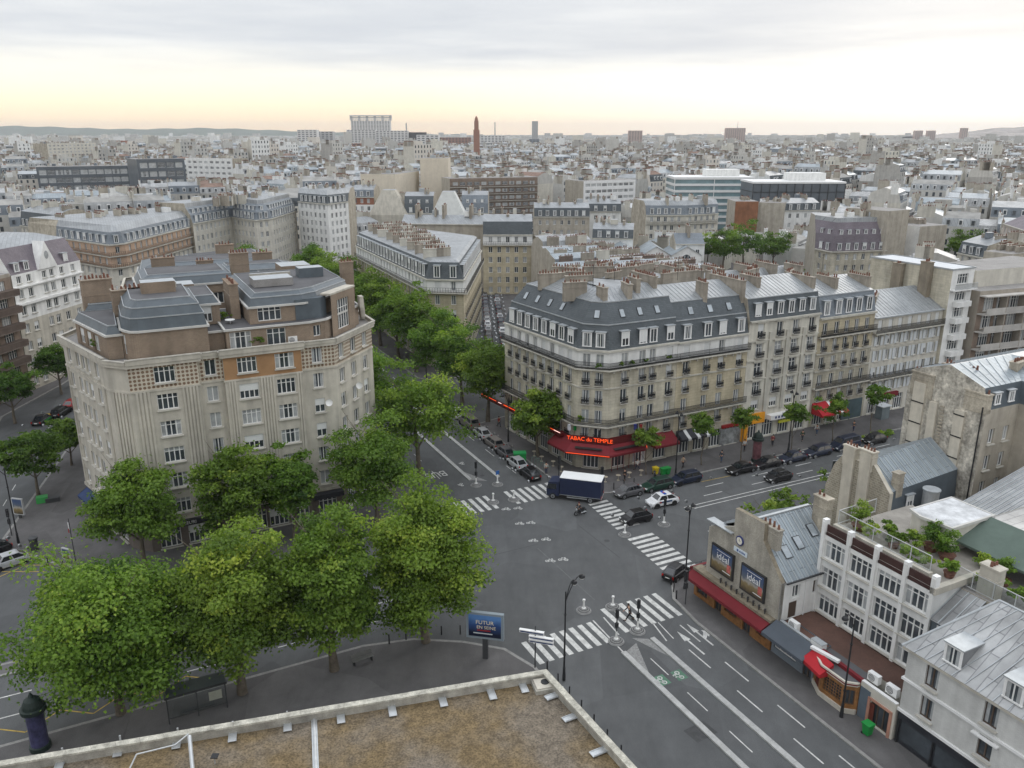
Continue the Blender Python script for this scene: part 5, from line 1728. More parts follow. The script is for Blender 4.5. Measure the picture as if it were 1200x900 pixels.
for k in range(19):         # crossing of the cross boulevard
	q = 61.9 + k * 1.0
	if 70.2 < q < 72.4: continue
	mrect(49.6 + .09 * (q - 61), q, 53.7 + .02 * (q - 61), q, .52)
for k in range(16):         # crossing of the avenue, far side
	p = 34.4 + k * 1.02
	if 41.0 < p < 43.2: continue
	mrect(p, 84.2, p, 88.3, .52)
for k in range(8):
	mrect(30.4 + k * 1.0, 54.2, 30.4 + k * 1.0, 57.8, .52)
for k in range(7):
	mrect(39.9 + k * 1.03, 54.8, 39.9 + k * 1.03, 59.2, .52)
mrect(38.0, 57.9, 37.75, 52.4, .14); mrect(39.2, 57.9, 38.9, 54.8, .14)
mrect(42.9, 55.0, 42.3, 52.0, .13); mrect(43.4, 54.8, 43.1, 52, .1)
mrect(61.5, 73.9, 200, 72.0, .14); mrect(62.5, 73.1, 200, 71.2, .14)
dashes(58, 75.6, 200, 74.2, 3, 5); dashes(60, 77.7, 200, 76.8, 3, 5); dashes(60, 67.5, 200, 66, 3, 5)
mrect(58, 81.0, 70, 80.7, .1, ROADY); mrect(68.5, 79.2, 73.5, 79.0, .1, ROADY)
dashes(45.0, 53.5, 45.0, -30, 3, 3.4); dashes(43.3, 50, 43.3, -30, 3, 3.4); dashes(39.4, 50.5, 39.4, -30, 2.6, 2.6, .1)
mrect(-90, 67.6, -10.2, 67.6, .13); mrect(-90, 70.5, -9.8, 70.5, .13)
dashes(-8, 70.1, 24, 70.1, 3, 2.6); dashes(-6, 67.2, 22, 67.2, 3, 5); dashes(-8, 78.6, 22, 78.6, 3, 5)
zz = [(-22 + 2.4 * k, 64.9 if k % 2 else 66.6) for k in range(12)]
for a, b in zip(zz, zz[1:]): mrect(*a, *b, .12, ROADY)
mrect(-15.5, 95.2, -9.5, 92.2, .12, ROADY); mrect(-14.5, 96.2, -8.8, 93.4, .12, ROADY); mrect(-14, 93, -11.8, 94.4, .12, ROADY)
dashes(43.1, 150, 43.1, 300, 3, 5); dashes(47.6, 93, 47.6, 300, 3, 4, .1); dashes(37.5, 96, 37.5, 300, 3, 4, .1)
for k in range(12): mrect(36.5 + k * 1.0, 149, 36.5 + k * 1.0, 152.4, .5)
dashes(-18, 104, -12, 150, 3, 4); dashes(-16.2, 103, -9.5, 150, 2, 3, .1)
for k in range(5): mrect(-19.5 + .9 * k, 106.4 - .1 * k, -19.3 + .9 * k, 109.6 - .1 * k, .45)


def arrow(p, q, ang, kind=0):
	c = Vector(W(p, q)); co, si = math.cos(TH + ang), math.sin(TH + ang)
	T = lambda x, y: (c.x + x * co - y * si, c.y + x * si + y * co, ZM)
	mk.poly([T(-.09, -2), T(.09, -2), T(.09, .4), T(-.09, .4)], ROADW)
	if kind == 0: mk.poly([T(-.35, .4), T(.35, .4), T(0, 2)], ROADW)
	else:
		mk.poly([T(-.3, .4), T(.3, .4), T(0, 1.9)], ROADW)
		mk.poly([T(.09, -.9), T(.09, -.4), T(.55, .1), T(.55, -.5)], ROADW); mk.poly([T(.55, -.75), T(1.15, -.15), T(.55, .45)], ROADW)


arrow(42.9 + 1.2, 50.8, 0, 0); arrow(45.7, 51.5, 0, 1)


def bike(p, q, ang, s=1.0, mat=None):
	c = Vector(W(p, q)); co, si = math.cos(TH + ang), math.sin(TH + ang)
	T = lambda x, y: (c.x + s * (x * co - y * si), c.y + s * (x * si + y * co), ZM + .004)
	mt = mat or ROADW
	for cx in (-.5, .5):
		for k in range(12):
			a0, a1 = 2 * math.pi * k / 12, 2 * math.pi * (k + 1) / 12
			mk.poly([T(cx + .36 * math.cos(a0), .36 * math.sin(a0)), T(cx + .36 * math.cos(a1), .36 * math.sin(a1)), T(cx + .22 * math.cos(a1), .22 * math.sin(a1)), T(cx + .22 * math.cos(a0), .22 * math.sin(a0))], mt)
	for x0, y0, x1, y1 in ((-.5, 0, -.15, .55), (-.15, .55, .35, .55), (.35, .55, .5, 0), (-.5, 0, .1, 0), (.1, 0, .35, .55), (.35, .55, .3, .8), (.1, .8, .35, .8), (-.15, .55, -.25, .75)):
		d = Vector((x1 - x0, y1 - y0)).normalized(); n = Vector((-d.y, d.x)) * .07
		mk.poly([T(x0 - n.x, y0 - n.y), T(x1 - n.x, y1 - n.y), T(x1 + n.x, y1 + n.y), T(x0 + n.x, y0 + n.y)], mt)


def pq_of(px, py):
	x, y = G(px, py)
	return x * CA + y * SA, -x * SA + y * CA


for px, py in ((593, 597), (607, 596), (609, 614), (622, 613), (625, 634), (640, 632.5), (645, 657.5), (660, 656)):
	bike(*pq_of(px, py), R(-30), .66)
for px, py in ((776, 797), (796, 791)):
	p, q = pq_of(px, py)
	mk.poly([(*W(p + x, q + y), ZM) for x, y in ((-.5, -.65), (.5, -.65), (.5, .65), (-.5, .65))], GREENP)
	bike(p, q, R(90), .65)
for px, py in ((541, 568), (554, 560), (542, 543)): bike(*pq_of(px, py), R(80), .6)
o = mk.build('road_marking'); o['kind'] = 'structure'
cu = text_obj('road_lettering', 'BUS', 2.2, ROADW, None, TR(*W(37.6, 97.6), ZM + .002, TH + R(180)) @ Matrix.Diagonal((.8, 1.2, 1, 1)), 0)
cu['kind'] = 'structure'
# tar patches, sealed seams and manholes
pt = MB(); r5 = random.Random(3)
TAR = M('tar_patch', (.06, .061, .062), var=.25, scale=2); TAR2 = M('worn_patch', (.125, .127, .128), var=.25, scale=2)
for k in range(20):
	p, q = r5.uniform(28, 60), r5.uniform(20, 100)
	if r5.random() < .4: p, q = r5.uniform(-15, 120), r5.uniform(63, 79)
	if (q < 58 and not 30.5 < p < 46) or (q > 88 and not 34 < p < 50): continue
	w_, h_, a = r5.uniform(.5, 2.2), r5.uniform(.6, 3.5), r5.choice((0, 0, .1, 1.57))
	co, si = math.cos(a), math.sin(a)
	if k % 3 == 0: w_, h_ = .09, r5.uniform(4, 12)
	c = [(p + x * co - y * si, q + x * si + y * co) for x, y in ((-w_ / 2, -h_ / 2), (w_ / 2, -h_ / 2), (w_ / 2, h_ / 2), (-w_ / 2, h_ / 2))]
	pt.poly([(*W(*v), .003) for v in c], TAR if k % 4 else TAR2)
	if k % 2: pt.poly([(W(p, q)[0] + 1 + .33 * math.cos(u), W(p, q)[1] + .33 * math.sin(u), .0035) for u in [math.pi * j / 8 for j in range(16)]], TAR)
tag(pt.build('road_patch'), kind='structure')
# raised lane separators
def separator(p0, q0, p1, q1, w=.5, n=1):
	a, b = W(p0, q0), W(p1, q1)
	L_ = math.hypot(b[0] - a[0], b[1] - a[1]); rz = math.atan2(b[1] - a[1], b[0] - a[0])
	mb = MB(); k = max(1, int(L_ / 2.2)); d = ((b[0] - a[0]) / L_, (b[1] - a[1]) / L_)
	for i in range(k):
		c = L_ * (i + .5) / k
		mb.box((a[0] + d[0] * c, a[1] + d[1] * c, .075), (L_ / k - .015, w, .15), SEPM, rz)
	tag(mb.build('lane_separator'), kind='structure')
SEPM = M('separator_granite', (.38, .38, .37), var=.2, scale=1.5, fine=.12)
separator(37.7, 52.3, 37.7, -60); separator(41.3, 52.9, 41.7, -60)
separator(41.0, 93.6, 41.0, 148); separator(44.8, 92.8, 44.8, 148); separator(41.0, 154, 41.0, 300)
mb = MB()
for tri in (((37.95, 52.3), (39.6, 53.0), (37.95, 48.6)), ((41.0, 53.0), (39.7, 53.8), (41.05, 50)), ((41.25, 93.6), (43, 92.4), (41.25, 97))):
	mb.poly([(*W(p, q), .012) for p, q in tri], M('hatched_paint', (.22, .22, .215), var=.3, scale=5, fine=.3))
tag(mb.build('island_paint'), kind='structure')


# ================================================================= trees
LEAF = D.materials.new('plane_leaves'); LEAF.use_nodes = True
nt = LEAF.node_tree; nt.nodes.clear()
N, Lk = nt.nodes.new, nt.links.new
out = N('ShaderNodeOutputMaterial'); mx = N('ShaderNodeMixShader'); df = N('ShaderNodeBsdfPrincipled'); tl = N('ShaderNodeBsdfTranslucent')
at = N('ShaderNodeAttribute'); at.attribute_name = 'tone'
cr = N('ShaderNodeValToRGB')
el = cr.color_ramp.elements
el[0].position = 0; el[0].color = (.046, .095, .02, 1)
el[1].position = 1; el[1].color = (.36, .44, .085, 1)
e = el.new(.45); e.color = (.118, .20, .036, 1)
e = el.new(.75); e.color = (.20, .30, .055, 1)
oi = N('ShaderNodeObjectInfo')
hs = N('ShaderNodeHueSaturation')
ma = N('ShaderNodeMapRange'); ma.inputs[3].default_value = .489; ma.inputs[4].default_value = .508
Lk(oi.outputs['Random'], ma.inputs[0]); Lk(ma.outputs[0], hs.inputs['Hue'])
Lk(at.outputs['Fac'], cr.inputs[0]); Lk(cr.outputs[0], hs.inputs['Color'])
df.inputs['Roughness'].default_value = .6; df.inputs['Specular IOR Level'].default_value = .3
hs.inputs['Saturation'].default_value = 1.05; Lk(hs.outputs[0], df.inputs['Base Color'])
br = N('ShaderNodeVectorMath'); br.operation = 'MULTIPLY'; br.inputs[1].default_value = (1.1, 1.25, .6)
Lk(hs.outputs[0], br.inputs[0]); Lk(br.outputs[0], tl.inputs['Color'])
mx.inputs[0].default_value = .42
Lk(df.outputs[0], mx.inputs[1]); Lk(tl.outputs[0], mx.inputs[2]); Lk(mx.outputs[0], out.inputs['Surface'])
BARK = M('plane_bark', (.13, .11, .085), var=.35, scale=2.5, bump=.5, bscale=5)


def crown_mesh(key, rx, ry, rz, nclump, nleaf, leaf, seed, tone=.5, hollow=.55, lump=(.2, .36), bottom=-.75):
	if key in CACHE: return CACHE[key]
	g = np.random.default_rng(seed)
	# clump centres: an uneven shell, plus some inside
	d = g.normal(size=(nclump * 4, 3)); d /= np.linalg.norm(d, axis=1)[:, None]
	d = d[d[:, 2] > bottom][:nclump]
	n = len(d)
	lob = 1 + .16 * np.sin(3 * np.arctan2(d[:, 1], d[:, 0]) + seed) + .1 * np.sin(5 * np.arctan2(d[:, 1], d[:, 0]) - 2 * seed) + .12 * g.normal(size=n)
	rad = g.uniform(hollow, 1.0, n) ** .8 * lob
	c = d * rad[:, None] * np.array([rx, ry, rz]) * .86
	cr_ = g.uniform(lump[0], lump[1], n) * min(rx, rz)
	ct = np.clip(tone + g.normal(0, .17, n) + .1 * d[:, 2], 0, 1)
	w = cr_ ** 2; w /= w.sum()
	idx = g.choice(n, nleaf, p=w)
	dd = g.normal(size=(nleaf, 3)); dd /= np.linalg.norm(dd, axis=1)[:, None]
	dd[:, 2] = np.where(dd[:, 2] < -.3, -dd[:, 2] * .6, dd[:, 2])
	r = cr_[idx] * g.uniform(.35, 1.08, nleaf)
	pos = c[idx] + dd * r[:, None] * np.array([1.1, 1.1, .8])
	stray = g.random(nleaf) < .05
	pos[stray] += dd[stray] * cr_[idx][stray][:, None] * .5
	nor = dd * .7 + g.normal(size=(nleaf, 3)) * .55 + np.array([0, 0, .55])
	nor /= np.linalg.norm(nor, axis=1)[:, None]
	t = np.cross(nor, g.normal(size=(nleaf, 3))); t /= np.linalg.norm(t, axis=1)[:, None]
	b = np.cross(nor, t)
	s = leaf * g.uniform(.6, 1.3, nleaf)[:, None]
	droop = nor * s * -.18
	v = np.stack([pos + t * s * .62 + droop, pos + b * s * .42, pos - t * s * .62 + droop, pos - b * s * .42], 1).reshape(-1, 3)
	me = D.meshes.new('crown')
	me.vertices.add(nleaf * 4); me.vertices.foreach_set('co', v.astype(np.float32).ravel())
	me.loops.add(nleaf * 4); me.loops.foreach_set('vertex_index', np.arange(nleaf * 4, dtype=np.int32))
	me.polygons.add(nleaf); me.polygons.foreach_set('loop_start', np.arange(0, nleaf * 4, 4, dtype=np.int32))
	me.polygons.foreach_set('loop_total', np.full(nleaf, 4, dtype=np.int32))
	a = me.attributes.new('tone', 'FLOAT', 'FACE')
	a.data.foreach_set('value', np.clip(ct[idx] + g.normal(0, .08, nleaf), 0, 1).astype(np.float32))
	me.materials.append(LEAF)
	me.update(); me.validate()
	CACHE[key] = me
	return me


def trunk_mesh(key, h, r, spread, seed, nl=7, bare=.3):
	if key in CACHE: return CACHE[key]
	rr = random.Random(seed)
	mb = MB()
	p = Vector((0, 0, 0)); pts = [p]
	for k in range(5):
		p = p + Vector((rr.uniform(-.06, .06) * h * .3, rr.uniform(-.06, .06) * h * .3, h * .14)); pts.append(p)
	rs = [r * (1.25 if k == 0 else 1 - .13 * k) for k in range(6)]
	for k in range(5): mb.cyl(pts[k], pts[k + 1], rs[k], rs[k + 1], 9, BARK, caps=False)
	for k in range(nl):
		a = 2 * math.pi * (k + rr.random() * .5) / nl
		b0 = pts[2 + k % 4]; ln = spread * rr.uniform(.6, .95)
		m1 = b0 + Vector((math.cos(a) * ln * .45, math.sin(a) * ln * .45, h * rr.uniform(.12, .2)))
		e1 = m1 + Vector((math.cos(a + .2) * ln * .5, math.sin(a + .2) * ln * .5, h * rr.uniform(.08, .22)))
		q0 = rs[2 + k % 4] * .55
		mb.cyl(b0, m1, q0, q0 * .6, 6, BARK, caps=False); mb.cyl(m1, e1, q0 * .6, q0 * .2, 5, BARK, caps=False)
		for s in (-1, 1):
			e2 = m1 + Vector((math.cos(a + s * .7) * ln * .4, math.sin(a + s * .7) * ln * .4, h * rr.uniform(.02, .16)))
			mb.cyl(m1, e2, q0 * .4, q0 * .12, 5, BARK, caps=False)
	me = CACHE[key] = mb.mesh('trunk', smooth=True)
	return me


def tree(label, x, y, h, cw, seed, group, key=None, leaves=9000, leaf=.36, tone=.5, clear=.28, name='plane_tree', cat='tree', squash=1.0, nclump=70, rz=0.0, hollow=.5, cz=None, z=0.13, trunk_r=None):
	"""h: height, cw: crown width, clear: bare trunk as a share of the height"""
	t = thing(name, label, cat, x, y, z, rz, group)
	k = key or ('t', seed)
	ch = h * (1 - clear)
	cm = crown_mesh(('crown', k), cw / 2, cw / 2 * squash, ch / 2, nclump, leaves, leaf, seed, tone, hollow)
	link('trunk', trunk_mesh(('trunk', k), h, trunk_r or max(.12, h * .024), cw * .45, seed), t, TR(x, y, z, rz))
	link('crown', cm, t, TR(x, y, z + h * clear + ch * .5, rz))
	return t


PT = 'plane trees in front of the art deco block'
FT = 'big plane trees along the foreground pavement'
# foreground row on the near pavement
for (px, py, h, cw, ang, tone, lab) in (
		(142, 836, 14.2, 12.6, 0, .54, 'largest plane tree at the bottom left, overhanging the advertising column'),
		(284, 812, 15.4, 9.5, 1, .5, 'broad plane tree with bare trunk showing, right of the bus shelter'),
		(392, 785, 15.4, 7.8, 2, .52, 'slimmer plane tree between the two broad ones of the foreground row'),
		(499, 752, 15.4, 10.0, 3, .6, 'tallest bright plane tree beside the roadside billboard')):
	x, y = G(px, py, .13)
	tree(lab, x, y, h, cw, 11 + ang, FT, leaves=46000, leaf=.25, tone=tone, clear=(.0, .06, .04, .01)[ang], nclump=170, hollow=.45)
# row at the foot of the art deco block
for (p, q, h, cw, sd, tone, lab) in ((.2, 87.0, 12.8, 9.2, 21, .45, 'plane tree at the left corner of the art deco block'),
									 (10.0, 86.6, 13.0, 8.0, 22, .42, 'plane tree at the middle of the art deco front'),
									 (16.0, 87.4, 11.0, 6.0, 23, .44, 'small narrow plane tree before the art deco shopfront'),
									 (25.4, 85.8, 13.2, 9.8, 24, .46, 'plane tree at the right end of the art deco front')):
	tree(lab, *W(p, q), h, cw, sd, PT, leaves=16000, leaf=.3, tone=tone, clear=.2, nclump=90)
# avenue trees
AV = 'plane trees along the tree-lined avenue'
for (p, q, h, cw, sd, tone, lab) in ((35.2, 97.0, 15.6, 11.6, 31, .5, 'large plane tree over the bus lane by the avenue crossing'),
									 (53.2, 97.0, 10.0, 8.4, 32, .36, 'plane tree in front of the glowing red neon line beside the tabac'),
									 (53.0, 113.6, 14.0, 10.5, 33, .40, 'plane tree over the grey parked van on the avenue'),
									 (53.0, 124, 13.5, 10.0, 41, .40, 'plane tree on the corner of the narrow side street'),
									 (52.6, 133, 15.0, 11.0, 34, .38, 'tall plane tree before the blunt end of the flatiron block')):
	tree(lab, *W(p, q), h, cw, sd, AV, leaves=12000, leaf=.34, tone=tone, clear=.22, nclump=80)
protoA = None
more = [(33.0, 118, 12.0, 'plane tree just right of the art deco block, nearest its side wall'), (33.4, 129, 13, 'second plane tree along the side of the art deco block'), (33.6, 141, 13, 'third plane tree along the avenue behind the art deco block'),
		(52.8, 146, 13.5, 'plane tree at the foot of the flatiron front'), (53.0, 157, 13, 'plane tree along the flatiron side, second from its front'), (53.0, 169, 13.5, 'plane tree along the flatiron side, third from its front'),
		(33.4, 156, 13, 'plane tree opposite the flatiron side, nearer'), (33.6, 172, 13, 'plane tree opposite the flatiron side, midway'), (53.4, 183, 13, 'plane tree along the flatiron side, fourth from its front'),
		(53.6, 198, 13, 'plane tree at the far end of the flatiron side'), (34, 190, 13, 'plane tree before the striped pale facade'), (34.4, 212, 13, 'plane tree at the far end of the striped pale facade'), (54, 216, 12.5, 'plane tree past the flatiron block'), (35, 236, 12.5, 'farthest plane tree on the left of the avenue'), (54.6, 236, 12.5, 'farthest plane tree on the right of the avenue')]
for i, (p, q, h, lab) in enumerate(more):
	tree(lab, *W(p, q), h * (1.22 + .05 * math.sin(i * 3)), 11.4, 50 + i % 4, AV, key=('av', i % 4), leaves=9000, leaf=.4, tone=.42, clear=.2, nclump=70, rz=i * 1.3)
# left square
LT = 'trees on the left square'
for (px, py, h, cw, sd, tone, lab) in ((45, 580, 8.6, 9.4, 61, .16, 'dark round tree above the green planter on the left pavement'),
									   (84, 545, 6.6, 6.0, 62, .18, 'small dark tree half hidden by the left corner of the art deco block'),
									   (18, 496, 9.5, 9.0, 63, .14, 'dark tree at the left edge before the brown balconies'),
									   (72, 462, 9.0, 7.0, 64, .14, 'dark tree before the white gabled apartment house')):
	x, y = G(px, py, .13)
	tree(lab, x, y, h, cw, sd, LT, leaves=9000, leaf=.3, tone=tone, clear=.3, nclump=80, name='street_tree')
# young street trees of the cross boulevard
YT = 'young street trees along the cross boulevard'
young = [(757, 556, 7.4, 5.0, 'young tree beside the tabac awning'), (822, 545, 8.4, 4.2, 'young tree before the shop with the black and white awning'), (868, 540, 8.6, 4.4, 'leafy young tree before the orange shop sign'),
		 (926, 532, 8.6, 4.6, 'young tree before the blue and white shop'), (975, 520, 8.2, 4.8, 'young tree before the red striped awning'), (1020, 505, 8.4, 4.6, 'young tree beside the street kiosk')]
for i, (px, py, h, cw, lab) in enumerate(young):
	x, y = G(px, py, .13)
	tree(lab, x, y, h, cw, 71 + i, YT, leaves=1500, leaf=.32, tone=.42, clear=.42, nclump=26, name='young_tree', hollow=.2, trunk_r=.09)
sparse = [(52.8 + 8, 59.6, 7.4, 5.2, 'sparse lopped tree rising behind the grey gable, nearest the crossing'), (64.8, 59.4, 8, 5.0, 'sparse lopped tree rising behind the zinc roof of the gabled house'), (71.6, 59.2, 9.0, 5.2, 'sparse lopped tree rising left of the rubble wall')]
for i, (p, q, h, cw, lab) in enumerate(sparse):
	tree(lab, *W(p, q), h, cw, 81 + i, YT, leaves=650, leaf=.34, tone=.5, clear=.35, nclump=14, name='young_tree', hollow=.5, trunk_r=.13)
# ================================================================= vehicles
def paint(name, col, rough=.28):
	return M('paint_' + name, col, rough=rough, var=.05, scale=1.2, spec=.6, metal=.15)
PAINTS = dict(black=paint('black', (.012, .012, .014)), navy=paint('navy', (.015, .022, .045)), grey=paint('grey', (.10, .10, .105)), silver=paint('silver', (.38, .39, .40)),
			  taupe=paint('taupe', (.17, .155, .14)), white=paint('white', (.72, .73, .74)), green=paint('green', (.015, .045, .032)), blue=paint('blue', (.03, .07, .16)), red=paint('red', (.30, .02, .02)), yellow=paint('yellow', (.55, .38, .03)))
CARG = M('car_glass', (.018, .021, .025), rough=.05, var=0, spec=.9)
TYRE = M('tyre_rubber', (.02, .02, .021), rough=.85, var=.2)
RIM = M('wheel_rim', (.40, .41, .42), rough=.3, metal=.7, var=.1)
LAMPW = M('headlamp', (.70, .72, .72), rough=.1, var=.05, spec=.8)
LAMPR = M('tail_lamp', (.35, .015, .012), rough=.2, var=.05)
PLATE = M('number_plate', (.66, .66, .62), rough=.5, var=.05)
KINDS_ = dict(hatch=(3.95, 1.7, 1.47, 1.15, .55, -.95, -1.85), sedan=(4.5, 1.77, 1.43, 1.05, .35, -.95, -1.65), estate=(4.55, 1.76, 1.50, 1.15, .45, -1.75, -2.2),
			  mpv=(4.55, 1.8, 1.72, 1.5, .75, -1.75, -2.2), van=(4.9, 1.86, 1.92, 1.7, 1.1, -2.2, -2.42), small=(3.55, 1.62, 1.5, 1.0, .5, -1.0, -1.7))


def wheel_mesh():
	if 'wheel' in CACHE: return CACHE['wheel']
	mb = MB(); mb.cyl((0, -.1, 0), (0, .1, 0), .31, .31, 18, TYRE); a = mb.mesh('wheel')
	mb = MB()
	mb.cyl((0, -.112, 0), (0, .112, 0), .2, .2, 14, RIM)
	mb.cyl((0, -.118, 0), (0, .118, 0), .07, .07, 8, DARK)
	for k in range(5):
		an = 2 * math.pi * k / 5
		for s in (-.114, .114): mb.box((.13 * math.cos(an), s, .13 * math.sin(an)), (.05, .012, .05), DARK)
	CACHE['wheel'] = (a, mb.mesh('rim'))
	return CACHE['wheel']


def car_proto(kind):
	L_, Wd, H, wx, rx0, rx1, bx = KINDS_[kind]
	hw = Wd / 2
	belt = H * .62
	PB = PAINTS['black']
	t = thing('parked_car', 'x', 'car')
	mb = MB()
	f, r = L_ / 2, -L_ / 2
	# stations along the car: x, bottom, shoulder, top, half width
	S = [(f, .35, .48, .55, hw * .74), (f - .12, .22, .5, .66, hw * .90), (f - .45, .2, .58, belt - .16, hw * .97), (wx + .05, .2, .62, belt - .03, hw),
		 (0, .2, .64, belt, hw), (bx + .25, .2, .66, belt + .01, hw), (r + .3, .22, .62, belt - (.06 if kind == 'sedan' else 0), hw * .97), (r + .08, .28, .58, belt - .1, hw * .92), (r, .4, .55, belt - .26, hw * .8)]
	rings_ = []
	for x, zb, zs, zt, h in S:
		rings_.append([(x, -h * .9, zb), (x, -h, zb + .1), (x, -h, zs), (x, -h * .93, zt - .04), (x, -h * .84, zt), (x, h * .84, zt), (x, h * .93, zt - .04), (x, h, zs), (x, h, zb + .1), (x, h * .9, zb)])
	for A, B in zip(rings_, rings_[1:]):
		n = len(A)
		for i in range(n):
			j = (i + 1) % n
			mb.poly([A[i], B[i], B[j], A[j]][::-1], PB)
	mb.poly(rings_[0], PB); mb.poly(rings_[-1][::-1], PB)
	# cabin
	b = [(wx, hw * .86), (bx, hw * .86)]
	ro = [(rx0, hw * .68), (rx1, hw * .68)]
	bz, rz = belt - .03, H - .03
	q = lambda x, y, z: (x, y, z)
	F0, F1 = q(b[0][0], -b[0][1], bz), q(b[0][0], b[0][1], bz); B0, B1 = q(b[1][0], -b[1][1], bz), q(b[1][0], b[1][1], bz)
	f0, f1 = q(ro[0][0], -ro[0][1], rz), q(ro[0][0], ro[0][1], rz); b0, b1 = q(ro[1][0], -ro[1][1], rz), q(ro[1][0], ro[1][1], rz)
	faces = dict(windscreen=(F1, F0, f0, f1), rear_window=(B0, B1, b1, b0), side_a=(F0, B0, b0, f0), side_b=(B1, F1, f1, b1))
	for fc in faces.values(): mb.poly(fc[::-1], PB)
	xm = (rx0 + rx1) / 2
	mb.poly([f0, f1, (rx0 - .2, hw * .6, H), (rx0 - .2, -hw * .6, H)][::-1], PB)
	mb.poly([(rx0 - .2, -hw * .6, H), (rx0 - .2, hw * .6, H), (rx1 + .15, hw * .6, H), (rx1 + .15, -hw * .6, H)][::-1], PB)
	mb.poly([(rx1 + .15, -hw * .6, H), (rx1 + .15, hw * .6, H), b1, b0][::-1], PB)
	for s in (-1, 1):
		e0, e1 = (f0, b0) if s < 0 else (f1, b1)
		mb.poly([e0, (rx0 - .2, s * hw * .6, H), (rx1 + .15, s * hw * .6, H), e1][::s], PB)
	# dark sill, bumpers, wheel arches
	for s in (-1, 1):
		for x in (f - .78, r + .78):
			mb.cyl((x, s * (hw - .16), .31), (x, s * (hw + .008), .31), .375, .375, 16, TYRE)
	mb.box((0, 0, .2), (L_ * .8, Wd * .8, .12), TYRE)
	o = mb.build('body', t)
	n_ = len(o.data.materials)
	def glass(name, fc, mx=.08, mz=.12, split=None):
		A, B, C_, D_ = [Vector(p) for p in fc]
		nrm = (B - A).cross(D_ - A).normalized()
		ctr = (A + B + C_ + D_) / 4
		if nrm.dot(ctr - Vector((0, 0, ctr.z * .8))) < 0: nrm = -nrm
		gm = MB()
		P_ = lambda u, v: A.lerp(B, u).lerp(D_.lerp(C_, u), v) + nrm * .012
		cells = [(mx, 1 - mx)] if not split else [(mx, split - .025), (split + .025, 1 - mx)]
		for u0, u1 in cells:
			pts = [P_(u0, mz), P_(u1, mz), P_(u1, 1 - mz * .7), P_(u0, 1 - mz * .7)]
			if (pts[1] - pts[0]).cross(pts[3] - pts[0]).dot(nrm) < 0: pts = pts[::-1]
			gm.poly(pts, CARG)
		gm.build(name, t)
	glass('windscreen', faces['windscreen']); glass('rear_window', faces['rear_window'], .1, .16)
	glass('side_window', faces['side_a'], .07, .12, .5); glass('side_window', faces['side_b'], .07, .12, .5)
	wm, rm_ = wheel_mesh()
	for x in (f - .78, r + .78):
		for s in (-1, 1):
			m = TR(x, s * (hw - .085), .31)
			link('rim', rm_, link('wheel', wm, t, m), m)
	for s in (-1, 1):
		g_ = MB(); g_.box((f - .12, s * hw * .66, .60), (.2, .34, .13), LAMPW); g_.build('headlight', t)
		g_ = MB(); g_.box((r + .05, s * hw * .74, belt - .2), (.08, .2, .3), LAMPR); g_.build('tail_light', t)
		g_ = MB(); g_.box((wx - .25, s * (hw + .05), belt + .04), (.12, .16, .11), PB); g_.build('wing_mirror', t)
	g_ = MB(); g_.box((r - .005, 0, .62 if kind != 'sedan' else .6), (.02, .5, .11), PLATE); g_.build('number_plate', t)
	g_ = MB(); g_.box((f - .005, 0, .42), (.02, .46, .1), PLATE); g_.build('number_plate', t)
	return t


PROTO = {}
used_proto = set()


def car(kind, colour, p, q, ang, label, group=None, name='parked_car', scale=1.0):
	"""ang in the street grid: 0 faces along +p, 90 along +q"""
	if kind not in PROTO: PROTO[kind] = car_proto(kind)
	m = TR(*W(p, q), 0, TH + R(ang)) @ Matrix.Scale(scale, 4)
	if kind not in used_proto:
		used_proto.add(kind); c = PROTO[kind]; c.matrix_basis = m
	else:
		c = copy_tree(PROTO[kind], m)
	c.name = name
	c['label'] = label
	if group: c['group'] = group
	elif 'group' in c.keys(): del c['group']
	for ch in c.children:
		for sl_ in ch.material_slots:
			if sl_.material and sl_.material.name.startswith('paint_'):
				sl_.link = 'OBJECT'; sl_.material = PAINTS[colour]
	return c


KB = 'cars parked along the cross boulevard'
car('hatch', 'grey', 57.4, 80.1, 180, 'dark grey hatchback parked right behind the blue lorry', KB)
car('estate', 'green', 61.9, 80.1, 180, 'dark green estate car parked second along the cross boulevard kerb', KB)
car('estate', 'navy', 66.6, 80.1, 180, 'dark blue estate car parked beside the green bins', KB)
car('sedan', 'black', 75.6, 79.4, 180, 'dark saloon parked by the motorcycles under the leafy young tree', KB)
car('sedan', 'black', 80.2, 79.3, 180, 'black saloon parked in front of the advertising column', KB)
car('sedan', 'navy', 84.9, 79.2, 180, 'dark blue saloon parked in the middle of the row before the blue and white shop', KB)
car('estate', 'navy', 89.9, 79.2, 180, 'dark estate car parked just left of the large dark van', KB)
car('van', 'navy', 95.6, 79.3, 180, 'large dark van parked at the end of the kerb row before the red awning', KB)
car('hatch', 'black', 101.5, 79.0, 180, 'black car parked by the planted strip, half hidden by the zinc roofs', KB)
KA = 'cars parked along the avenue'
car('hatch', 'black', 48.7, 91.0, 90, 'black hatchback parked first on the avenue by the bicycle rack', KA)
car('hatch', 'silver', 48.8, 95.0, 90, 'silver hatchback parked second on the avenue', KA)
car('hatch', 'grey', 49.1, 99.4, 90, 'dark grey car parked third on the avenue, behind the silver one', KA)
car('estate', 'taupe', 49.3, 103.8, 90, 'grey brown estate car parked fourth on the avenue', KA)
car('hatch', 'silver', 49.4, 108.0, 90, 'silver grey car parked between the brown estate and the van', KA)
car('van', 'taupe', 49.5, 113.2, 90, 'grey brown van parked on the avenue under the plane trees', KA)
car('hatch', 'white', 49.6, 118.6, 90, 'white car parked behind the grey brown van', KA)
car('hatch', 'white', 47.0, 156.5, -90, 'small white car parked on the avenue past the second crossing', KA)
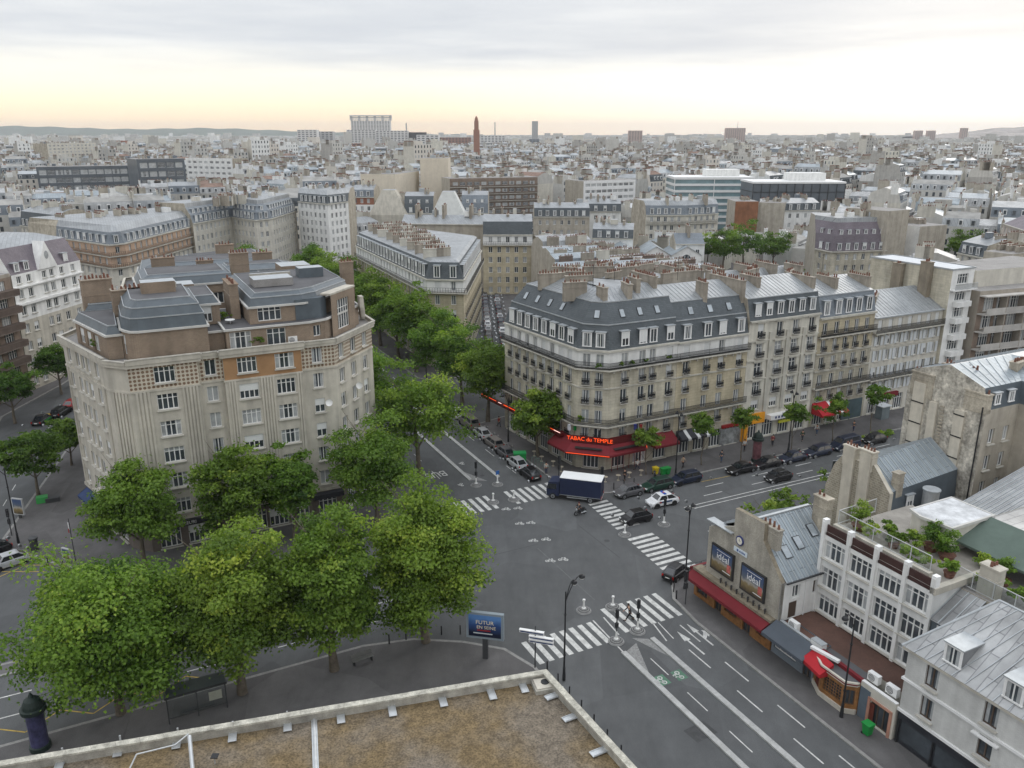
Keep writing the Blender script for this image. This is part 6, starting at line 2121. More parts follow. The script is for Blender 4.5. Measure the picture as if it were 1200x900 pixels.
car('estate', 'yellow', 45.6, 153.5, -80, 'yellow car turning at the second crossing of the avenue', None, 'moving_car')
car('hatch', 'white', 49.8, 226, 90, 'white car far up the avenue between the trees', KA)
# moving cars
car('hatch', 'black', 53.9, 73.5, 178, 'black car crossing the striped crossing behind the truck', None, 'moving_car')
car('small', 'black', 50.2, 60.9, 22, 'black car with a white stripe turning at the red awning corner', None, 'moving_car')
car('hatch', 'black', 78.2, 75.0, 180, 'lone black car driving in the inner lane of the cross boulevard', None, 'moving_car')
pcx = car('hatch', 'white', 59.6, 75.9, 176, 'white police car with blue and red markings behind the black car', None, 'police_car', 1.05)
mp = TR(*W(59.6, 75.9), 0, TH + R(176)) @ Matrix.Scale(1.05, 4)
WM[pcx.name] = mp
mb = MB(); mb.box((-.1, 0, 1.52), (.28, 1.0, .1), M('beacon_blue', (.02, .08, .4), rough=.2), m=mp); mb.box((-.1, 0, 1.54), (.14, .3, .1), M('beacon_orange', (.6, .12, .02), rough=.2), m=mp); mb.build('light_bar', pcx)
mb = MB()
for s in (-1, 1):
	mb.box((-.1, s * .857, .72), (1.5, .012, .2), PAINTS['blue'], m=mp); mb.box((.75, s * .857, .72), (.3, .012, .2), PAINTS['red'], m=mp)
mb.box((1.25, 0, .78), (.4, .5, .012), PAINTS['blue'], m=mp)
mb.build('livery', pcx)
# left square
car('hatch', 'silver', -13.0, 95.4, 200, 'silver hatchback at the left edge by the pavement corner', None)
car('hatch', 'black', -14.9, 99.0, 205, 'black car behind the silver hatchback at the left edge', None)
tx = car('sedan', 'black', -11.4, 146.0, 65, 'black taxi with green side panel under the dark trees on the left', None, 'taxi')
car('hatch', 'red', -7.2, 152.6, 65, 'red car parked behind the black taxi on the left street', None)
car('estate', 'black', -8.8, 149.0, 65, 'black estate car between the taxi and the red car', None)
mtx = TR(*W(-11.4, 146.0), 0, TH + R(65)); WM[tx.name] = mtx
mb = MB()
for s in (-1, 1): mb.box((-.2, s * .893, .62), (2.2, .014, .3), M('taxi_green', (.03, .3, .06), rough=.4), m=mtx)
mb.box((1.75, 0, .83), (.7, 1.1, .014), PAINTS['yellow'], m=mtx)
mb.build('side_panel', tx)
# behind the trees on the near road
car('hatch', 'silver', 2.5, 72.0, 0, 'silver car glimpsed through the foreground plane trees', None, 'moving_car')
car('hatch', 'grey', 9.8, 69.2, 180, 'grey car glimpsed behind the bare trunk of the broad plane tree', None, 'moving_car')
# the narrow side street, two rows
SG = 'cars parked in the narrow side street'
cols = ['black', 'navy', 'grey', 'silver', 'black', 'grey', 'white', 'black', 'navy', 'silver']
d_ = (.406, .914)
for k in range(15):
	car(['hatch', 'sedan', 'small'][k % 3], cols[k % 10], 69.6 + d_[0] * 5.2 * k, 139.4 + d_[1] * 5.2 * k, 66, 'parked car in the nearer row of the narrow side street, one of a long line', SG)
for k in range(13):
	car(['hatch', 'estate', 'small'][(k + 1) % 3], cols[(k * 3 + 1) % 10], 71.6 + d_[0] * 5.2 * k, 152.0 + d_[1] * 5.2 * k, 66, 'parked car in the farther row of the narrow side street, along the flatiron block', SG)

# lorry
T = thing('box_truck', 'dark blue box lorry with white roof turning in front of the tabac', 'truck', *W(50.2, 82.4), 0, TH + R(0) + R(-43) + math.pi)
tm = TR(*W(50.6, 82.5), 0, TH + R(137))
T.matrix_basis = tm; WM[T.name] = tm
TB = M('truck_blue', (.018, .026, .062), rough=.45, var=.1, spec=.4)
mb = MB(); mb.box((-1.0, 0, 1.95), (5.3, 2.25, 2.3), TB, m=tm); mb.box((-1.0, 0, .82), (5.3, 2.27, .06), STEEL, m=tm)
mb.build('cargo_box', T)
mb = MB(); mb.box((-1.0, 0, 3.13), (5.36, 2.3, .07), M('truck_roof', (.74, .75, .74), rough=.6, var=.06), m=tm); mb.build('roof', T)
mb = MB()
cab = [(1.75, .5), (3.35, .5), (3.42, 1.3), (3.15, 2.3), (2.4, 2.42), (1.75, 2.42)]
for s in (-1, 1): mb.poly([tm @ Vector((x, s * 1.02, z)) for x, z in cab][::s], TB)
for (x0, z0), (x1, z1) in zip(cab, cab[1:] + cab[:1]): mb.poly([tm @ Vector(v) for v in ((x0, -1.02, z0), (x0, 1.02, z0), (x1, 1.02, z1), (x1, -1.02, z1))][::-1], TB)
mb.build('cab', T)
mb = MB()
mb.poly([tm @ Vector(v) for v in ((3.425, -.9, 1.38), (3.425, .9, 1.38), (3.18, .86, 2.22), (3.18, -.86, 2.22))], CARG)
mb.build('windscreen', T)
mb = MB()
for s in (-1, 1): mb.poly([tm @ Vector((x, s * 1.03, z)) for x, z in ((2.1, 1.4), (3.25, 1.4), (3.05, 2.15), (2.1, 2.15))][::s], CARG)
mb.build('side_window', T)
mb = MB(); mb.box((-.2, 0, .62), (6.9, .9, .22), DARK, m=tm)
mb.build('chassis', T)
for s in (-1, 1):
	mb = MB(); mb.box((-.6, s * 1.1, .55), (2.6, .05, .12), STEEL, m=tm); mb.box((-.6, s * 1.1, .78), (2.6, .05, .08), STEEL, m=tm); mb.build('side_guard', T)
	mb = MB(); mb.box((3.4, s * .8, .72), (.08, .35, .2), LAMPW, m=tm); mb.build('headlight', T)
	mb = MB(); mb.box((-3.67, s * .9, .95), (.05, .3, .22), LAMPR, m=tm); mb.build('tail_light', T)
	mb = MB(); mb.box((3.2, s * 1.2, 1.7), (.1, .12, .4), DARK, m=tm); mb.build('wing_mirror', T)
	for x in (2.55, -2.3):
		mm_ = tm @ Matrix.Translation((x, s * .95, .42)) @ Matrix.Scale(1.35, 4)
		wm_, rm_ = wheel_mesh(); link('rim', rm_, link('wheel', wm_, T, mm_), mm_)
mb = MB()
for k in range(8): mb.box((-3.665, -.9 + .26 * k, .62), (.03, .13, .16), PAINTS['red'] if k % 2 else PAINT, m=tm)
mb.build('rear_bumper', T)


# ---------------------------------------------------------------- two-wheelers
def motorbike_parts(t, m, colour=DARK):
	wm_, rm_ = wheel_mesh()
	for x in (.65, -.62):
		mm_ = m @ Matrix.Translation((x, 0, .3)) @ Matrix.Diagonal((.95, .55, .95, 1))
		link('rim', rm_, link('wheel', wm_, t, mm_), mm_)
	mb = MB()
	mb.cyl(m @ Vector((.65, 0, .3)), m @ Vector((.42, 0, .95)), .045, .04, 6, STEEL)
	mb.box((0, 0, .48), (.7, .28, .34), colour, m=m); mb.box((.15, 0, .78), (.42, .3, .2), colour, m=m); mb.box((-.62, 0, .62), (.4, .2, .12), colour, m=m)
	mb.cyl(m @ Vector((-.62, 0, .3)), m @ Vector((0, 0, .42)), .04, .05, 6, DARK); mb.cyl(m @ Vector((-.8, .15, .32)), m @ Vector((.1, .15, .3)), .05, .04, 6, STEEL)
	mb.build('frame', t)
	mb = MB(); mb.box((-.32, 0, .8), (.62, .26, .12), TYRE, m=m); mb.build('seat', t)
	mb = MB(); mb.cyl(m @ Vector((.42, -.36, 1.0)), m @ Vector((.42, .36, 1.0)), .02, .02, 6, DARK); mb.box((.48, 0, .98), (.12, .3, .26), colour, m=m); mb.build('handlebar', t)
	mb = MB(); mb.box((.58, 0, .88), (.08, .16, .14), LAMPW, m=m); mb.build('headlight', t)


def skin(name, pts, edges, mat, parent, m, sub=1):
	"""continuous body grown over a skeleton: pts [(x, y, z, rx, ry)]"""
	me = D.meshes.new(name)
	me.from_pydata([p[:3] for p in pts], edges, [])
	me.materials.append(mat)
	o = link(name, me, parent, m)
	md = o.modifiers.new('skin', 'SKIN'); md.use_smooth_shade = True
	for i, p in enumerate(pts):
		me.skin_vertices[0].data[i].radius = (p[3], p[4] if len(p) > 4 else p[3])
		me.skin_vertices[0].data[i].use_root = i == 0
	ss = o.modifiers.new('sub', 'SUBSURF'); ss.levels = sub; ss.render_levels = sub
	return o


SKINM = M('skin_tone', (.42, .25, .17), rough=.6, var=.05)
HAIRM = M('dark_hair', (.03, .02, .015), rough=.7, var=.1)
def cloth(name, col): return M('cloth_' + name, col, rough=.9, var=.12, scale=3)


def person(label, x, y, ang, z=0.13, pose='walk', top=None, legs=None, group=None, h=1.72, hair=None, fwd=True, parent=None, root=None):
	"""ang: heading in world radians"""
	m = TR(x, y, z, ang) @ Matrix.Scale(h / 1.72, 4)
	t = root or thing('person', label, 'person', x, y, z, ang, group)
	WM[t.name] = TR(x, y, z, ang) if root is None else WM[t.name]
	top = top or cloth('dark', (.03, .032, .038)); legs = legs or cloth('jeans', (.035, .05, .085))
	hip = .9
	if pose == 'walk': st, kb, ar, lean = .36, .1, .28, .06
	elif pose == 'run': st, kb, ar, lean = .42, .25, .36, .16
	elif pose == 'stand': st, kb, ar, lean = .04, .0, .04, .0
	else: st, kb, ar, lean = 0, 0, 0, 0
	if pose in ('sit', 'ride'):
		hip = .5 if pose == 'sit' else .88
		fx = .42
		L1 = [(fx, .1, hip + .02, .075), (fx + .02, .1, .1, .05), (fx + .16, .1, .05, .045)]
		L2 = [(fx, -.1, hip + .02, .075), (fx + .02, -.1, .1, .05), (fx + .16, -.1, .05, .045)]
		if pose == 'ride':
			L1 = [(.3, .2, .72, .075), (.05, .2, .3, .05), (.2, .2, .27, .045)]; L2 = [(.3, -.2, .72, .075), (.05, -.2, .3, .05), (.2, -.2, .27, .045)]
		lean = .05 if pose == 'sit' else .2
	else:
		L1 = [(st * .45 + .02, .09, .48, .062), (st * .9, .09, .09, .045), (st * .9 + .15, .09, .045, .04)]
		L2 = [(-st * .3 + kb * .5, -.09, .49, .062), (-st * .95, -.09, .1 + kb * .4, .045), (-st * .95 + .14, -.09, .05 + kb * .3, .04)]
	d = hip - .9
	sh = 1.40 + d
	pts = [(0, 0, hip, .14, .125), (lean * .5, 0, hip + .26, .125, .11), (lean, 0, sh, .15, .11), (lean + .01, 0, sh + .11, .055, .055), (lean + .03, 0, sh + .19, .085, .085), (lean + .03, 0, sh + .29, .075, .08)]
	ed = [(0, 1), (1, 2), (2, 3), (3, 4), (4, 5)]
	i = 6
	for side, Lg in ((.09, L1), (-.09, L2)):
		pts.append((0, side, hip - .06, .095, .095)); ed.append((0, i)); last = i; i += 1
		for p in Lg: pts.append(p); ed.append((last, i)); last = i; i += 1
	hands = []
	for s in (1, -1):
		sw = ar * (-s)
		A = [(lean, s * .2, sh - .03, .06), (lean + sw * .35, s * .25, sh - .3, .045), (lean + sw * .9 + .05, s * .24, sh - .53, .036)]
		if pose == 'ride': A = [(lean, s * .2, sh - .03, .06), (lean + .12, s * .32, sh - .28, .045), (.42, s * .3, 1.02, .036)]
		if pose == 'sit': A = [(lean, s * .2, sh - .03, .06), (lean + .06, s * .24, sh - .3, .045), (lean + .3, s * .16, sh - .36, .036)]
		last = 2
		for p in A: pts.append(p); ed.append((last, i)); last = i; i += 1
		w_ = Vector(A[-1][:3]); dr = (w_ - Vector(A[-2][:3])).normalized()
		pa = w_ + dr * .07
		pts.append((*pa, .03)); ed.append((last, i)); pal = i; i += 1
		for k in range(4):      # fingers, then the thumb from the side of the palm
			e = pa + dr * (.085 - .008 * abs(k - 1.5)) + Vector((.012 * (k - 1.5), -.01 * s, 0)) * 1.6
			pts.append((*e, .009)); ed.append((pal, i)); i += 1
		e = pa + dr * .03 + Vector((.05, 0, 0)); pts.append((*e, .01)); ed.append((pal, i)); i += 1
	skin('body', pts, ed, SKINM, t, m)
	# jacket and trousers grown over the same bones
	jp = [(0, 0, hip + .02, .155, .14), (lean * .5, 0, hip + .26, .142, .125), (lean, 0, sh - .01, .165, .125), (lean + .005, 0, sh + .05, .09, .08)]
	je = [(0, 1), (1, 2), (2, 3)]
	i = 4
	for s in (1, -1):
		sw = ar * (-s)
		A = [(lean, s * .2, sh - .03, .078), (lean + sw * .35, s * .25, sh - .3, .062), (lean + sw * .86 + .045, s * .24, sh - .5, .052)]
		if pose == 'ride': A = [(lean, s * .2, sh - .03, .078), (lean + .12, s * .32, sh - .28, .062), (.40, s * .3, 1.03, .052)]
		if pose == 'sit': A = [(lean, s * .2, sh - .03, .078), (lean + .06, s * .24, sh - .3, .062), (lean + .27, s * .165, sh - .355, .052)]
		last = 2
		for p in A: jp.append(p); je.append((last, i)); last = i; i += 1
	skin('jacket', jp, je, top, t, m)
	tp = [(0, 0, hip + .03, .152, .138)]; te = []
	i = 1
	for side, Lg in ((.09, L1), (-.09, L2)):
		tp.append((0, side, hip - .06, .112, .11)); te.append((0, i)); last = i; i += 1
		for p in Lg[:2]: tp.append((p[0], p[1], p[2], p[3] + .018)); te.append((last, i)); last = i; i += 1
	skin('trousers', tp, te, legs, t, m)
	hm = MB(); hm.lathe([(0, .125), (.06, .115), (.095, .06), (.1, 0), (.09, -.05), (.085, -.08)][::-1], 12, hair or HAIRM, (lean + .015, 0, sh + .265))
	link('hair', hm.mesh('hair', smooth=True), t, m)
	sm = MB()
	for Lg in (L1, L2):
		a_, b_ = Lg[1], Lg[2]
		sm.box(((a_[0] + b_[0]) / 2 + .03, a_[1], b_[2] - .005), (.28, .1, .09), IRON)
	link('shoes', sm.mesh('shoes'), t, m)
	# face: eyes and nose on the front of the head
	fm = MB(); hx = lean + .11
	for s in (-.032, .032): fm.box((hx - .005, s, sh + .225), (.012, .022, .012), IRON)
	fm.box((hx + .008, 0, sh + .195), (.03, .02, .035), SKINM); fm.box((hx - .008, 0, sh + .155), (.012, .04, .01), M('lip', (.3, .12, .1)))
	link('face', fm.mesh('face'), t, m)
	return t


# the moving motorcycle with rider
x, y = G(680, 603)
mt = TR(x, y, 0, TH + R(185))
MC = thing('motorcycle', 'dark motorcycle ridden across the middle of the crossing', 'motorcycle'); MC.matrix_basis = mt; WM[MC.name] = mt
motorbike_parts(MC, mt)
person('motorcyclist in dark jacket and helmet riding across the crossing', x, y, TH + R(185), 0.02, 'ride', cloth('biker', (.03, .022, .022)), cloth('dark', (.03, .032, .038)), hair=M('helmet_red', (.10, .02, .02), rough=.3))
first = None
spots = [(767, 562, 60, 'parked motorcycle by the green bins'), (858, 538, 75, 'parked motorcycle left of the orange sign post'), (866, 536, 75, 'parked motorcycle with white fairing under the orange sign'), (874, 534, 80, 'parked motorcycle against the advertising column'), (903, 532, 75, 'parked motorcycle right of the advertising column'),
		 (331, 786, 20, 'motorcycle parked between the two broad foreground trees, nearer the trunk'), (344, 783, 25, 'motorcycle parked between the foreground trees beside its twin'), (465, 420 + 32, 80, 'motorcycle parked by the second crossing of the avenue, nearer'), (456, 440, 80, 'motorcycle parked by the second crossing of the avenue, farther'),
		 (3, 790, 10, 'motorcycle parked on the dividing kerb at the left edge')]
for px, py, a, lab in spots:
	x, y = G(px, py, .13)
	m_ = TR(x, y, .13 if px != 3 else .13, TH + R(a))
	if first is None:
		first = thing('parked_motorcycle', lab, 'motorcycle', group='parked motorcycles'); first.matrix_basis = m_; WM[first.name] = m_
		motorbike_parts(first, m_)
	else:
		copy_tree(first, m_, lab)

# ---------------------------------------------------------------- people
x, y = G(738, 727); person('pedestrian in dark clothes striding over the near crossing', x, y, TH + R(150), 0.0, 'run', cloth('dark', (.03, .032, .038)), cloth('black', (.02, .02, .022)), h=1.8)
ppl = [(872, 528, 30, 'walk', 'pedestrian in white top before the orange shop', (.6, .6, .6), (.04, .04, .05)), (940, 516, 210, 'walk', 'pedestrian in dark green jacket left of the red striped awning', (.03, .07, .04), (.05, .05, .06)), (800, 548, 20, 'walk', 'pedestrian in beige coat before the black and white awning', (.35, .28, .2), (.03, .03, .04)), (585, 500, 100, 'walk', 'pedestrian in red top on the avenue pavement by the parked cars', (.3, .04, .04), (.03, .04, .07)), (640, 555, 70, 'stand', 'pedestrian in pale shirt waiting at the avenue crossing corner', (.5, .5, .46), (.05, .06, .1)),  (905, 522, 40, 'walk', 'pedestrian on the pavement before the blue shop', (.25, .05, .06), (.03, .03, .04)), (1000, 505, 210, 'walk', 'pedestrian near the kiosk at the end of the row', (.08, .09, .1), (.05, .06, .1)), (845, 541, 30, 'walk', 'pedestrian in blue jeans on the pavement before the red shop sign', (.05, .06, .075), (.06, .09, .15)), (957, 509, 200, 'walk', 'pedestrian in white top and jeans before the red striped awning', (.6, .6, .58), (.05, .08, .14)),
	   (732, 563, 180, 'stand', 'person in black standing by the kerb behind the dark grey hatchback', (.02, .02, .022), (.025, .025, .028)), (747, 551, 120, 'walk', 'person in white shirt at the right end of the tabac terrace', (.6, .6, .58), (.04, .05, .08)),
	   (466, 432, 90, 'walk', 'pedestrian by the second crossing of the avenue', (.12, .03, .03), (.03, .03, .04))]
for px, py, a, po, lab, c1_, c2_ in ppl:
	x, y = G(px, py, .13)
	person(lab, x, y, TH + R(a), .13, po, cloth('t%d' % px, c1_), cloth('l%d' % px, c2_))

# ================================================================= street furniture
def lamp(label, x, y, h, arms, ang, group='street lamps'):
	"""black mast with curved arms and globes; arms: list of (reach, direction)"""
	t = thing('street_lamp', label, 'street lamp', x, y, .13, 0, group)
	mb = MB()
	mb.cyl((x, y, .1), (x, y, 1.3), .16, .11, 10, IRON); mb.cyl((x, y, 1.3), (x, y, h), .085, .055, 8, IRON)
	for z in (1.3, 2.6, h * .75): mb.cyl((x, y, z - .04), (x, y, z + .04), .13, .13, 8, IRON)
	mb.build('mast', t)
	for r, a in arms:
		d = Vector((math.cos(a), math.sin(a)))
		am = MB(); pts = []
		for k in range(7):
			f = k / 6; pts.append((x + d.x * r * f, y + d.y * r * f, h - .9 + 1.5 * math.sin(f * math.pi * .62)))
		for A, B in zip(pts, pts[1:]): am.cyl(A, B, .045, .04, 6, IRON)
		am.build('arm', t)
		e = pts[-1]
		hd = MB(); hd.lathe([(.0, -.34), (.24, -.3), (.27, -.22), (.2, -.06), (.05, 0)], 12, IRON, e); o = hd.build('lamp_head', t)
		gl = MB(); gl.lathe([(0, -.44), (.15, -.42), (.22, -.34), (.22, -.3)], 12, M('lamp_bowl', (.72, .72, .68), rough=.2, var=.05), e); gl.build('lamp_bowl', o)
	return t


x, y = W(30.9, 51.3)
lamp('tall black two-armed street lamp rising behind the parapet corner', x, y, 8.7, [(2.4, TH + R(25)), (1.2, TH + R(25))], 0)
lamp('tall black street lamp at the corner of the red awning restaurant', *W(49.4, 58.4), 9.0, [(.55, TH + R(200)), (.55, TH + R(20))], 0)
lamp('tall black street lamp on the pavement before the wooden bistro', *W(48.4, 37.2), 9.2, [(1.1, TH + R(180))], 0)
lamp('black street lamp on the pavement behind the green bins', *W(66.4, 82.0), 8.8, [(.5, TH + R(-90)), (.5, TH + R(90))], 0)
lamp('black street lamp on the pavement before the pale ornate facade', *W(87.0, 82.0), 8.8, [(.5, TH + R(-90)), (.5, TH + R(90))], 0)
lamp('tall black street lamp at the left edge beside the framed poster', *W(-12.4, 100.6), 9.4, [(2.6, TH + R(160))], 0)
lamp('black street lamp between the trees by the tabac neon line', *W(51.9, 104), 7.2, [(.9, TH + R(180))], 0)
lamp('black street lamp farther up the avenue between dense trees', *W(52, 138.5), 7.2, [(.9, TH + R(180))], 0)


GLOW = M('white_reflector', (.72, .72, .70), rough=.35, var=.04)
def islet(px, py, label, light=False, sign=False, big=.8):
	"""round stepped refuge with a white bollard, a traffic light or a blue sign"""
	x, y = G(px, py)
	t = thing('traffic_islet', label, 'traffic islet', x, y, 0, 0, 'round traffic islets')
	mb = MB(); mb.lathe([(.95 * big, 0), (.95 * big, .05), (.88 * big, .06), (.86 * big, .14), (.66 * big, .15), (.62 * big, .25), (.42 * big, .26), (.4 * big, .33), (0, .34)], 24, M('islet_stone', (.25, .25, .245), var=.2, scale=2, fine=.15), (x, y, .008))
	o = mb.build('plinth', t)
	mb = MB(); mb.lathe([(.6, .154), (.6, .157), (.54, .158)], 24, IRON, (x, y, .01)); mb.lathe([(.43, .265), (.43, .268), (.37, .269)], 24, IRON, (x, y, .01)); mb.build('dark_band', o)
	mb = MB(); mb.lathe([(.2, .33), (.18, .38), (.1, .42), (.08, 1.1), (.0, 1.14)], 12, GLOW, (x, y, 0)); mb.build('bollard', t)
	if light:
		mb = MB(); mb.cyl((x, y, 1.0), (x, y, 3.0), .06, .06, 8, DARK); mb.build('pole', t)
		for z, s in ((2.95, .9), (1.75, .5)):
			mb = MB(); mb.box((x, y, z), (.24, .25, s), IRON, TH + R(20)); o = mb.build('signal_head', t)
			lm_ = MB()
			for k in range(3):
				zz = z + s * .32 * (k - 1)
				for sg in (-1, 1):
					n = Vector((math.cos(TH + R(-70)), math.sin(TH + R(-70)))) * sg
					lm_.cyl((x, y, zz), (x + n.x * .15, y + n.y * .15, zz), .08, .08, 10, DARK)
			lm_.build('lens', o)
	elif sign:
		mb = MB(); mb.box((x, y, 1.75), (.5, .1, .5), M('sign_blue_plate', (.03, .12, .36), rough=.4), TH + R(10)); mb.build('sign_face', t)
	else:
		mb = MB(); mb.lathe([(.0, 1.1), (.14, 1.13), (.14, 1.3), (0, 1.33)], 10, GLOW, (x, y, 0)); mb.build('lantern', t)
	return t


for px, py, lab, li, sg in ((684, 716, 'round islet with white bollard nearest the billboard end of the near crossing', 0, 0), (718, 712, 'round islet with white bollard in the middle of the near crossing', 0, 0),
							(722, 752, 'round islet with traffic light below the near crossing', 1, 0), (747, 740, 'round islet with traffic light beside the striding pedestrian', 1, 0),
							(732, 627, 'round islet with white bollard in front of the crossing black car', 0, 0), (778, 615, 'round islet with traffic light behind the crossing black car', 1, 0),
							(558, 569, 'round islet with traffic light at the head of the bus lane', 1, 0), (583, 568, 'round islet with blue sign beside the avenue crossing', 0, 1),
							(578, 589, 'round islet with white bollard before the avenue crossing, larger', 0, 0), (602, 586, 'round islet with white bollard before the avenue crossing, nearer the lorry', 0, 0)):
	islet(px, py, lab, li, sg)


def pole_light(label, x, y, h=3.4, ang=0, z=.13):
	t = thing('traffic_light', label, 'traffic light', x, y, z, 0, 'kerbside traffic lights')
	mb = MB(); mb.cyl((x, y, z), (x, y, h), .06, .06, 8, DARK); mb.build('pole', t)
	for zz, s in ((h - .3, 1.0), (h - 1.4, .6)):
		mb = MB(); mb.box((x + .12 * math.cos(ang), y + .12 * math.sin(ang), zz), (.3, .3, s), IRON, ang); o = mb.build('signal_head', t)
		lm_ = MB()
		for k in range(3): lm_.cyl((x + .2 * math.cos(ang), y + .2 * math.sin(ang), zz + s * .3 * (k - 1)), (x + .33 * math.cos(ang), y + .33 * math.sin(ang), zz + s * .3 * (k - 1)), .1, .11, 10, DARK)
		lm_.build('lens', o)


pole_light('traffic light on the kerb before the red awning corner', *W(47.6, 56.0), 3.6, TH + R(90))
pole_light('traffic light at the kerb behind the lorry cab', *W(54.6, 82.4), 3.4, TH + R(0))
pole_light('traffic light on the pavement corner under the avenue tree', *W(51.6, 88.2), 3.4, TH + R(-90))
pole_light('traffic light at the left pavement corner by the framed poster', *W(-13.2, 103), 3.4, TH + R(-90))

# billboard
x, y = G(569, 771, .13)
bm_ = TR(x, y, .13, TH + R(-38)) @ Matrix.Scale(.86, 4)
BL = thing('billboard', 'large framed roadside billboard on a single leg reading FUTUR EN SEINE', 'billboard'); BL.matrix_basis = bm_; WM[BL.name] = bm_
mb = MB(); mb.box((0, 0, 1.2), (.55, .38, 2.4), DARK, m=bm_); mb.build('leg', BL)
mb = MB(); mb.box((0, 0, 3.9), (3.9, .42, 3.0), M('billboard_grey', (.22, .26, .29), rough=.4, var=.08), m=bm_); mb.build('case', BL)
def bill_mat():
	m = M('billboard_print', (.05, .1, .25), rough=.3, var=.1)
	nt = m.node_tree; N, Lk = nt.nodes.new, nt.links.new
	tc = N('ShaderNodeTexCoord'); se = N('ShaderNodeSeparateXYZ'); Lk(tc.outputs['Generated'], se.inputs[0])
	no = N('ShaderNodeTexNoise'); no.inputs['Scale'].default_value = 3; no.inputs['Detail'].default_value = 5; Lk(tc.outputs['Generated'], no.inputs['Vector'])
	ad = N('ShaderNodeMath'); ad.operation = 'MULTIPLY_ADD'; ad.inputs[1].default_value = .3; Lk(no.outputs['Fac'], ad.inputs[0]); Lk(se.outputs['Z'], ad.inputs[2])
	cr = N('ShaderNodeValToRGB'); el = cr.color_ramp.elements
	el[0].position = .3; el[0].color = (.012, .016, .035, 1); el[1].position = 1.0; el[1].color = (.10, .22, .46, 1)
	e = el.new(.7); e.color = (.03, .07, .2, 1)
	Lk(ad.outputs[0], cr.inputs[0]); sc = [n for n in nt.nodes if n.type == 'VECT_MATH'][0]; Lk(cr.outputs[0], sc.inputs[0])
	return m
mb = MB(); mb.box((0, -.215, 3.9), (3.4, .02, 2.5), bill_mat(), m=bm_); mb.build('print', BL)
text_obj('lettering', 'FUTUR', .62, M('poster_cream', (.72, .62, .42), rough=.5), BL, upright(bm_ @ Matrix.Translation((0, -.232, 4.32))), .004)
text_obj('lettering', 'EN SEINE', .5, M('poster_cream', (.72, .62, .42)), BL, upright(bm_ @ Matrix.Translation((.15, -.232, 3.75))), .004)
mb = MB(); mb.box((-.1, -.228, 3.4), (1.4, .01, .16), PAINTS['red'], m=bm_); mb.box((-.2, -.228, 3.05), (2.0, .01, .12), SHUT, m=bm_); mb.build('strip', BL)

# framed poster, bins, column, bus shelter
def frame_poster(label, x, y, rz, w=1.3, h=1.9):
	m = TR(x, y, .13, rz)
	t = thing('poster_panel', label, 'poster panel', x, y, .13, rz)
	mb = MB(); mb.box((0, 0, .35), (.3, .18, .7), DARK, m=m); mb.build('foot', t)
	mb = MB(); mb.box((0, 0, .6 + h / 2), (w + .22, .22, h + .22), M('panel_grey', (.42, .43, .43), rough=.4), m=m); mb.build('case', t)
	mb = MB(); mb.box((0, -.115, .6 + h / 2), (w, .02, h), poster_mat(), m=m); mb.build('print', t)
x, y = G(24, 607, .13); frame_poster('pale framed poster panel beside the left street lamp', x, y, TH + R(-40))
x, y = G(80, 660, .13); frame_poster('small poster board below the left pole with a flag', x, y, TH + R(-50), 1.0, 1.1)
mb = MB(); x, y = G(81, 659, .13); mb.cyl((x + .5, y + .4, .13), (x + .5, y + .4, 5.2), .05, .04, 6, DARK); mb.box((x + .42, y + .35, 4.3), (.1, .04, .9), PAINT); mb.box((x + .38, y + .3, 3.8), (.1, .04, .5), PAINTS['red'])
tag(mb.build('flag_pole', None, (x, y, .13)), 'thin dark pole with small white and red flag on the left pavement', 'pole')
x, y = G(41, 645, .13)
mb = MB(); mb.lathe([(.42, 0), (.42, 1.35), (.5, 1.4), (.46, 1.6), (0, 1.7)], 12, DARK, (x, y, .13)); tag(mb.build('litter_bin', None, (x, y, .13)), 'dark drum shaped bin on the left pavement', 'bin')
x, y = G(50, 588, .13)
mb = MB(); mb.box((x, y, .5), (1.3, 1.0, .75), M('planter_green', (.05, .30, .08), rough=.5), TH); mb.box((x + 1.2, y + .2, .4), (1.6, .9, .55), DARK, TH); tag(mb.build('green_bin', None, (x, y, .13)), 'green container at the foot of the dark round tree on the left', 'container')


def wheelie(px, py, mat, label, group=None, z=.13):
	x, y = G(px, py, z)
	t = thing('wheelie_bin', label, 'bin', x, y, z, TH, group)
	m = TR(x, y, z, TH)
	mb = MB(); b0, b1 = .25, .33
	for (ax, ay), (bx, by) in zip(((-1, -1), (1, -1), (1, 1), (-1, 1)), ((1, -1), (1, 1), (-1, 1), (-1, -1))):
		mb.poly([m @ Vector(v) for v in ((ax * b0, ay * b0, .12), (bx * b0, by * b0, .12), (bx * b1, by * b1, 1.0), (ax * b1, ay * b1, 1.0))], mat)
	mb.box((0, -.36, .93), (.5, .06, .06), mat, m=m); mb.build('tub', t)
	mb = MB(); mb.box((0, .02, 1.04), (.74, .76, .09), mat, m=m); mb.build('lid', t)
	for s in (-1, 1):
		mb = MB(); mb.cyl(m @ Vector((s * .2, .3, .1)), m @ Vector((s * .26, .3, .1)), .1, .1, 10, TYRE); mb.build('wheel', t)


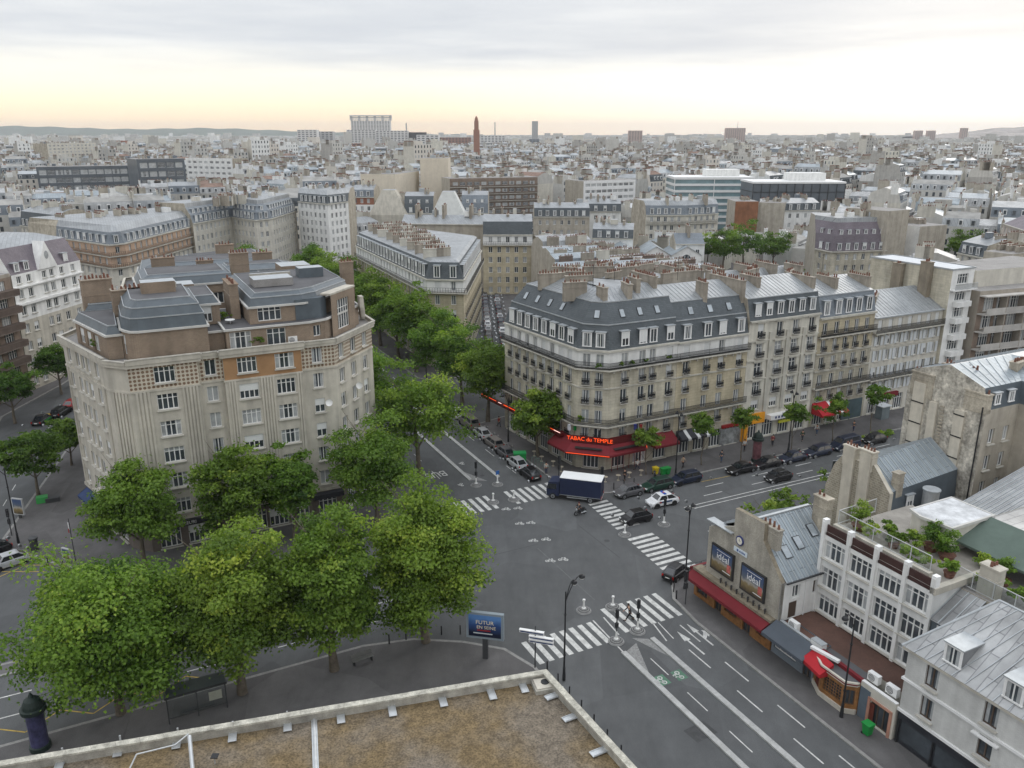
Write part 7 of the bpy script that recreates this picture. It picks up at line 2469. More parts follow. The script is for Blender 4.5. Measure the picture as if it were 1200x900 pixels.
GREENBIN = M('bin_green', (.015, .24, .05), rough=.45, var=.1); YELBIN = M('bin_yellow', (.60, .45, .02), rough=.5, var=.1)
wheelie(1016, 861, GREENBIN, 'bright green wheelie bin beside the pink shop door', 'green wheelie bins')
for px, py, lab in ((777, 557, 'green wheelie bin with yellow lid side, left of the pair by the parked estate car'), (782, 556, 'green wheelie bin, right of the pair by the parked estate car')): wheelie(px, py, GREENBIN, lab, 'green wheelie bins')
wheelie(768, 556, YELBIN, 'yellow wheelie bin left of the green pair')
x, y = G(609, 540, .13)
mb = MB(); mb.box((x, y, .75), (1.7, 1.0, 1.15), GREENBIN, TH + R(-20)); mb.box((x, y, 1.38), (1.8, 1.1, .16), M('bin_green_lid', (.03, .34, .10), rough=.4), TH + R(-20)); tag(mb.build('waste_container', None, (x, y, .13)), 'large green waste container on the avenue pavement', 'container')
# advertising columns
def morris(label, px, py, s=1.0, body=None):
	x, y = G(px, py, .13)
	t = thing('advertising_column', label, 'advertising column', x, y, .13, 0, 'advertising columns')
	GRN = M('column_green', (.018, .03, .026), rough=.5, var=.15)
	mb = MB(); mb.lathe([(.72 * s, 0), (.72 * s, .35 * s), (.6 * s, .4 * s)], 18, GRN, (x, y, .13)); mb.build('base', t)
	mb = MB(); mb.lathe([(.6 * s, .4 * s), (.6 * s, 3.1 * s)], 18, body or M('column_poster', (.05, .05, .11), rough=.35, var=.6, scale=1.4), (x, y, .13)); mb.build('poster_drum', t)
	mb = MB(); mb.lathe([(.6 * s, 3.1 * s), (.84 * s, 3.2 * s), (.86 * s, 3.5 * s), (.7 * s, 3.55 * s), (.66 * s, 3.8 * s), (.5 * s, 4.15 * s), (.2 * s, 4.35 * s), (.06 * s, 4.7 * s), (0, 4.75 * s)], 18, GRN, (x, y, .13)); mb.build('dome', t)
morris('dark advertising column with domed cap at the bottom left corner', 48, 876, 1.05)
morris('advertising column behind the motorcycles on the cross boulevard pavement', 886, 540, 1.0, M('column_poster_red', (.16, .07, .08), rough=.35, var=.6, scale=1.4))
# bus shelter behind the foreground trees
SHm = TR(*W(2.4, 61.2), .13, TH)
BS = thing('bus_shelter', 'dark framed bus shelter between the two broad foreground trees', 'bus shelter'); BS.matrix_basis = SHm; WM[BS.name] = SHm
mb = MB(); mb.box((0, 0, 2.5), (4.6, 1.6, .1), M('shelter_roof', (.12, .14, .14), rough=.25, var=.15), m=SHm); mb.box((0, -.8, 2.48), (4.7, .08, .16), DARK, m=SHm); mb.build('roof', BS)
mb = MB()
for sx in (-2.2, 0, 2.2): mb.box((sx, -.6, 1.25), (.09, .09, 2.5), DARK, m=SHm)
mb.box((0, -.62, .5), (4.4, .05, .06), DARK, m=SHm)
mb.build('frame', BS)
mb = MB(); mb.box((0, -.62, 1.4), (4.3, .02, 1.7), GL_RAIL, m=SHm); mb.build('pane', BS)
mb = MB(); mb.box((0, -.2, .5), (2.6, .4, .06), DARK, m=SHm); mb.build('bench', BS)
mb = MB(); mb.box((1.4, -.64, 1.5), (1.0, .03, .8), M('timetable', (.35, .36, .3), rough=.5, var=.2), m=SHm); mb.build('timetable', BS)
# benches and bollards on the near pavement
for px, py, lab in ((425, 776, 'slatted bench under the foreground plane trees'),):
	x, y = G(px, py, .13); m = TR(x, y, .13, TH + R(5))
	t = thing('bench', lab, 'bench', x, y, .13)
	mb = MB()
	for k in range(4): mb.box((0, -.2 + .13 * k, .45), (1.9, .1, .04), M('bench_slat', (.16, .16, .15), var=.2), m=m)
	mb.build('seat', t)
	mb = MB()
	for k in range(3): mb.box((0, .26, .6 + .13 * k), (1.9, .04, .1), MATS['bench_slat'], m=m)
	mb.build('backrest', t)
	for s in (-.8, .8):
		mb = MB(); mb.box((s, 0, .22), (.06, .5, .44), IRON, m=m); mb.build('leg', t)
BG = 'dark steel bollards along the pavement edges'
bol = MB(); bol.lathe([(.07, 0), (.06, .85), (.075, .9), (.06, .97), (0, 1.0)], 8, IRON); bolm = bol.mesh('bollard')
i = 0
bspots = [(19.2 + 1.6 * k, 63.0 - .1 * k * k, 'along the kerb by the billboard') for k in range(6)] + [(-9.2 + 1.5 * k, 93.3 - 1.5 * k, 'along the curved kerb at the left pavement corner') for k in range(5)] + [(47.4 + .6 * k, 57.2 + 1.2 * k, 'on the rounded kerb by the red awning') for k in range(3)] + [(56.5 + 1.6 * k, 82.2, 'on the kerb between the lorry and the tabac') for k in range(3)] + [(30.2, 53 - 1.9 * k, 'along the kerb beside the parapet') for k in range(7)]
for p, q, wh in bspots:
	x, y = W(p, q)
	tag(link('bollard', bolm, None, TR(x, y, .13)), 'slim black bollard, one of those ' + wh, 'bollard', BG + ' ' + wh)
# rail at the red awning corner, direction signs at the parapet corner, cycle rack
mb = MB()
for k in range(4):
	a, b = W(52 + 1.4 * k, 60.7), W(53.2 + 1.4 * k, 60.7)
	for z in (.55, 1.0): mb.cyl((*a, z + .13), (*b, z + .13), .03, .03, 6, DARK)
	for c in (a, b): mb.cyl((*c, .13), (*c, 1.13), .03, .03, 6, DARK)
tag(mb.build('guard_rail', None, (*W(54, 60.7), .13)), 'dark tubular guard rail on the pavement edge behind the gabled house', 'railing')
sx, sy = G(627, 782, .13)
DS = thing('direction_sign', 'cluster of white and blue direction boards on a dark post at the parapet corner', 'direction sign', sx, sy, .13)
mb = MB(); mb.cyl((sx, sy, .13), (sx, sy, 4.3), .06, .06, 8, DARK); mb.build('post', DS)
for k, (dz, off, wd) in enumerate(((3.7, -.3, 2.2), (3.2, .55, 2.2), (2.85, .55, 2.2))):
	m = TR(sx, sy, dz, TH + R(-42))
	mb = MB(); mb.box((off, -.1, 0), (wd, .06, .3), PAINT, m=m); mb.box((off, -.135, -.05), (wd * .92, .012, .1), M('sign_navy', (.02, .05, .16), rough=.4), m=m); mb.box((off, -.1, .155), (wd, .3, .02), PAINT, m=m); mb.build('board', DS)
for k in range(6):
	p, q = 50.9 + .25 * k, 91.5 + .55 * k
	x, y = W(51.6, 91.2 + .8 * k)
	mb = MB()
	for a_, b_ in (((-.35, 0), (-.35, .8)), ((-.35, .8), (.35, .8)), ((.35, .8), (.35, 0))):
		mb.cyl((x + a_[0] * CA, y + a_[0] * SA, .13 + a_[1]), (x + b_[0] * CA, y + b_[0] * SA, .13 + b_[1]), .03, .03, 6, M('rack_green', (.12, .2, .16), rough=.4))
	tag(mb.build('cycle_rack', None, (x, y, .13)), 'pale green hoop of the cycle rack by the first parked car', 'cycle rack', 'hoops of the cycle rack by the avenue crossing')
x, y = G(1033, 490, .13)
t = thing('street_kiosk', 'pale grey glass telephone kiosk on the pavement at the end of the row', 'kiosk', x, y, .13)
mb = MB(); mb.box((x, y, 1.2), (1.8, 1.3, 2.1), M('kiosk_glass', (.15, .18, .19), rough=.1, var=.2, spec=.8), TH); mb.build('cabin', t)
mb = MB(); mb.box((x, y, 2.38), (2.2, 1.7, .16), SHUT, TH); mb.build('roof', t)

# ================================================================= shopfronts of the row
TAB = thing('cafe_awning', 'faceted dark red cafe awning with glowing TABAC du TEMPLE neon on the chamfered corner', 'awning', *W(57.5, 89), 3.0)
fac = [(55.6, 94.4), (56, 91), (59, 88.2), (64.2, 88.2)]
fo = inset(PQ([(54.3, 110)] + fac + [(70, 88.2), (70, 103)]), [-2.5] * 7)
mb = MB()
inn = PQ(fac)
ou = [fo[1], fo[2], fo[3], fo[4]]
for i in range(3):
	a, b, A, B = inn[i], inn[i + 1], ou[i], ou[i + 1]
	if i == 0: A = tuple(Vector(A)); 
	mid0, mid1 = tuple((Vector(a) + Vector(A)) / 2), tuple((Vector(b) + Vector(B)) / 2)
	mb.poly([(*A, 3.3), (*B, 3.3), (*mid1, 4.15), (*mid0, 4.15)], REDAWN)
	mb.poly([(*mid0, 4.15), (*mid1, 4.15), (*b, 4.55), (*a, 4.55)], REDAWN)
	mb.poly([(*A, 3.0), (*B, 3.0), (*B, 3.3), (*A, 3.3)], REDAWN)
for a, A in ((inn[0], ou[0]), (inn[3], ou[3])):
	mb.poly([(*a, 4.55), (*A, 3.3), (*A, 3.0), (*a, 3.0)], REDAWN)
mb.build('canvas', TAB)
sg = MB()
for i in (1, 2):
	A, B = inn[i], inn[i + 1]
	mid0, mid1 = Vector(A).lerp(Vector(ou[i]), .45), Vector(B).lerp(Vector(ou[i + 1]), .45)
	L_ = (mid1 - mid0).length; rz = math.atan2(mid1.y - mid0.y, mid1.x - mid0.x); c = (mid0 + mid1) / 2
	sg.box((c.x, c.y, 4.8), (L_, .12, .95), M('sign_dark_red', (.10, .012, .012), rough=.5), rz)
	md = (Vector(ou[i]) + Vector(ou[i + 1])) / 2
	d2 = (md + c) / 2
	sg.box((d2.x, d2.y, 3.83), (L_ * .75, .8, .12), M('dark_hatch', (.03, .025, .025)), rz)
sg.build('sign_board', TAB)
m0, m1 = Vector(inn[1]).lerp(Vector(ou[1]), .45), Vector(inn[2]).lerp(Vector(ou[2]), .45)
fr = frame(tuple(m0), tuple(m1), (m1 - m0).length / 2, 4.83, -.075)
text_obj('lettering', 'TABAC du TEMPLE', .78, NEON, TAB, upright(fr), .02)
nm = MB()
m2 = Vector(inn[3]).lerp(Vector(ou[3]), .45)
nm.cyl((*m1, 5.2), (*m2, 5.2), .05, .05, 6, NEON); nm.cyl((*m1, 4.5), (*m2, 4.5), .05, .05, 6, NEON)
nm.cyl((*ou[1], 3.15), (*ou[2], 3.15), .045, .045, 6, NEON); nm.cyl((*m2, 5.2), (*ou[3], 3.3), .05, .05, 6, NEON)
nm.build('neon_line', TAB)
# long neon line down the avenue side
NL = thing('neon_sign', 'long red neon line on the avenue side of the corner building', 'neon sign', *W(55, 100), 4.6)
mb = MB()
a, b = Vector((*W(54.2, 92.5), 5.0)), Vector((*W(51.9, 113.8), 5.0))
for k in range(14):
	f0, f1 = k / 14, (k + (.55 if k in (3, 4, 9, 10) else .93)) / 14
	mb.cyl(a.lerp(b, f0), a.lerp(b, f1), .09 if k in (3, 4, 9) else .05, .05, 6, NEON if k % 5 else NEONW)
mb.build('tube', NL)
mb = MB(); rz = math.atan2(b.y - a.y, b.x - a.x); c = (a + b) / 2
mb.box((c.x + .3 * CA, c.y + .3 * SA, 4.7), ((b - a).length, .5, .5), M('sign_dark_red', (.10, .012, .012)), rz); mb.build('fascia', NL)
# terrace chairs and tables
chm = MB()
CHY = M('cane_yellow', (.66, .58, .34), rough=.6, var=.15, scale=6)
chm.box((0, 0, .45), (.42, .42, .05), CHY); me_seat = chm.mesh('seat')
chm = MB(); chm.box((-.2, 0, .7), (.04, .42, .46), CHY); me_back = chm.mesh('backrest')
chm = MB(); chm.box((0, 0, .22), (.035, .035, .44), WOODF); me_leg = chm.mesh('leg')
tb = MB(); tb.lathe([(.2, 0), (.19, .03), (.04, .05), (.04, .7), (.32, .71), (.32, .75), (0, .76)], 12, M('table_top', (.40, .36, .28), rough=.4)); me_tab = tb.mesh('bistro_table')
protoC = None
cs = []
for k in range(8): cs.append((53.8 + .55 * k - (.4 if k < 4 else 0), 88.2 - .62 * min(k, 4) - .08 * k))
for k in range(9): cs.append((58.4 + .62 * k, 85.0 + .1 * (k % 2)))
for k in range(12): cs.append((53.0 - .1 * k + .3 * (k % 2), 91.0 + .75 * k))
for k in range(7): cs.append((58.6 + .8 * k, 86.6))
for k, (p, q) in enumerate(cs):
	m = TR(*W(p, q), .13, TH + R([90, 80, 100, 200][k % 4]))
	if protoC is None:
		protoC = thing('bistro_chair', 'yellow cane bistro chair on the terrace under the red tabac awning', 'chair', group='bistro chairs on the tabac terrace'); protoC.matrix_basis = m; WM[protoC.name] = m
		link('seat', me_seat, protoC, m); link('backrest', me_back, protoC, m)
		for sx in (-.17, .17):
			for sy in (-.17, .17): link('leg', me_leg, protoC, m @ Matrix.Translation((sx, sy, 0)))
	else: copy_tree(protoC, m)
for k in range(9):
	p, q = cs[2 + k * 3]
	tag(link('bistro_table', me_tab, None, TR(*W(p + .3, q - .55), .13)), 'small round bistro table among the terrace chairs of the tabac', 'table', 'bistro tables on the tabac terrace')
scr = MB()
for k in range(7): scr.box((*W(59.6 + .95 * k, 87.4), 1.4), (.06, .06, 2.6), REDAWN, TH)
scr.box((*W(62.4, 87.4), 2.3), (6, .08, .2), NEON, TH)
tag(scr.build('terrace_screen', None, (*W(62.4, 87.4), .13)), 'red posts and glowing strip of the tabac terrace front', 'screen')
for p, q, c1_, c2_, lab in ((55.0, 91.6, (.6, .62, .66), GREENBIN, 'blue white and green flags over the tabac awning, left'), (63.2, 87.6, (.04, .05, .2), PAINTS['red'], 'blue and red flags over the tabac awning, right')):
	x, y = W(p, q)
	mb = MB(); mb.cyl((x, y, 4.9), (x + .2, y - .5, 6.5), .025, .02, 5, IRON); mb.box((x + .1, y - .3, 6.1), (.35, .3, .8), M('flag_%d' % int(p), c1_), .3); mb.box((x + .9, y - .1, 6.0), (.3, .3, .8), c2_, .5); mb.cyl((x + .8, y, 4.9), (x + .95, y - .3, 6.4), .025, .02, 5, IRON)
	tag(mb.build('flag', None, (x, y, 4.9)), lab, 'flag')


def fascia(label, p0, p1, z, h, mat, text=None, tmat=None, size=.5, out=.25, q=88.2, name='shop_sign', lit=None):
	a, b = W(p0, q), W(p1, q)
	f = frame(a, b, (p1 - p0) / 2, z, -out / 2)
	t = thing(name, label, 'shop sign', *f.translation.xy, z)
	mb = MB(); mb.box((0, 0, h / 2), (p1 - p0, out, h), mat, m=f); mb.build('board', t)
	if text: text_obj('lettering', text, size, tmat or PAINT, t, upright(f @ Matrix.Translation((0, -out / 2 - .012, h / 2))), .004)
	return t


awning('dark red shop awning right of the tabac corner', W(66.0, 88.15), W(70.2, 88.15), 3.0, 4.2, 2.0, REDAWN)
fascia('pale yellow lit shop panel under the dark red awning', 66.6, 69.8, 2.4, .6, M('lit_yellow', (.70, .58, .25), var=.1), None, q=88.0)
awning('black awning with white scalloped edge over the glass shop', W(71.0, 88.15), W(77.2, 88.15), 3.0, 3.9, 1.5, SHOPDK, stripes=[SHOPDK, SHOPDK, SHADE])
fascia('red shop sign over the shuttered shop', 79.4, 82.8, 2.9, .5, PAINTS['red'], None)
fascia('grey painted roller shutter of the shop under the red sign', 79.2, 83.0, .15, 2.6, M('painted_shutter', (.24, .25, .25), var=.6, scale=1.1), None, out=.12, name='roller_shutter')
fascia('orange shop fascia behind the leafy young tree', 83.6, 87.6, 2.7, 1.6, ORANGESIGN, None, out=.3)
fascia('orange vertical sign post at the left end of the orange shop', 83.3, 83.9, .2, 2.6, ORANGESIGN, None, out=.8)
fascia('white shop fascia with dark lettering over the blue shop', 88.2, 95.2, 3.0, .75, PAINT, None, out=1.0)
mb = MB()
for k in range(9): mb.box((0, -.53, .38), (.34, .02, .36), M('letters_navy', (.03, .05, .14)), m=frame(W(88.2, 88.2), W(95.2, 88.2), 1.0 + .62 * k, 3.0, -.48))
tag(mb.build('sign_lettering', None, (*W(91.7, 87.6), 3.2)), 'row of dark letters on the white shop fascia', 'lettering')
fascia('yellow poster strip in the blue shop window', 90.4, 93.0, 2.1, .45, M('yellow_strip', (.55, .55, .06)), None, q=87.9)
awning('bright red awning with white stripe, right of the blue shop', W(97.6, 88.15), W(103.4, 88.15), 2.7, 4.1, 2.4, REDBRIGHT, stripes=[REDBRIGHT] * 5 + [PAINT, REDBRIGHT, PAINT] + [M('rust_canvas', (.28, .06, .03))] * 3)
fascia('grey blue framed shopfront right of the red striped awning', 104.4, 108.8, .2, 3.3, M('shop_teal', (.07, .10, .11), rough=.3, var=.3), None, out=.2)
fascia('dark red shop fascia at the far end of the row', 111, 117, 2.8, .7, REDAWN, None, out=.5)
fascia('dark fascia reading AU FLEURI on the art deco front', 1.6, 8.0, 2.75, .7, SHOPDK, 'AU FLEURI', SHADE, .52, q=91.25, out=.5)
fascia('dark fascia with pale edge at the right end of the art deco front', 19.4, 23.0, 2.7, .6, SHOPDK, None, q=91.7, out=.8)
awning('dark blue awning at the left corner of the art deco block', W(-4.9, 106), W(-1.0, 94.2), 2.7, 3.4, 1.2, M('blue_canvas', (.03, .05, .12), rough=.8))
# planting on the terraces
def shrub(label, p, q, z, w_, h_, seed, tone=.5, group='shrubs on the roof terraces', pot=True, n=900):
	x, y = W(p, q)
	t = thing('shrub', label, 'shrub', x, y, z, 0, group)
	if pot:
		mb = MB(); mb.lathe([(w_ * .22, 0), (w_ * .3, .45), (w_ * .33, .5), (0, .46)], 10, POT, (x, y, z)); mb.build('pot', t)
	cm = crown_mesh(('shrub', seed, round(w_, 1), round(h_, 1)), w_ / 2, w_ / 2, h_ / 2, 22, n, .16, seed, tone, .2, (.25, .45), -.9)
	link('foliage', cm, t, TR(x, y, z + .35 + h_ / 2))
for p, q, w_, h_, tone, lab in ((57.5, 45.0, 1.9, 2.3, .5, 'tall green bush at the far left end of the planted terrace'), (56.7, 43.6, 1.7, 1.1, .85, 'low lime green bush behind the glass railing'), (58.6, 42.8, 1.5, 1.3, .3, 'dark low bush behind the lime green one'),
								(57.4, 41.4, 1.3, 1.1, .2, 'reddish dark bush in the middle of the terrace'), (58.4, 40.2, 2.4, 1.6, .45, 'wide mixed bush before the white flat roofed penthouse'), (56.6, 39.4, 1.5, 1.0, .6, 'pale green flowering bush by the railing, middle'),
								(56.6, 37.6, 1.5, 1.1, .65, 'pale flowering bush at the right end of the long railing'), (57.2, 36.0, 1.2, 1.2, .5, 'bush in the terracotta tub at the corner between the railings'), (59.6, 38.0, 1.8, 2.2, .25, 'dark climbing shrub on the white penthouse wall'),
								(59.8, 39.6, 1.8, 2.3, .22, 'dark rose shrub left of the other on the penthouse wall'), (59.2, 33.8, 1.9, 1.3, .55, 'silvery bush behind the smaller railing'), (59.4, 31.6, 1.5, 1.1, .5, 'green bush beside the square chimney'), (61.2, 34.0, 1.4, 2.3, .45, 'tall clipped shrub under the green awning'),
								(61.2, 35.6, 1.4, 2.0, .75, 'pale blossom shrub under the green awning'), (59.0, 28.5, 1.8, 1.2, .5, 'bush right of the square chimney')):
	shrub(lab, p, q, (11.1 if q > 35.9 and p < 60 else 10.4), w_ * 1.25, h_, int(p * 10 + q), tone + .12, pot=h_ > 1.9 or w_ < 1.35, n=1500)
for k, (p, q) in enumerate(((57.4, 87.6), (60.6, 87.6), (62.4, 87.7), (64.6, 87.7), (68.6, 87.7))):
	shrub('small balcony bush on the long iron balcony of the corner building', p, q - .1 if k else q + .6, 14.75, 1.0, .6, 90 + k, .3, 'balcony bushes of the corner building', False, 260)
shrub('bush on the lower balcony of the corner building', 56.2, 90.4, 6.75, 1.1, 1.0, 97, .6, None, False, 350)
for p, q, z, lab in ((12.2, 97.5, 24.1, 'row of bushes on the brick terrace of the art deco block'), (-1.5, 99, 22, 'dark bushes on the left side balcony of the art deco block'), (14.9, 92.3, 22, 'yellowish bush on the parapet balcony of the art deco block')):
	shrub(lab, p, q, z, 1.8, 1.0, int(q), .5, None, False, 500)
# planted strip in front of the dark van
x, y = W(103, 80.4)
cm = crown_mesh('strip', 6, .9, .5, 60, 3500, .2, 5, .65, .1, (.5, .9), -.6)
tag(link('ground_planting', cm, None, TR(x, y, .25, TH)), 'low green planting strip along the kerb at the end of the parked row', 'planting', kind='stuff')
# ================================================================= middle distance: buildings one can tell apart
NAMED = []          # (x0, x1, y0, y1) already built on
VIS = []            # (left, right, lowest row that must stay in view, distance): what no filler house may hide


def pix(x, y, z):
	zc = y * CP + (CAMH - z) * SP
	return 600 + FOC * x / zc, 450 + FOC * (-y * SP + (CAMH - z) * CP) / zc


def mid(label, chain, z, depth, n, walls, roof='man', bay=2.8, win=(1.1, 1.7, .6), slate=None, cap=None, ends='PP', name='apartment_building', cat='building', h0=0.0, party=None, balc=(), dorm=True, chim=2, vs=None, kind='std', group=None, mh=2.8, hd=None, vis=24):
	"""chain: facade corners at the eaves (level z), as pixels of the photograph from left to right; depth away from the viewer"""
	f = [G(*c, z) for c in chain]
	VIS.append((chain[0][0], chain[-1][0], max(c[1] for c in chain) + vis, min(p[1] for p in f)))
	ux, uy = f[-1][0] - f[0][0], f[-1][1] - f[0][1]
	L_ = math.hypot(ux, uy); nx, ny = -uy / L_, ux / L_
	b = [(f[-1][0] + nx * depth, f[-1][1] + ny * depth), (f[0][0] + nx * depth, f[0][1] + ny * depth)]
	poly = f + b
	kinds = 'S' * (len(f) - 1) + ends[1] + 'C' + ends[0]
	B = Bld(name, label, cat, poly, kinds, group, lod=1)
	B.z = h0
	for k in range(n):
		B.floor((z - h0) / n, win if win else None, walls[min(k, len(walls) - 1)], bay=bay, ks='SC', vs=vs or (0, 0, 1, 2, 2), party=party or OLDWALL, kind=kind)
	for k in balc: B.balcony(h0 + (z - h0) / n * k, .7)
	if roof != 'flat': B.cornice(B.z + .04, .35, .3)
	sl = slate or SLATE
	if roof == 'man':
		B.roof([(mh, .9), (mh + 1.5, depth * .42 if len(f) == 2 else 2.6)], [sl, ZINC], cap=cap or ZINC, party=party or OLDWALL)
		if dorm: B.dormers(0, bay=bay, w=1.2, h=min(1.9, mh - .7), up=.35, mat=sl)
	elif roof == 'man2':
		B.roof([(mh, .8), (mh * 1.8, 2.4), (mh * 1.8 + 1.2, depth * .42 if len(f) == 2 else 2.6)], [sl, sl, ZINC], cap=cap or ZINC, party=party or OLDWALL)
		B.dormers(0, bay=bay, w=1.2, h=min(1.9, mh - .7), up=.35, mat=sl); B.dormers(1, bay=bay, w=1.0, h=1.2, up=.3, mat=sl)
	elif roof == 'ridge':
		B.roof([(hd or depth * .3, depth * .485)], [sl], cap=cap or sl, party=party or OLDWALL)
	else:
		B.roof([(.6, .02)], [walls[-1]], cap=cap or GRAVELROOF, party=party or OLDWALL)
	for k in range(chim):
		t_ = (k + .5) / chim
		B.chimney(f[0][0] + ux * t_ + nx * depth * .5, f[0][1] + uy * t_ + ny * depth * .5, B.z + (1.5 if roof != 'flat' else .2), min(4.5, depth * .5), .7, 3.6 if roof != 'flat' else 1.6, math.atan2(ny, nx), 8, CHIMW)
	for k in range(int(L_ * depth / 38)):      # small things that crowd a roof
		t_, d_ = B.r.uniform(.05, .95), B.r.uniform(.3, .85)
		x, y, zz = f[0][0] + ux * t_ + nx * depth * d_, f[0][1] + uy * t_ + ny * depth * d_, B.top - .2
		if len(f) > 2: x, y = (f[0][0] + f[-1][0]) / 2 + (t_ - .5) * ux * .7 + nx * depth * (d_ - .35), (f[0][1] + f[-1][1]) / 2 + (t_ - .5) * uy * .7 + ny * depth * (d_ - .35)
		if k % 3 == 2:
			cb = MB(); s_ = B.r.uniform(1, 2.6); cb.box((0, 0, .7), (s_, 1.8, 1.6), B.r.choice((WHITE, ZPLAIN, SLATE_L, CREAM)), top=ZPLAIN)
			B.sub('roof_housing', cb.mesh('roof_housing'), TR(x, y, zz, math.atan2(uy, ux)))
		else: B.chimney(x, y, zz - 1.2, B.r.uniform(1.6, 3.6), .6, B.r.uniform(2.2, 3.2), math.atan2(ny, nx), 6, B.r.choice((CHIMW, BEIGE, CREAM)))
	B.done()
	xs, ys = [p[0] for p in poly], [p[1] for p in poly]
	NAMED.append((min(xs) - 2, max(xs) + 2, min(ys) - 2, max(ys) + 2))
	return B


def pqbox(l, pad=2):
	pts = PQ(l); xs, ys = [p[0] for p in pts], [p[1] for p in pts]
	NAMED.append((min(xs) - pad, max(xs) + pad, min(ys) - pad, max(ys) + pad))


DGL = M('dark_office_cladding', (.11, .125, .14), rough=.3, var=.2, scale=.15)
# the flatiron block
MF = Bld('flatiron_block', 'long flatiron block with white top storey and slate mansard crowded with chimney pots', 'building', PQ([(58.5, 203), (56.6, 148.8), (62.6, 144.8), (83, 181), (72, 214)]), 'SSSCC', lod=1)
fb = {0: 2.3, 1: [2.0, 5.2], 2: 2.3}
MF.floor(3.6, (1.8, 2.4, .3), STONE2, bay=3.2, ks='S')
for k in range(4): MF.floor(2.9, (1.0, 1.9, .4), STONE3, bay=fb, ks='S', rail='j' if k < 3 else None, corn=.15 if k == 3 else 0)
MF.balcony(MF.z, .8)
MF.floor(2.5, (1.0, 1.8, .3), WHITE, bay=fb, ks='S', vs=(2, 4, 1))
MF.cornice(MF.z + .04, .35, .25)
MF.roof([(3.2, .9), (3.6, 1.6)], [SLATE, ZINC], cap=ZINC)
MF.dormers(0, bay=fb, w=1.25, h=2.3, up=.35, mat=SLATE)
for k in range(9):
	for s in (-1, 0, 1):
		q = 153 + 6 * k; wd = 3.6 + 1.0 * min(k, 5)
		p = 58.2 + .9 * k * (1 if k < 6 else .8) + 2.3 + s * wd * .42
		MF.chimney(*W(p, q), MF.z + 2.9, 2.6, .7, 2.3, TH + R(-8 + 6 * s), 6, [CHIMW, BEIGE, CREAM][(k + s) % 3])
MF.done()
pqbox([(50, 215), (50, 143), (85, 143), (95, 215)])
L2 = Bld('brick_block', 'brown brick block with dark lead roofs and brick stacks behind the art deco block', 'building', PQ([(1, 127), (29.6, 125), (29.6, 168), (4, 160)]), 'SSCC', lod=1)
for k in range(6): L2.floor(3.3, (1.3, 1.6, .8), BRICK if k > 3 else CEMENT, bay=3.2, ks='S')
L2.roofmb.poly([(*p, L2.z - .02) for p in L2.poly], TARROOF)
ring(L2.trim, L2.poly, [True] * 4, .4, L2.z - .3, L2.z + .5, CEMENT)
for pq_, h in (([(4, 129), (14, 128.4), (14, 138), (4, 138)], 2.8), ([(15, 128.4), (28, 127.6), (28, 136), (15, 136)], 4.0), ([(5, 140), (27, 139), (27, 150), (6, 152)], 3.4), ([(12, 152), (28.4, 151), (28.4, 164), (12, 160)], 2.4)):
	attic(L2.t, 'attic', pq_, L2.z, h, BRICK, [(1.2, .7), (1.8, 2.4)], LEADBLUE, TARROOF, wins=[(0, 3, 1.4, 1.5, .7, 'std', 0), (0, 7, 1.4, 1.5, .7, 'std', 1)])
for p, q, w_ in ((14.5, 133, 2.4), (24, 138, 3), (9, 139, 3.4), (20, 151, 3)): L2.chimney(*W(p, q), L2.z, w_, 1.0, 6.4, TH, 6, BRICK)
L2.done(); pqbox([(1, 125), (30, 125), (30, 168), (1, 168)])
# behind it and along the side street
mid('golden stone house front closing the narrow side street, slate roof with skylights', [(566, 275), (624, 275)], 17.2, 12, 6, [STONE3, STONE3, STONE3, STONE3, STONE3, WHITE], balc=(5,), bay=2.7, dorm=False, chim=1, mh=3.6)
mid('low grey zinc wing closing the far end of the flatiron block', [(470, 262), (566, 263)], 19, 10, 1, [BEIGE], 'ridge', slate=ZINC, win=None, hd=2.2, chim=3)
mid('orange brick corner house with blue slate dormers rising left behind the art deco block', [(66, 278), (128, 287), (146, 285), (236, 262)], 17.6, 17, 6, [STONE2, CREAM, CREAM, CREAM, ORBR, ORBR], bay=3.0, slate=SLATE_L, balc=(4, 5), mh=3.0, name='corner_building', vis=45, chim=4)
mid('house with steep dark slate attic beside a pale gable at the far left', [(24, 264), (66, 270)], 15.5, 13, 5, [CREAM], slate=SLATE, mh=4.6, bay=3.0)
mid('cream corner house with bulging grey slate mansard and dome shaped corner roof', [(226, 262), (271, 254), (300, 258), (318, 256), (347, 247)], 18.5, 16, 6, [CREAM], 'man2', slate=SLATE_L, mh=2.6, bay=2.5, name='corner_building', vis=35)
mid('tall pale facade with white vertical stripes above the avenue trees', [(349, 236), (384, 239), (408, 236)], 22, 14, 8, [CREAM, WHITE], 'man', bay=2.4, slate=SLATE, chim=3, vis=60)
mid('red brick and white banded house at the far end of the avenue', [(402, 231), (438, 231)], 20.5, 16, 7, [REDBR, REDBR, REDBR, REDBR, REDBR, PAINT, REDBR], 'man', slate=SLATE_L, bay=2.6)
mid('slate mansard house with tall dormers between two bare pyramid gables', [(474, 250), (508, 250)], 14.5, 16, 4, [BEIGE], 'man2', mh=3.6, bay=2.8)
mid('slate roofed house right of the pale pyramid gable', [(541, 250), (572, 250)], 14.5, 16, 4, [BEIGE], 'man2', mh=3.8, bay=2.8, slate=SLATE_L)
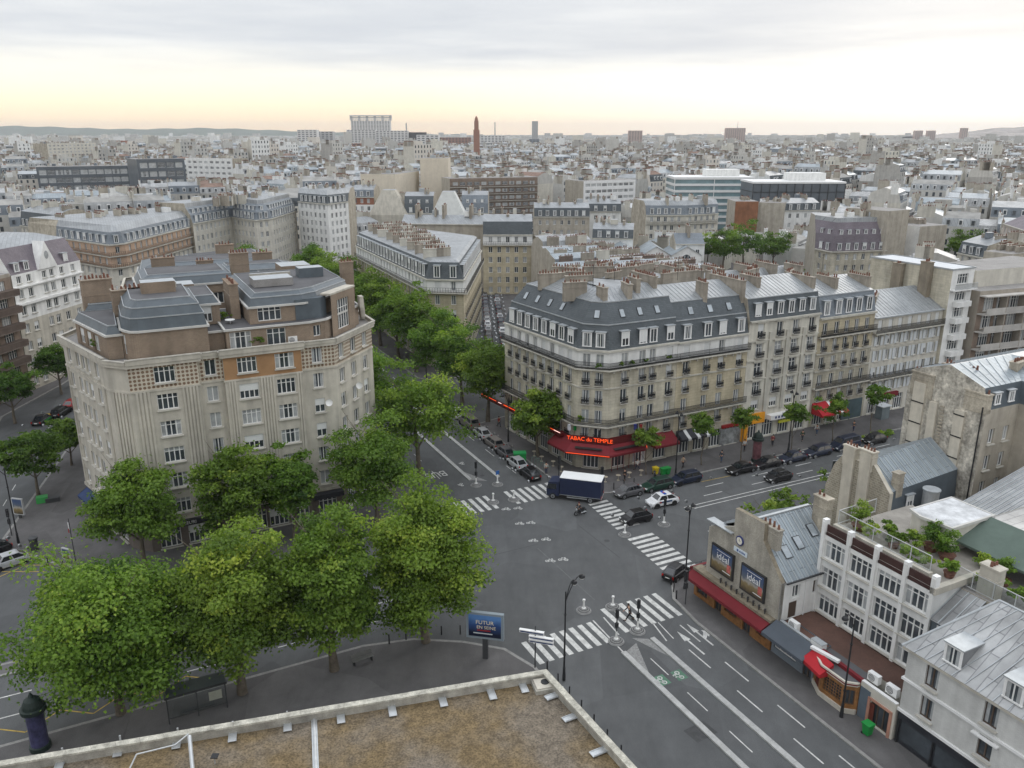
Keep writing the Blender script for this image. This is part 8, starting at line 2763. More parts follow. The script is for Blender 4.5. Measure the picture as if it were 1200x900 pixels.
for lab, xl, xr, yb, yt, mt in (('grey pyramid shaped bare gable behind the flatiron block', 432, 478, 252, 224, CEMENT), ('pale bright pyramid shaped bare gable behind the flatiron block', 503, 547, 257, 226, M('pale_zinc_gable', (.58, .59, .57), var=.1, streak=.1))):
	a, b = G(xl, yb, 14), G(xr, yb, 14); w_ = b[0] - a[0]; cx = (a[0] + b[0]) / 2; cy = a[1]
	zt = 14 + (yb - yt) * cy / FOC * .98
	mb = MB(); q4 = [(a[0], cy), (b[0], cy), (b[0], cy + 12), (a[0], cy + 12)]
	mb.prism(q4, 0, 14, mt); r4 = [(cx - w_ * .16, cy + 3), (cx + w_ * .16, cy + 3), (cx + w_ * .16, cy + 9), (cx - w_ * .16, cy + 9)]
	for i in range(4): mb.poly([(*q4[i], 14), (*q4[(i + 1) % 4], 14), (*r4[(i + 1) % 4], zt), (*r4[i], zt)], mt)
	mb.poly([(*p, zt) for p in r4], ZINC)
	VIS.append((xl, xr, yb, cy)); tag(mb.build('gable_house', None, (cx, cy, 0)), lab, 'building'); NAMED.append((a[0] - 2, b[0] + 2, cy - 2, cy + 14))
PALEC = M('pale_cream_wall', (.62, .56, .46), var=.06, streak=.1)
mid('tall blank cream tower block with stepped left side', [(492, 187), (525, 187)], 33, 16, 11, [PALEC], 'flat', win=None, chim=1, name='tower_block', party=PALEC)
mid('lower blank cream step against the tall cream tower block', [(463, 206), (491, 202)], 27, 16, 9, [PALEC], 'flat', win=None, chim=0, party=PALEC)
mid('brown apartment slab with rows of loggia balconies and planted roof terraces', [(527, 211), (630, 209)], 25, 14, 8, [LOGG], 'flat', bay=3.4, win=(2.4, 1.5, .7), balc=range(1, 8), kind='wide', chim=4, party=BEIGE, vis=48)
mid('house with long brown slate roof and ochre wall before the brown slab', [(626, 254), (691, 254)], 14.5, 14, 4, [BEIGE], 'man', slate=SLATE, bay=2.6, mh=3.2)
mid('white house with slate attic, four dormers and two window rows', [(690, 248), (728, 248)], 15, 12, 4, [WHITE], 'man', bay=3.2, mh=3.0, chim=1, party=WHITE)
mid('white banded apartment terrace with a beige end wall', [(684, 214), (745, 212)], 23, 16, 8, [PAINT], 'flat', bay=3.0, win=(2.6, 1.4, .9), kind='wide', chim=1, party=BEIGE)
mid('small white house with slate dormers before the dark garden tree', [(694, 279), (742, 280)], 12.5, 12, 3, [WHITE], 'man', bay=2.7, chim=2, mh=2.8)
for k, (x0, x1) in enumerate(((713, 752), (752, 786), (787, 822))):
	a, b = G(x0, 299, 9), G(x1, 299, 9); w_ = b[0] - a[0]
	VIS.append((x0, x1, 318, a[1])); t = thing('workshop', ['leftmost', 'middle', 'rightmost'][k] + ' of the three white gabled workshops with arched windows', 'workshop', a[0] + w_ / 2, a[1], 0, group='white gabled workshops')
	mb = MB(); cx = a[0] + w_ / 2
	mb.poly([(a[0], a[1], 0), (b[0], a[1], 0), (b[0], a[1], 9), (cx, a[1], 11.6), (a[0], a[1], 9)], WHITE); mb.poly([(a[0], a[1] + 14, 0), (a[0], a[1], 0), (a[0], a[1], 9), (a[0], a[1] + 14, 9)], WHITE); mb.poly([(b[0], a[1], 0), (b[0], a[1] + 14, 0), (b[0], a[1] + 14, 9), (b[0], a[1], 9)], WHITE); mb.build('wall', t)
	mb = MB()
	for s, e in ((-1, a[0]), (1, b[0])): mb.poly([(cx, a[1] - .4, 11.7), (cx, a[1] + 14, 11.7), (e + s * .3, a[1] + 14, 8.9), (e + s * .3, a[1] - .4, 8.9)][::s], ZINC_B)
	mb.build('roof', t)
	mb = MB(); mb.poly([(cx + 1.5 * math.cos(u), a[1] - .03, 7.3 + 1.9 * math.sin(u) if math.sin(u) > 0 else 6.4) for u in [math.pi * k / 8 for k in range(9)]], GLASS)
	for s in (-.5, .5): mb.box((cx + s, a[1] - .06, 7.6), (.12, .06, 2.6), FRAME)
	mb.build('window', t); NAMED.append((a[0], b[0], a[1], a[1] + 14))
mid('cream stone house with grey slate attic and long balconies before the teal offices', [(757, 252), (803, 252), (842, 250)], 17.5, 14, 6, [CREAM], 'man', bay=2.6, balc=(5,), slate=SLATE_L, mh=3.2)
mid('small white house with planted roof terrace before the cream stone house', [(792, 286), (826, 286)], 12, 10, 3, [WHITE], 'ridge', slate=SLATE_L, hd=2.8, chim=1)
TEAL = M('teal_glass', (.19, .28, .30), rough=.15, var=.25, scale=.2, spec=.8)
for lab, x0, x1, yt, z, dep, n, wl in (('teal glass office block with pale horizontal bands, left part', 791, 884, 209, 24, 22, 8, PAINT), ('long dark glass office block with white roof edge', 883, 991, 214, 24, 20, 6, DARK)):
	a, b = G(x0, yt, z), G(x1, yt, z)
	VIS.append((x0, x1, 266 if wl is PAINT else 236, a[1])); t = thing('office_block', lab, 'office', (a[0] + b[0]) / 2, a[1], 0)
	mb = MB(); mb.prism([a, b, (b[0], b[1] + dep), (a[0], a[1] + dep)], 0, z, TEAL if wl is PAINT else DGL, GRAVELROOF); mb.build('glazing', t)
	mb = MB()
	for k in range(1, n + 1): mb.box(((a[0] + b[0]) / 2, (a[1] + b[1]) / 2 + dep / 2, z * k / n), (b[0] - a[0] + .5, dep + .6, 1.1 if wl is PAINT else (.25 if k < n else .8)), wl if k < n else PAINT, math.atan2(b[1] - a[1], b[0] - a[0]))
	for k in range(12 if wl is DARK else 3): mb.box((a[0] + (b[0] - a[0]) * k / (11 if wl is DARK else 2), a[1] + (b[1] - a[1]) * k / 11 - .1, z / 2), (.3, .3, z), wl)
	mb.build('band', t)
	mb = MB(); mb.box(((a[0] + b[0]) / 2 + 6, a[1] + dep * .6, z + 2), (16, 9, 3.4), WHITE); mb.build('plant_room', t)
	NAMED.append((a[0] - 2, b[0] + 2, min(a[1], b[1]) - 2, a[1] + dep + 2))
RUST = M('rust_wall', (.26, .12, .065), var=.3, scale=.3, streak=.3)
mid('rust coloured blank party wall house beside the courtyard trees', [(862, 238), (889, 238)], 20, 12, 6, [RUST], 'flat', win=None, chim=1, party=BEIGE)
mid('house with two bare cream party walls right of the rust wall', [(889, 239), (919, 240)], 19.5, 12, 6, [BEIGE], 'flat', win=None, chim=2, party=BEIGE)
mid('white rear house with slate attic left of the purple roofed block', [(919, 247), (961, 246)], 17, 12, 5, [WHITE], 'man', bay=3.2, chim=2, mh=2.6)
mid('large block with tall purple slate roof and rows of white dormers', [(955, 291), (975, 295), (1040, 293)], 12.5, 16, 4, [STONE2], 'man2', slate=SLATE_P, mh=4.4, bay=2.7, party=BEIGE, name='corner_building', vis=40)
mid('bare curved cream party wall of the purple roofed block', [(1041, 250), (1066, 248)], 23, 14, 7, [BEIGE], 'flat', win=None, chim=0, party=BEIGE)
mid('grey house with broad bare cream gable right of the purple roofed block', [(1078, 268), (1110, 266)], 18, 14, 6, [BEIGE], 'flat', win=None, chim=1, party=WHITE)
mid('small slate roofed house with white dormers and skylights at the right', [(1122, 296), (1152, 302)], 14, 14, 5, [CREAM], 'man', slate=SLATE, mh=3.0)
mid('house with bare cream gable and chimney pots at the right edge', [(1153, 297), (1186, 301)], 17, 12, 5, [BEIGE], 'flat', win=None, chim=3)
mid('pale pink house with two rows of small windows at the right edge', [(1176, 262), (1232, 280)], 19, 14, 6, [M('pale_pink_wall', (.56, .49, .44), var=.08)], 'ridge', slate=SLATE_P, bay=2.6, hd=3.5, chim=0)
mid('dark glass office complex low on the far left', [(42, 197), (160, 195)], 26, 24, 6, [DGL], 'flat', win=(3.6, 2.6, .5), bay=4.2, kind='wide', chim=0, name='office_block', cat='office', party=DGL)
mid('taller dark glass office block with pale stair tower at the far left', [(160, 188), (216, 187)], 31, 24, 7, [DGL], 'flat', win=(3.6, 2.6, .5), bay=4.2, kind='wide', chim=1, name='office_block', cat='office', party=DGL)
mid('long cream apartment slab on the far left skyline', [(55, 169), (112, 168)], 33, 18, 10, [CREAM], 'flat', bay=6, win=(3, 1.6, .8), chim=0, kind='wide')
mid('long white apartment block with balconies at the left, before the park trees', [(217, 186), (272, 187)], 28, 14, 8, [WHITE], 'flat', bay=5, win=(3, 1.5, .8), chim=0, kind='wide')
# dense rows of narrow zinc houses with chimney walls behind the tabac block
RZG = 'narrow zinc roofed houses in the dense rows behind the tabac block'
for k in range(10):
	for j in range(2):
		q0 = 127 + 8.8 * k; p0 = 80 + .42 * (q0 - 127) + 15.5 * j; wd = 14.5 if j == 0 else 25 - 1.9 * k
		rr = random.Random(k * 7 + j)
		B = Bld('row_house', 'narrow zinc roofed house wedged in the dense rows behind the tabac block', 'building', PQ([(p0, q0), (p0 + wd, q0 - wd * .12), (p0 + wd, q0 + 7.4 - wd * .12), (p0, q0 + 7.4)]), 'CPCP', RZG, lod=1)
		B.floor(13.2 + rr.uniform(-.6, 1.0) - .35 * k * j, None, BEIGE, party=BEIGE)
		B.roof([(2.2, 1.0), (3.2, 3.5)], [rr.choice((SLATE_L, ZINC_OLD, ZINC)), rr.choice((ZINC, ZINC_OLD, ZINC_B))], party=BEIGE)
		for c in range(3 if j == 0 else 5):
			B.chimney(*W(p0 + wd * (c + .5) / (3 if j == 0 else 5) + rr.uniform(-1, 1), q0 + .2 - wd * .06), B.z + 1.0, 3.4, .6, rr.uniform(1.8, 2.8), TH + R(-7), 8, rr.choice((BEIGE, CHIMW, CREAM, SLATE_B, CHIMW)))
		if rr.random() < .6: B.skylights(1, bay=3, ks='C')
		B.done()
pqbox([(72, 120), (150, 120), (150, 215), (110, 215)], 0)
# garden and street trees farther off
GT = 'garden trees among the farther houses'
for i, (px, py, z, h, cw, lab) in enumerate(((848, 300, 8, 13, 13, 'round courtyard tree left of the rust wall house'), (872, 296, 8, 14, 15, 'broad courtyard tree in front of the rust wall house'), (905, 300, 6, 12, 12, 'courtyard tree between the rust wall and the purple roofed block'), (1006, 306, 8, 7, 7, 'small tree before the purple roofed block'), (830, 292, 9, 8, 9, 'low tree beside the planted white house'),
											 (742, 290, 2, 15, 11, 'dark garden tree beside the small white slate house'), (1128, 296, 10, 11, 12, 'yellowish garden tree behind the white modernist block'), (934, 322, 8, 6, 5, 'small tree in the yard behind the ornate pale facade'))):
	x, y = G(px, py, z)
	tree(lab, x, y, h, cw, 50 + i % 4, GT, key=('gt', i), leaves=5000, leaf=.45, tone=.34, clear=.12, nclump=60, z=z - 4)
	NAMED.append((x - 6, x + 6, y - 6, y + 6))
mb_ = crown_mesh('far_wood', 46, 14, 6, 240, 9000, 1.5, 9, .3, .2, (.35, .75), -.4)
for px, py, s, lab in ((300, 196, 1.0, 'far row of park trees at the centre left'), (66, 220, .9, 'far trees in front of the dark glass offices'), (520, 181, .8, 'far trees beside the red brick tower'), (905, 184, .7, 'far green clump right of centre')):
	x, y = G(px, py, 8)
	NAMED.append((x - 44 * s, x + 44 * s, y - 12, y + 12))
	tag(link('far_wood', mb_, None, TR(x, y, 9) @ Matrix.Diagonal((s, 1, 1.3, 1))), lab, 'trees', 'far masses of trees', 'stuff')
# ================================================================= the city beyond
WM_ = [M('far_cream', (.53, .515, .475), var=.12, streak=.25), WHITE, M('grey_beige_wall', (.40, .385, .355), var=.15, streak=.3), M('light_stone_wall', (.46, .45, .42), var=.12, streak=.25), M('pale_grey_render', (.50, .49, .46), var=.1), ORNATE, M('warm_white_wall', (.60, .56, .50), var=.08), REDBR]
RM_ = [ZINC_B, ZINC, ZINC_OLD, SLATE_L, SLATE, M('pale_flat_roof', (.31, .305, .29), var=.3, scale=.2), M('rust_tiles', (.22, .15, .12), var=.3), ZPLAIN]
POTM = M('chimney_pots', (.20, .115, .085), var=.25, scale=2)


def house(mw, mr, cx, cy, rot, w, d, h, rr, wins=True, chim=None, flat=False):
	co, si = math.cos(rot), math.sin(rot)
	T = lambda x, y: (cx + x * co - y * si, cy + x * si + y * co)
	wm, rm = rr.choices(WM_, (5, 4, 4, 4, 5, 3, 3, .25 if cy < 500 else 0))[0], rr.choices(RM_[:5], (3, 4, 4, 3, 2))[0]
	q = [T(-w / 2, -d / 2), T(w / 2, -d / 2), T(w / 2, d / 2), T(-w / 2, d / 2)]
	for i in range(4):
		a, b = q[i], q[(i + 1) % 4]
		mw.poly([(*a, 0), (*b, 0), (*b, h), (*a, h)], wm if i % 2 == 0 else rr.choice((wm, WM_[2], CREAM)))
	if flat:
		mr.poly([(*p, h) for p in q], RM_[5]); mr.box((*T(0, 0), h + 1.1), (w * .35, d * .4, 2.2), wm, rot, top=RM_[5])
		top = h
	else:
		m = rr.uniform(2.4, 3.6); k = d * .46
		q1 = [T(-w / 2, -d / 2 + .9), T(w / 2, -d / 2 + .9), T(w / 2, d / 2 - .9), T(-w / 2, d / 2 - .9)]
		q2 = [T(-w / 2, -d / 2 + k), T(w / 2, -d / 2 + k), T(w / 2, d / 2 - k), T(-w / 2, d / 2 - k)]
		rz = rr.choice((ZINC, ZINC_B, ZINC_OLD, ZPLAIN, RM_[5])) if rr.random() < .92 else RM_[6]
		for A, B, z0, z1, mt in ((q, q1, h, h + m, rm), (q1, q2, h + m, h + m + 1.6, rz)):
			for i in range(4): mr.poly([(*A[i], z0), (*A[(i + 1) % 4], z0), (*B[(i + 1) % 4], z1), (*B[i], z1)], mt if i % 2 == 0 else wm)
		mr.poly([(*p, h + m + 1.6) for p in q2], rz)
		top = h + m + 1.2
		if rr.random() < .6: mr.box((*T(rr.uniform(-.3, .3) * w, rr.uniform(-.2, .2) * d), top + .6), (rr.uniform(1, 3), rr.uniform(1, 2.2), 1.6), rr.choice((WHITE, RM_[5], ZPLAIN, WM_[0])), rot)
		if wins:
			nb = max(2, int(w / 2.6))
			for s in (-1, 1):
				for b in range(nb): mr.box((*T(-w / 2 + w * (b + .5) / nb, s * (d / 2 - .6)), h + m * .5), (1.2, 1.1, 1.7), PAINT if rr.random() < .7 else rm, rot)
				for b in range(nb): mr.box((*T(-w / 2 + w * (b + .5) / nb, s * (d / 2 - .58)), h + m * .5), (.8, 1.2, 1.3), GLASS, rot)
	if wins:
		nb, nf = max(2, int(w / 2.7)), max(2, int(h / 3.1))
		for f in range(1, nf):
			for b in range(nb):
				for s in (-1, 1):
					x = -w / 2 + w * (b + .5) / nb; z = h * (f + .28) / nf; y = s * (d / 2 + .025)
					p = [(*T(x - .5 * s * -1, y), z), (*T(x + .5 * s * -1, y), z), (*T(x + .5 * s * -1, y), z + 1.7), (*T(x - .5 * s * -1, y), z + 1.7)]
					mw.poly(p if s > 0 else p, GLASS if rr.random() < .72 else GLASS2)
	st = []
	for s in (-1, 1):
		for _ in range(3):
			if rr.random() < .7: st.append((*T(s * (w / 2 - .3), rr.uniform(-d * .3, d * .3)), rot + R(90)))
	for x, y, a in st:
		L_ = rr.uniform(1.8, 4.2)
		if chim is not None: chim.append((x, y, top - 1.4, L_, a))
		else:
			mr.box((x, y, top + .3), (L_, .7, 3.0), rr.choice((CHIMW, BEIGE, WM_[2], WHITE)), a); mr.box((x, y, top + 2.0), (L_ * .9, .3, .5), POTM, a)


def ok(x, y, r):
	if abs(x) > .72 * y + 24: return False
	p, q = x * CA + y * SA, -x * SA + y * CA
	if 29 < p < 60 and q < 420: return False           # the avenue
	if 60 <= p < 155 and q < 124: return False
	if -30 < p < 36 and q < 262: return False
	if p <= -30 and q < 140: return False
	if 128 < p and q < 66: return False
	return not any(a - r < x < b + r and c - r < y < d + r for a, b, c, d in NAMED)


NAMED.append((GY(554, 136, 780)[0] - 6, GY(562, 136, 780)[0] + 6, 772, 794)); VIS.append((553, 563, 178, 780))
rr = random.Random(5)
far, farr = MB(), MB()
inds = []
cells = []
for sy in range(0, 40):                 # city blocks: two rows of houses back to back, streets between
	for sx in range(-34, 34):
		ang = TH + R(12) * math.sin(sx * .31 + 1.3) * math.cos(sy * .37) + (R(30) if math.sin(sx * .23 + sy * .17) > .55 else 0)
		bx, by = sx * 50 + 8 * math.sin(sy), 150 + sy * 37
		for row_ in (-1, 1):
			x = -21.0
			while x < 20:
				w_ = rr.uniform(9, 17); d_ = rr.uniform(10, 13)
				lx, ly = x + w_ / 2, row_ * (d_ / 2 + rr.uniform(0, 3.5))
				cells.append((bx + lx * math.cos(ang) - ly * math.sin(ang), by + lx * math.sin(ang) + ly * math.cos(ang), ang + (0 if rr.random() < (.85 if bx < 60 else .45) else R(90)), w_, d_, max(9, rr.gauss(16.5 if by > 260 else 14.5, 3.0))))
				x += w_ + .1
cells = [c for c in cells if ok(c[0], c[1], 5) and 175 < c[1] < 1600]
cells.sort(key=lambda c: c[1])
def lower(c):
	x, y, a, w_, d_, h = c
	px, _ = pix(x, y, h); r = FOC * w_ * .6 / y
	while h > 5:
		row_ = pix(x, y - d_ / 2, h + 5.5)[1]
		if all(not (l - r < px < r2 + r and Y > y and row_ < yb) for l, r2, yb, Y in VIS): break
		h -= 1
	return (x, y, a, w_, d_, h)
cells = [c for c in map(lower, cells) if c[5] > 5]
KL = {0: 'house with grey zinc or slate mansard packed among the farther rooftops', 1: 'flat roofed apartment block among the farther rooftops'}
for i, (x, y, a, w_, d_, h) in enumerate(cells):
	flat = rr.random() < .16
	if flat: h *= 1.1
	if y > 560 and rr.random() < .035: h *= 1.7; flat = True
	if i < 290:
		t = thing('far_house' if not flat else 'far_block', KL[int(flat)], 'building', x, y, 0, group='rooftops of the farther ' + ('houses' if not flat else 'flat roofed blocks'))
		mw, mr, ch = MB(), MB(), []
		house(mw, mr, x, y, a, w_, d_, h, rr, True, ch, flat)
		mw.build('wall', t); ro = mr.build('roof', t)
		for cx_, cy_, z_, L_, ca in ch: link('chimney', chimney_mesh(L_, .65, 3.2, max(4, int(L_ / .45)), rr.choice((BEIGE, CREAM, WHITE)), 1, 1), ro, TR(cx_, cy_, z_, ca))
	else:
		house(far, farr, x, y, a, w_, d_, h, rr, y < 900, None, flat)
for k in range(13000):                   # out to the horizon
	y = 1500 * (6 ** rr.random()) * rr.uniform(.95, 1.1); x = rr.uniform(-.72, .72) * y
	s = 1 + y / 5000
	h = rr.uniform(8, 20) + (rr.uniform(8, 26) if rr.random() < .02 else 0)
	if x > .5 * y and y > 2600: h += (x / y - .5) * 170 * min(1, (y - 2600) / 1500)
	w_, d_ = rr.uniform(7, 22) * s, rr.uniform(8, 15) * s
	far.box((x, y, h / 2), (w_, d_, h), rr.choices(WM_, (5, 3, 5, 5, 5, 3, 4, .15))[0], rr.uniform(-.5, .5), top=rr.choices(RM_, (3, 4, 3, 3, 2, 3, .5, 2))[0])
tag(far.build('distant_city_walls'), kind='stuff', label='pale walls of the distant city out to the horizon', cat='city')
tag(farr.build('distant_city_roofs'), kind='stuff', label='grey roofs of the distant city out to the horizon', cat='city')
# skyline landmarks
SKW = M('tower_white', (.62, .61, .60), var=.05); SKG = M('tower_grey', (.42, .42, .42), var=.08); SKB = M('tower_brick', (.30, .17, .13), var=.1); SKP = M('tower_pink', (.45, .34, .30), var=.08)


def tower(label, xl, xr, yt, Y, mt, dep=20, name='tower_block', win=True):
	(x0, z), (x1, _) = GY(xl, yt, Y), GY(xr, yt, Y)
	t = thing(name, label, 'tower', (x0 + x1) / 2, Y, 0)
	mb = MB(); mb.prism([(x0, Y), (x1, Y), (x1, Y + dep), (x0, Y + dep)], 0, z, mt, RM_[5]); mb.build('wall', t)
	if win:
		mb = MB(); n = int(z / 3.4); c = max(2, int((x1 - x0) / 7))
		for k in range(2, n):
			for j in range(c): mb.box((x0 + (x1 - x0) * (j + .5) / c, Y, z * (k + .4) / n), ((x1 - x0) / c * .6, .3, 1.5), GLASS)
		o = mb.build('window_band', t); o['kind'] = 'stuff'
	NAMED.append((x0, x1, Y, Y + dep))
	return t, x0, x1, z


t, x0, x1, z = tower('big unfinished looking tower block with open crown, tallest mass left of centre', 411, 457, 141, 2300, SKW)
mb = MB(); zt = GY(430, 135, 2300)[1]
for k in range(6): mb.box((x0 + (x1 - x0) * k / 5, 2310, (z + zt) / 2), (4, 14, zt - z), SKG)
for k in range(3): mb.box(((x0 + x1) / 2, 2310, z + (zt - z) * (k + 1) / 3 - 1), (x1 - x0 + 6, 20, 3), SKW if k != 1 else SKG)
mb.build('crown', t)
for a in (('white apartment tower left of the unfinished tower', 348, 371, 152, 1700, SKW), ('second white apartment tower farther left', 371, 390, 154, 1750, SKG), ('grey slab tower in front of the white towers', 360, 378, 170, 1150, SKG),
		  ('wide white slab below the unfinished tower', 406, 440, 152, 1800, SKW), ('white slab right of the unfinished tower', 440, 478, 153, 1790, SKW), ('dark slab tower left of the brick tower', 479, 499, 155, 1800, DARK), ('pale blue grey tower right of the dark slab', 488, 514, 158, 1500, SKW), ('long red brick apartment slab below the white towers', 412, 484, 168, 1350, SKB), ('red brick slab behind the brick tower', 514, 552, 161, 1900, SKB),
		  ('pale blocks right of the brick tower', 563, 592, 159, 1900, SKW), ('slim pale skyscraper right of centre', 623.5, 630.5, 142, 3200, SKG), ('dark cube block under the slim skyscraper', 620, 632, 163, 2200, SLATE_L), ('pinkish pair of towers at the centre right skyline', 737, 753, 153, 2600, SKP), ('broad pinkish tower block with mast on the right skyline', 851, 874, 150, 3000, SKP), ('brown tower with pale stripe among the right rooftops', 970, 986, 176, 1250, SKB),
		  ('left one of two pale skyline cubes at the far right', 1073, 1082, 153, 3600, SKP), ('right one of two pale skyline cubes at the far right', 1088, 1097, 153, 3600, SKP), ('lone skyline tower before the right hill', 1128, 1135, 150, 3600, SKP), ('low white block on the left skyline', 285, 330, 163, 2300, SKW), ('white house blocks on the right slope', 1092, 1138, 176, 1700, SKW)):
	tower(*a)
mb = MB()
(x0, z), (x1, _) = GY(554.5, 136, 780), GY(561.5, 136, 780); cx = (x0 + x1) / 2; w_ = x1 - x0
mb.prism([(cx - w_ * .5, 780), (cx + w_ * .5, 780), (cx + w_ * .5, 786), (cx - w_ * .5, 786)], 0, z * .80, SKB); mb.prism([(cx - w_ * .36, 781), (cx + w_ * .36, 781), (cx + w_ * .36, 785), (cx - w_ * .36, 785)], z * .80, z * .93, SKB)
mb.lathe([(w_ * .3, z * .93), (w_ * .26, z * .97), (.3, z), (0, z + .3)], 10, SKB, (cx, 783, 0))
tag(mb.build('brick_tower', None, (cx, 780, 0)), 'slender red brown brick tower with pointed head near the centre skyline', 'tower')
for lab, px, yt, Y, r in (('thin factory chimney right of the brick tower', 580, 143, 2600, 2.2), ('chimney with trailing crane arm right of the unfinished tower', 476, 144, 2300, 2.5), ('mast on the pinkish tower block of the right skyline', 865, 142, 3010, 1.2)):
	x, z = GY(px, yt, Y); mb = MB(); mb.cyl((x, Y, 0), (x, Y, z), r, r * .7, 8, SKG); tag(mb.build('chimney_stack' if 'mast' not in lab else 'radio_mast', None, (x, Y, 0)), lab, 'chimney' if 'mast' not in lab else 'mast')
# hills on the left, and the slope at the far right
HILL = M('wooded_hill', (.05, .075, .05), var=.4, scale=.004)
mb = MB(); n = 60; pr_ = []
for k in range(n + 1):
	px = -120 + k * 11
	hh = 4.5 + 5.5 * math.exp(-((px - 40) / 120) ** 2) + 3.0 * math.exp(-((px - 262) / 70) ** 2) + .6 * math.sin(k * 1.7) - 3.5 * max(0, (px - 330) / 200)
	Y = 8600; x = (px - 600) / FOC * Y / .985
	pr_.append((x, Y, CAMH + max(-40, (hh - 3.2)) / FOC * Y * .98))
for a, b in zip(pr_, pr_[1:]):
	mb.poly([(a[0] * .93, a[1] - 900, 0), (b[0] * .93, b[1] - 900, 0), b, a], HILL); mb.poly([a, b, (b[0], b[1] + 2000, 0), (a[0], a[1] + 2000, 0)], HILL)
BH = M('built_up_slope', (.30, .27, .25), var=.45, scale=.012)
rg = [(px, 158 - 9 * min(1, max(0, (px - 1105) / 75)) + .8 * math.sin(px * .35)) for px in range(1080, 1330, 12)]
for (p0, y0), (p1, y1) in zip(rg, rg[1:]):
	(xa, za), (xb, zb_) = GY(p0, y0, 4300), GY(p1, y1, 4300)
	mb.poly([(xa * .9, 3700, 5), (xb * .9, 3700, 5), (xb, 4300, zb_), (xa, 4300, za)], BH); mb.poly([(xa, 4300, za), (xb, 4300, zb_), (xb, 5200, 0), (xa, 5200, 0)], BH)
tag(mb.build('hills'), kind='structure')
# ================================================================= sky, sun, camera
w = D.worlds.new('World'); scene.world = w
w.use_nodes = True
nt = w.node_tree; N, Lk = nt.nodes.new, nt.links.new
bg = nt.nodes['Background']
SUN_EL, SUN_AZ = R(24), R(38)       # low, ahead and to the right, behind cloud
skyn = N('ShaderNodeTexSky'); skyn.sky_type = 'NISHITA'; skyn.sun_disc = False
skyn.sun_elevation = SUN_EL; skyn.sun_rotation = SUN_AZ; skyn.dust_density = 3.0; skyn.altitude = 60
tc = N('ShaderNodeTexCoord')
se = N('ShaderNodeSeparateXYZ'); Lk(tc.outputs['Generated'], se.inputs[0])
mxz = N('ShaderNodeMath'); mxz.operation = 'MAXIMUM'; mxz.inputs[1].default_value = .02; Lk(se.outputs['Z'], mxz.inputs[0])
dx = N('ShaderNodeMath'); dx.operation = 'DIVIDE'; Lk(se.outputs['X'], dx.inputs[0]); Lk(mxz.outputs[0], dx.inputs[1])
dy = N('ShaderNodeMath'); dy.operation = 'DIVIDE'; Lk(se.outputs['Y'], dy.inputs[0]); Lk(mxz.outputs[0], dy.inputs[1])
cv = N('ShaderNodeCombineXYZ'); Lk(dx.outputs[0], cv.inputs[0]); Lk(dy.outputs[0], cv.inputs[1])
no = N('ShaderNodeTexNoise'); no.inputs['Scale'].default_value = .36; no.inputs['Detail'].default_value = 7; no.inputs['Roughness'].default_value = .55
Lk(cv.outputs[0], no.inputs['Vector'])
# cloud deck: grey bellies and pale gaps, in Nishita units (the background strength is 0.1)
c1 = N('ShaderNodeValToRGB'); e = c1.color_ramp.elements
e[0].position = .36; e[0].color = (.60, .63, .68, 1); e[1].position = .68; e[1].color = (.77, .785, .80, 1)
e2 = e.new(.52); e2.color = (.67, .695, .73, 1)
Lk(no.outputs['Fac'], c1.inputs[0])
# clear strip under the deck: brighter, warm at the horizon on the left, white on the right
c2 = N('ShaderNodeValToRGB'); e = c2.color_ramp.elements
e[0].position = 0; e[0].color = (1.12, .84, .55, 1); e[1].position = 1; e[1].color = (1.2, 1.17, 1.06, 1)
e3 = e.new(.35); e3.color = (1.15, 1.0, .74, 1)
e4 = e.new(.7); e4.color = (1.18, 1.12, .95, 1)
hz = N('ShaderNodeMapRange'); hz.inputs[1].default_value = 0; hz.inputs[2].default_value = .1
Lk(se.outputs['Z'], hz.inputs[0]); Lk(hz.outputs[0], c2.inputs[0])
rt = N('ShaderNodeMapRange'); rt.inputs[1].default_value = -.12; rt.inputs[2].default_value = .42; rt.inputs[3].default_value = 0; rt.inputs[4].default_value = .7
Lk(se.outputs['X'], rt.inputs[0])
m1 = N('ShaderNodeMix'); m1.data_type = 'RGBA'; Lk(rt.outputs[0], m1.inputs['Factor']); Lk(c2.outputs[0], m1.inputs['A']); m1.inputs['B'].default_value = (1.25, 1.22, 1.16, 1)
# ragged lower edge of the deck
ns = N('ShaderNodeTexNoise'); ns.inputs['Scale'].default_value = 2.2; ns.inputs['Detail'].default_value = 6
mpn = N('ShaderNodeMapping'); mpn.inputs['Scale'].default_value = (1, 1, 9)
Lk(tc.outputs['Generated'], mpn.inputs['Vector']); Lk(mpn.outputs[0], ns.inputs['Vector'])
ad = N('ShaderNodeMath'); ad.operation = 'MULTIPLY_ADD'; ad.inputs[1].default_value = .07; Lk(ns.outputs['Fac'], ad.inputs[0]); Lk(se.outputs['Z'], ad.inputs[2])
dk = N('ShaderNodeMapRange'); dk.interpolation_type = 'SMOOTHSTEP'; dk.inputs[1].default_value = .075; dk.inputs[2].default_value = .135
Lk(ad.outputs[0], dk.inputs[0])
m2 = N('ShaderNodeMix'); m2.data_type = 'RGBA'; Lk(dk.outputs[0], m2.inputs['Factor']); Lk(m1.outputs['Result'], m2.inputs['A']); Lk(c1.outputs[0], m2.inputs['B'])
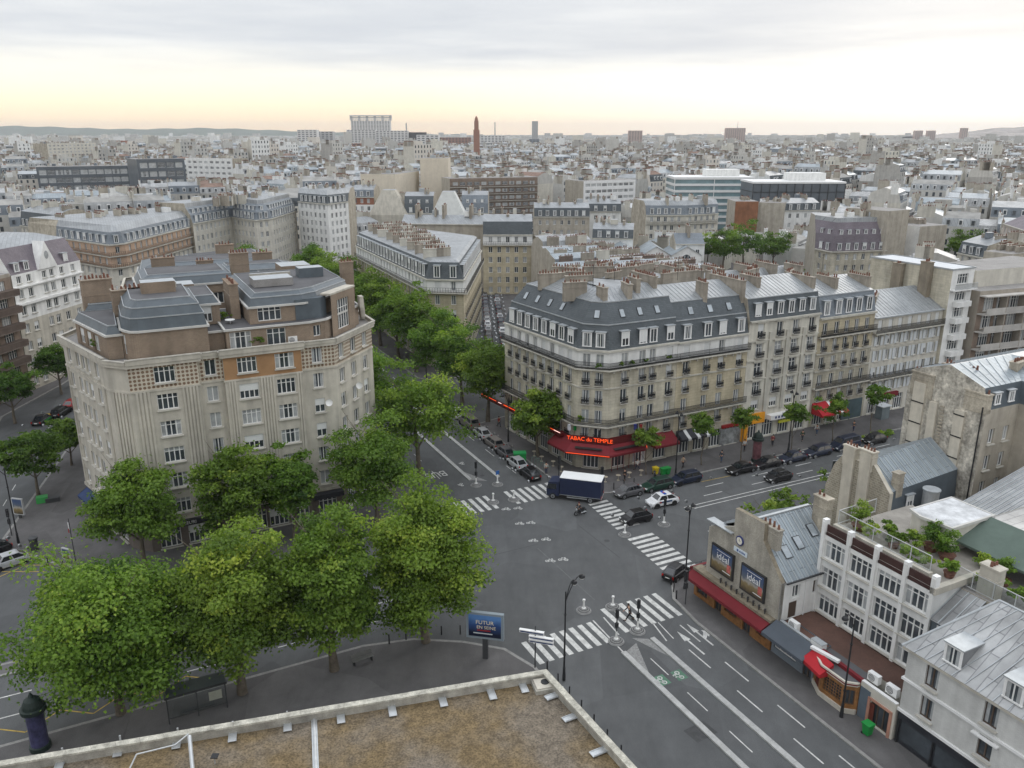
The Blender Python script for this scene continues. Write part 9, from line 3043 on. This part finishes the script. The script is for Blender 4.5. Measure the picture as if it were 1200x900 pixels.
# an overcast sky is brighter overhead than at the horizon
zb = N('ShaderNodeMapRange'); zb.interpolation_type = 'SMOOTHSTEP'; zb.inputs[1].default_value = .22; zb.inputs[2].default_value = .85; zb.inputs[3].default_value = 10; zb.inputs[4].default_value = 20
Lk(se.outputs['Z'], zb.inputs[0])
scl = N('ShaderNodeVectorMath'); scl.operation = 'SCALE'; scl.inputs['Scale'].default_value = 10.0
Lk(m2.outputs['Result'], scl.inputs[0]); Lk(zb.outputs[0], scl.inputs['Scale'])
m3 = N('ShaderNodeMix'); m3.data_type = 'RGBA'; m3.inputs['Factor'].default_value = .93
Lk(skyn.outputs[0], m3.inputs['A']); Lk(scl.outputs[0], m3.inputs['B'])
Lk(m3.outputs['Result'], bg.inputs['Color'])
bg.inputs['Strength'].default_value = .1
sl = D.lights.new('sun', 'SUN'); sl.energy = .7; sl.angle = R(25); sl.color = (1, .95, .88)
so = link('sun', sl, None, Matrix.Identity(4))
sd = Vector((math.sin(SUN_AZ) * math.cos(SUN_EL), math.cos(SUN_AZ) * math.cos(SUN_EL), math.sin(SUN_EL)))
so.rotation_mode = 'QUATERNION'; so.rotation_quaternion = sd.to_track_quat('Z', 'Y')
so.location = (0, 0, 200)
# air
HAZE = D.materials.new('haze_air'); HAZE.use_nodes = True
nt = HAZE.node_tree; nt.nodes.clear()
o_ = nt.nodes.new('ShaderNodeOutputMaterial'); pv = nt.nodes.new('ShaderNodeVolumePrincipled')
pv.inputs['Color'].default_value = (.95, .975, 1.0, 1); pv.inputs['Density'].default_value = HAZE_D; pv.inputs['Anisotropy'].default_value = 0
nt.links.new(pv.outputs[0], o_.inputs['Volume'])
if HAZE_D > 0:
	mb = MB(); mb.box((0, 5200, 74.5), (15000, 11600, 151), HAZE)
	tag(mb.build('haze'), kind='stuff')
cd = D.cameras.new('camera'); cd.sensor_width = 36; cd.lens = 36 * FOC / 1200; cd.clip_start = .5; cd.clip_end = 40000
co = link('camera', cd)
co.location = (0, 0, CAMH); co.rotation_euler = (R(90) - PIT, 0, 0)
scene.camera = co
scene.view_settings.view_transform = 'Standard'; scene.view_settings.look = 'None'
scene.view_settings.exposure = EXPO; scene.view_settings.gamma = 1
scene.view_settings.use_curve_mapping = False
cy = scene.cycles
cy.use_denoising = DENO; cy.denoising_prefilter = 'ACCURATE'
cy.max_bounces = 6; cy.diffuse_bounces = 3; cy.glossy_bounces = 3; cy.transparent_max_bounces = 12; cy.volume_bounces = 0; cy.transmission_bounces = 3
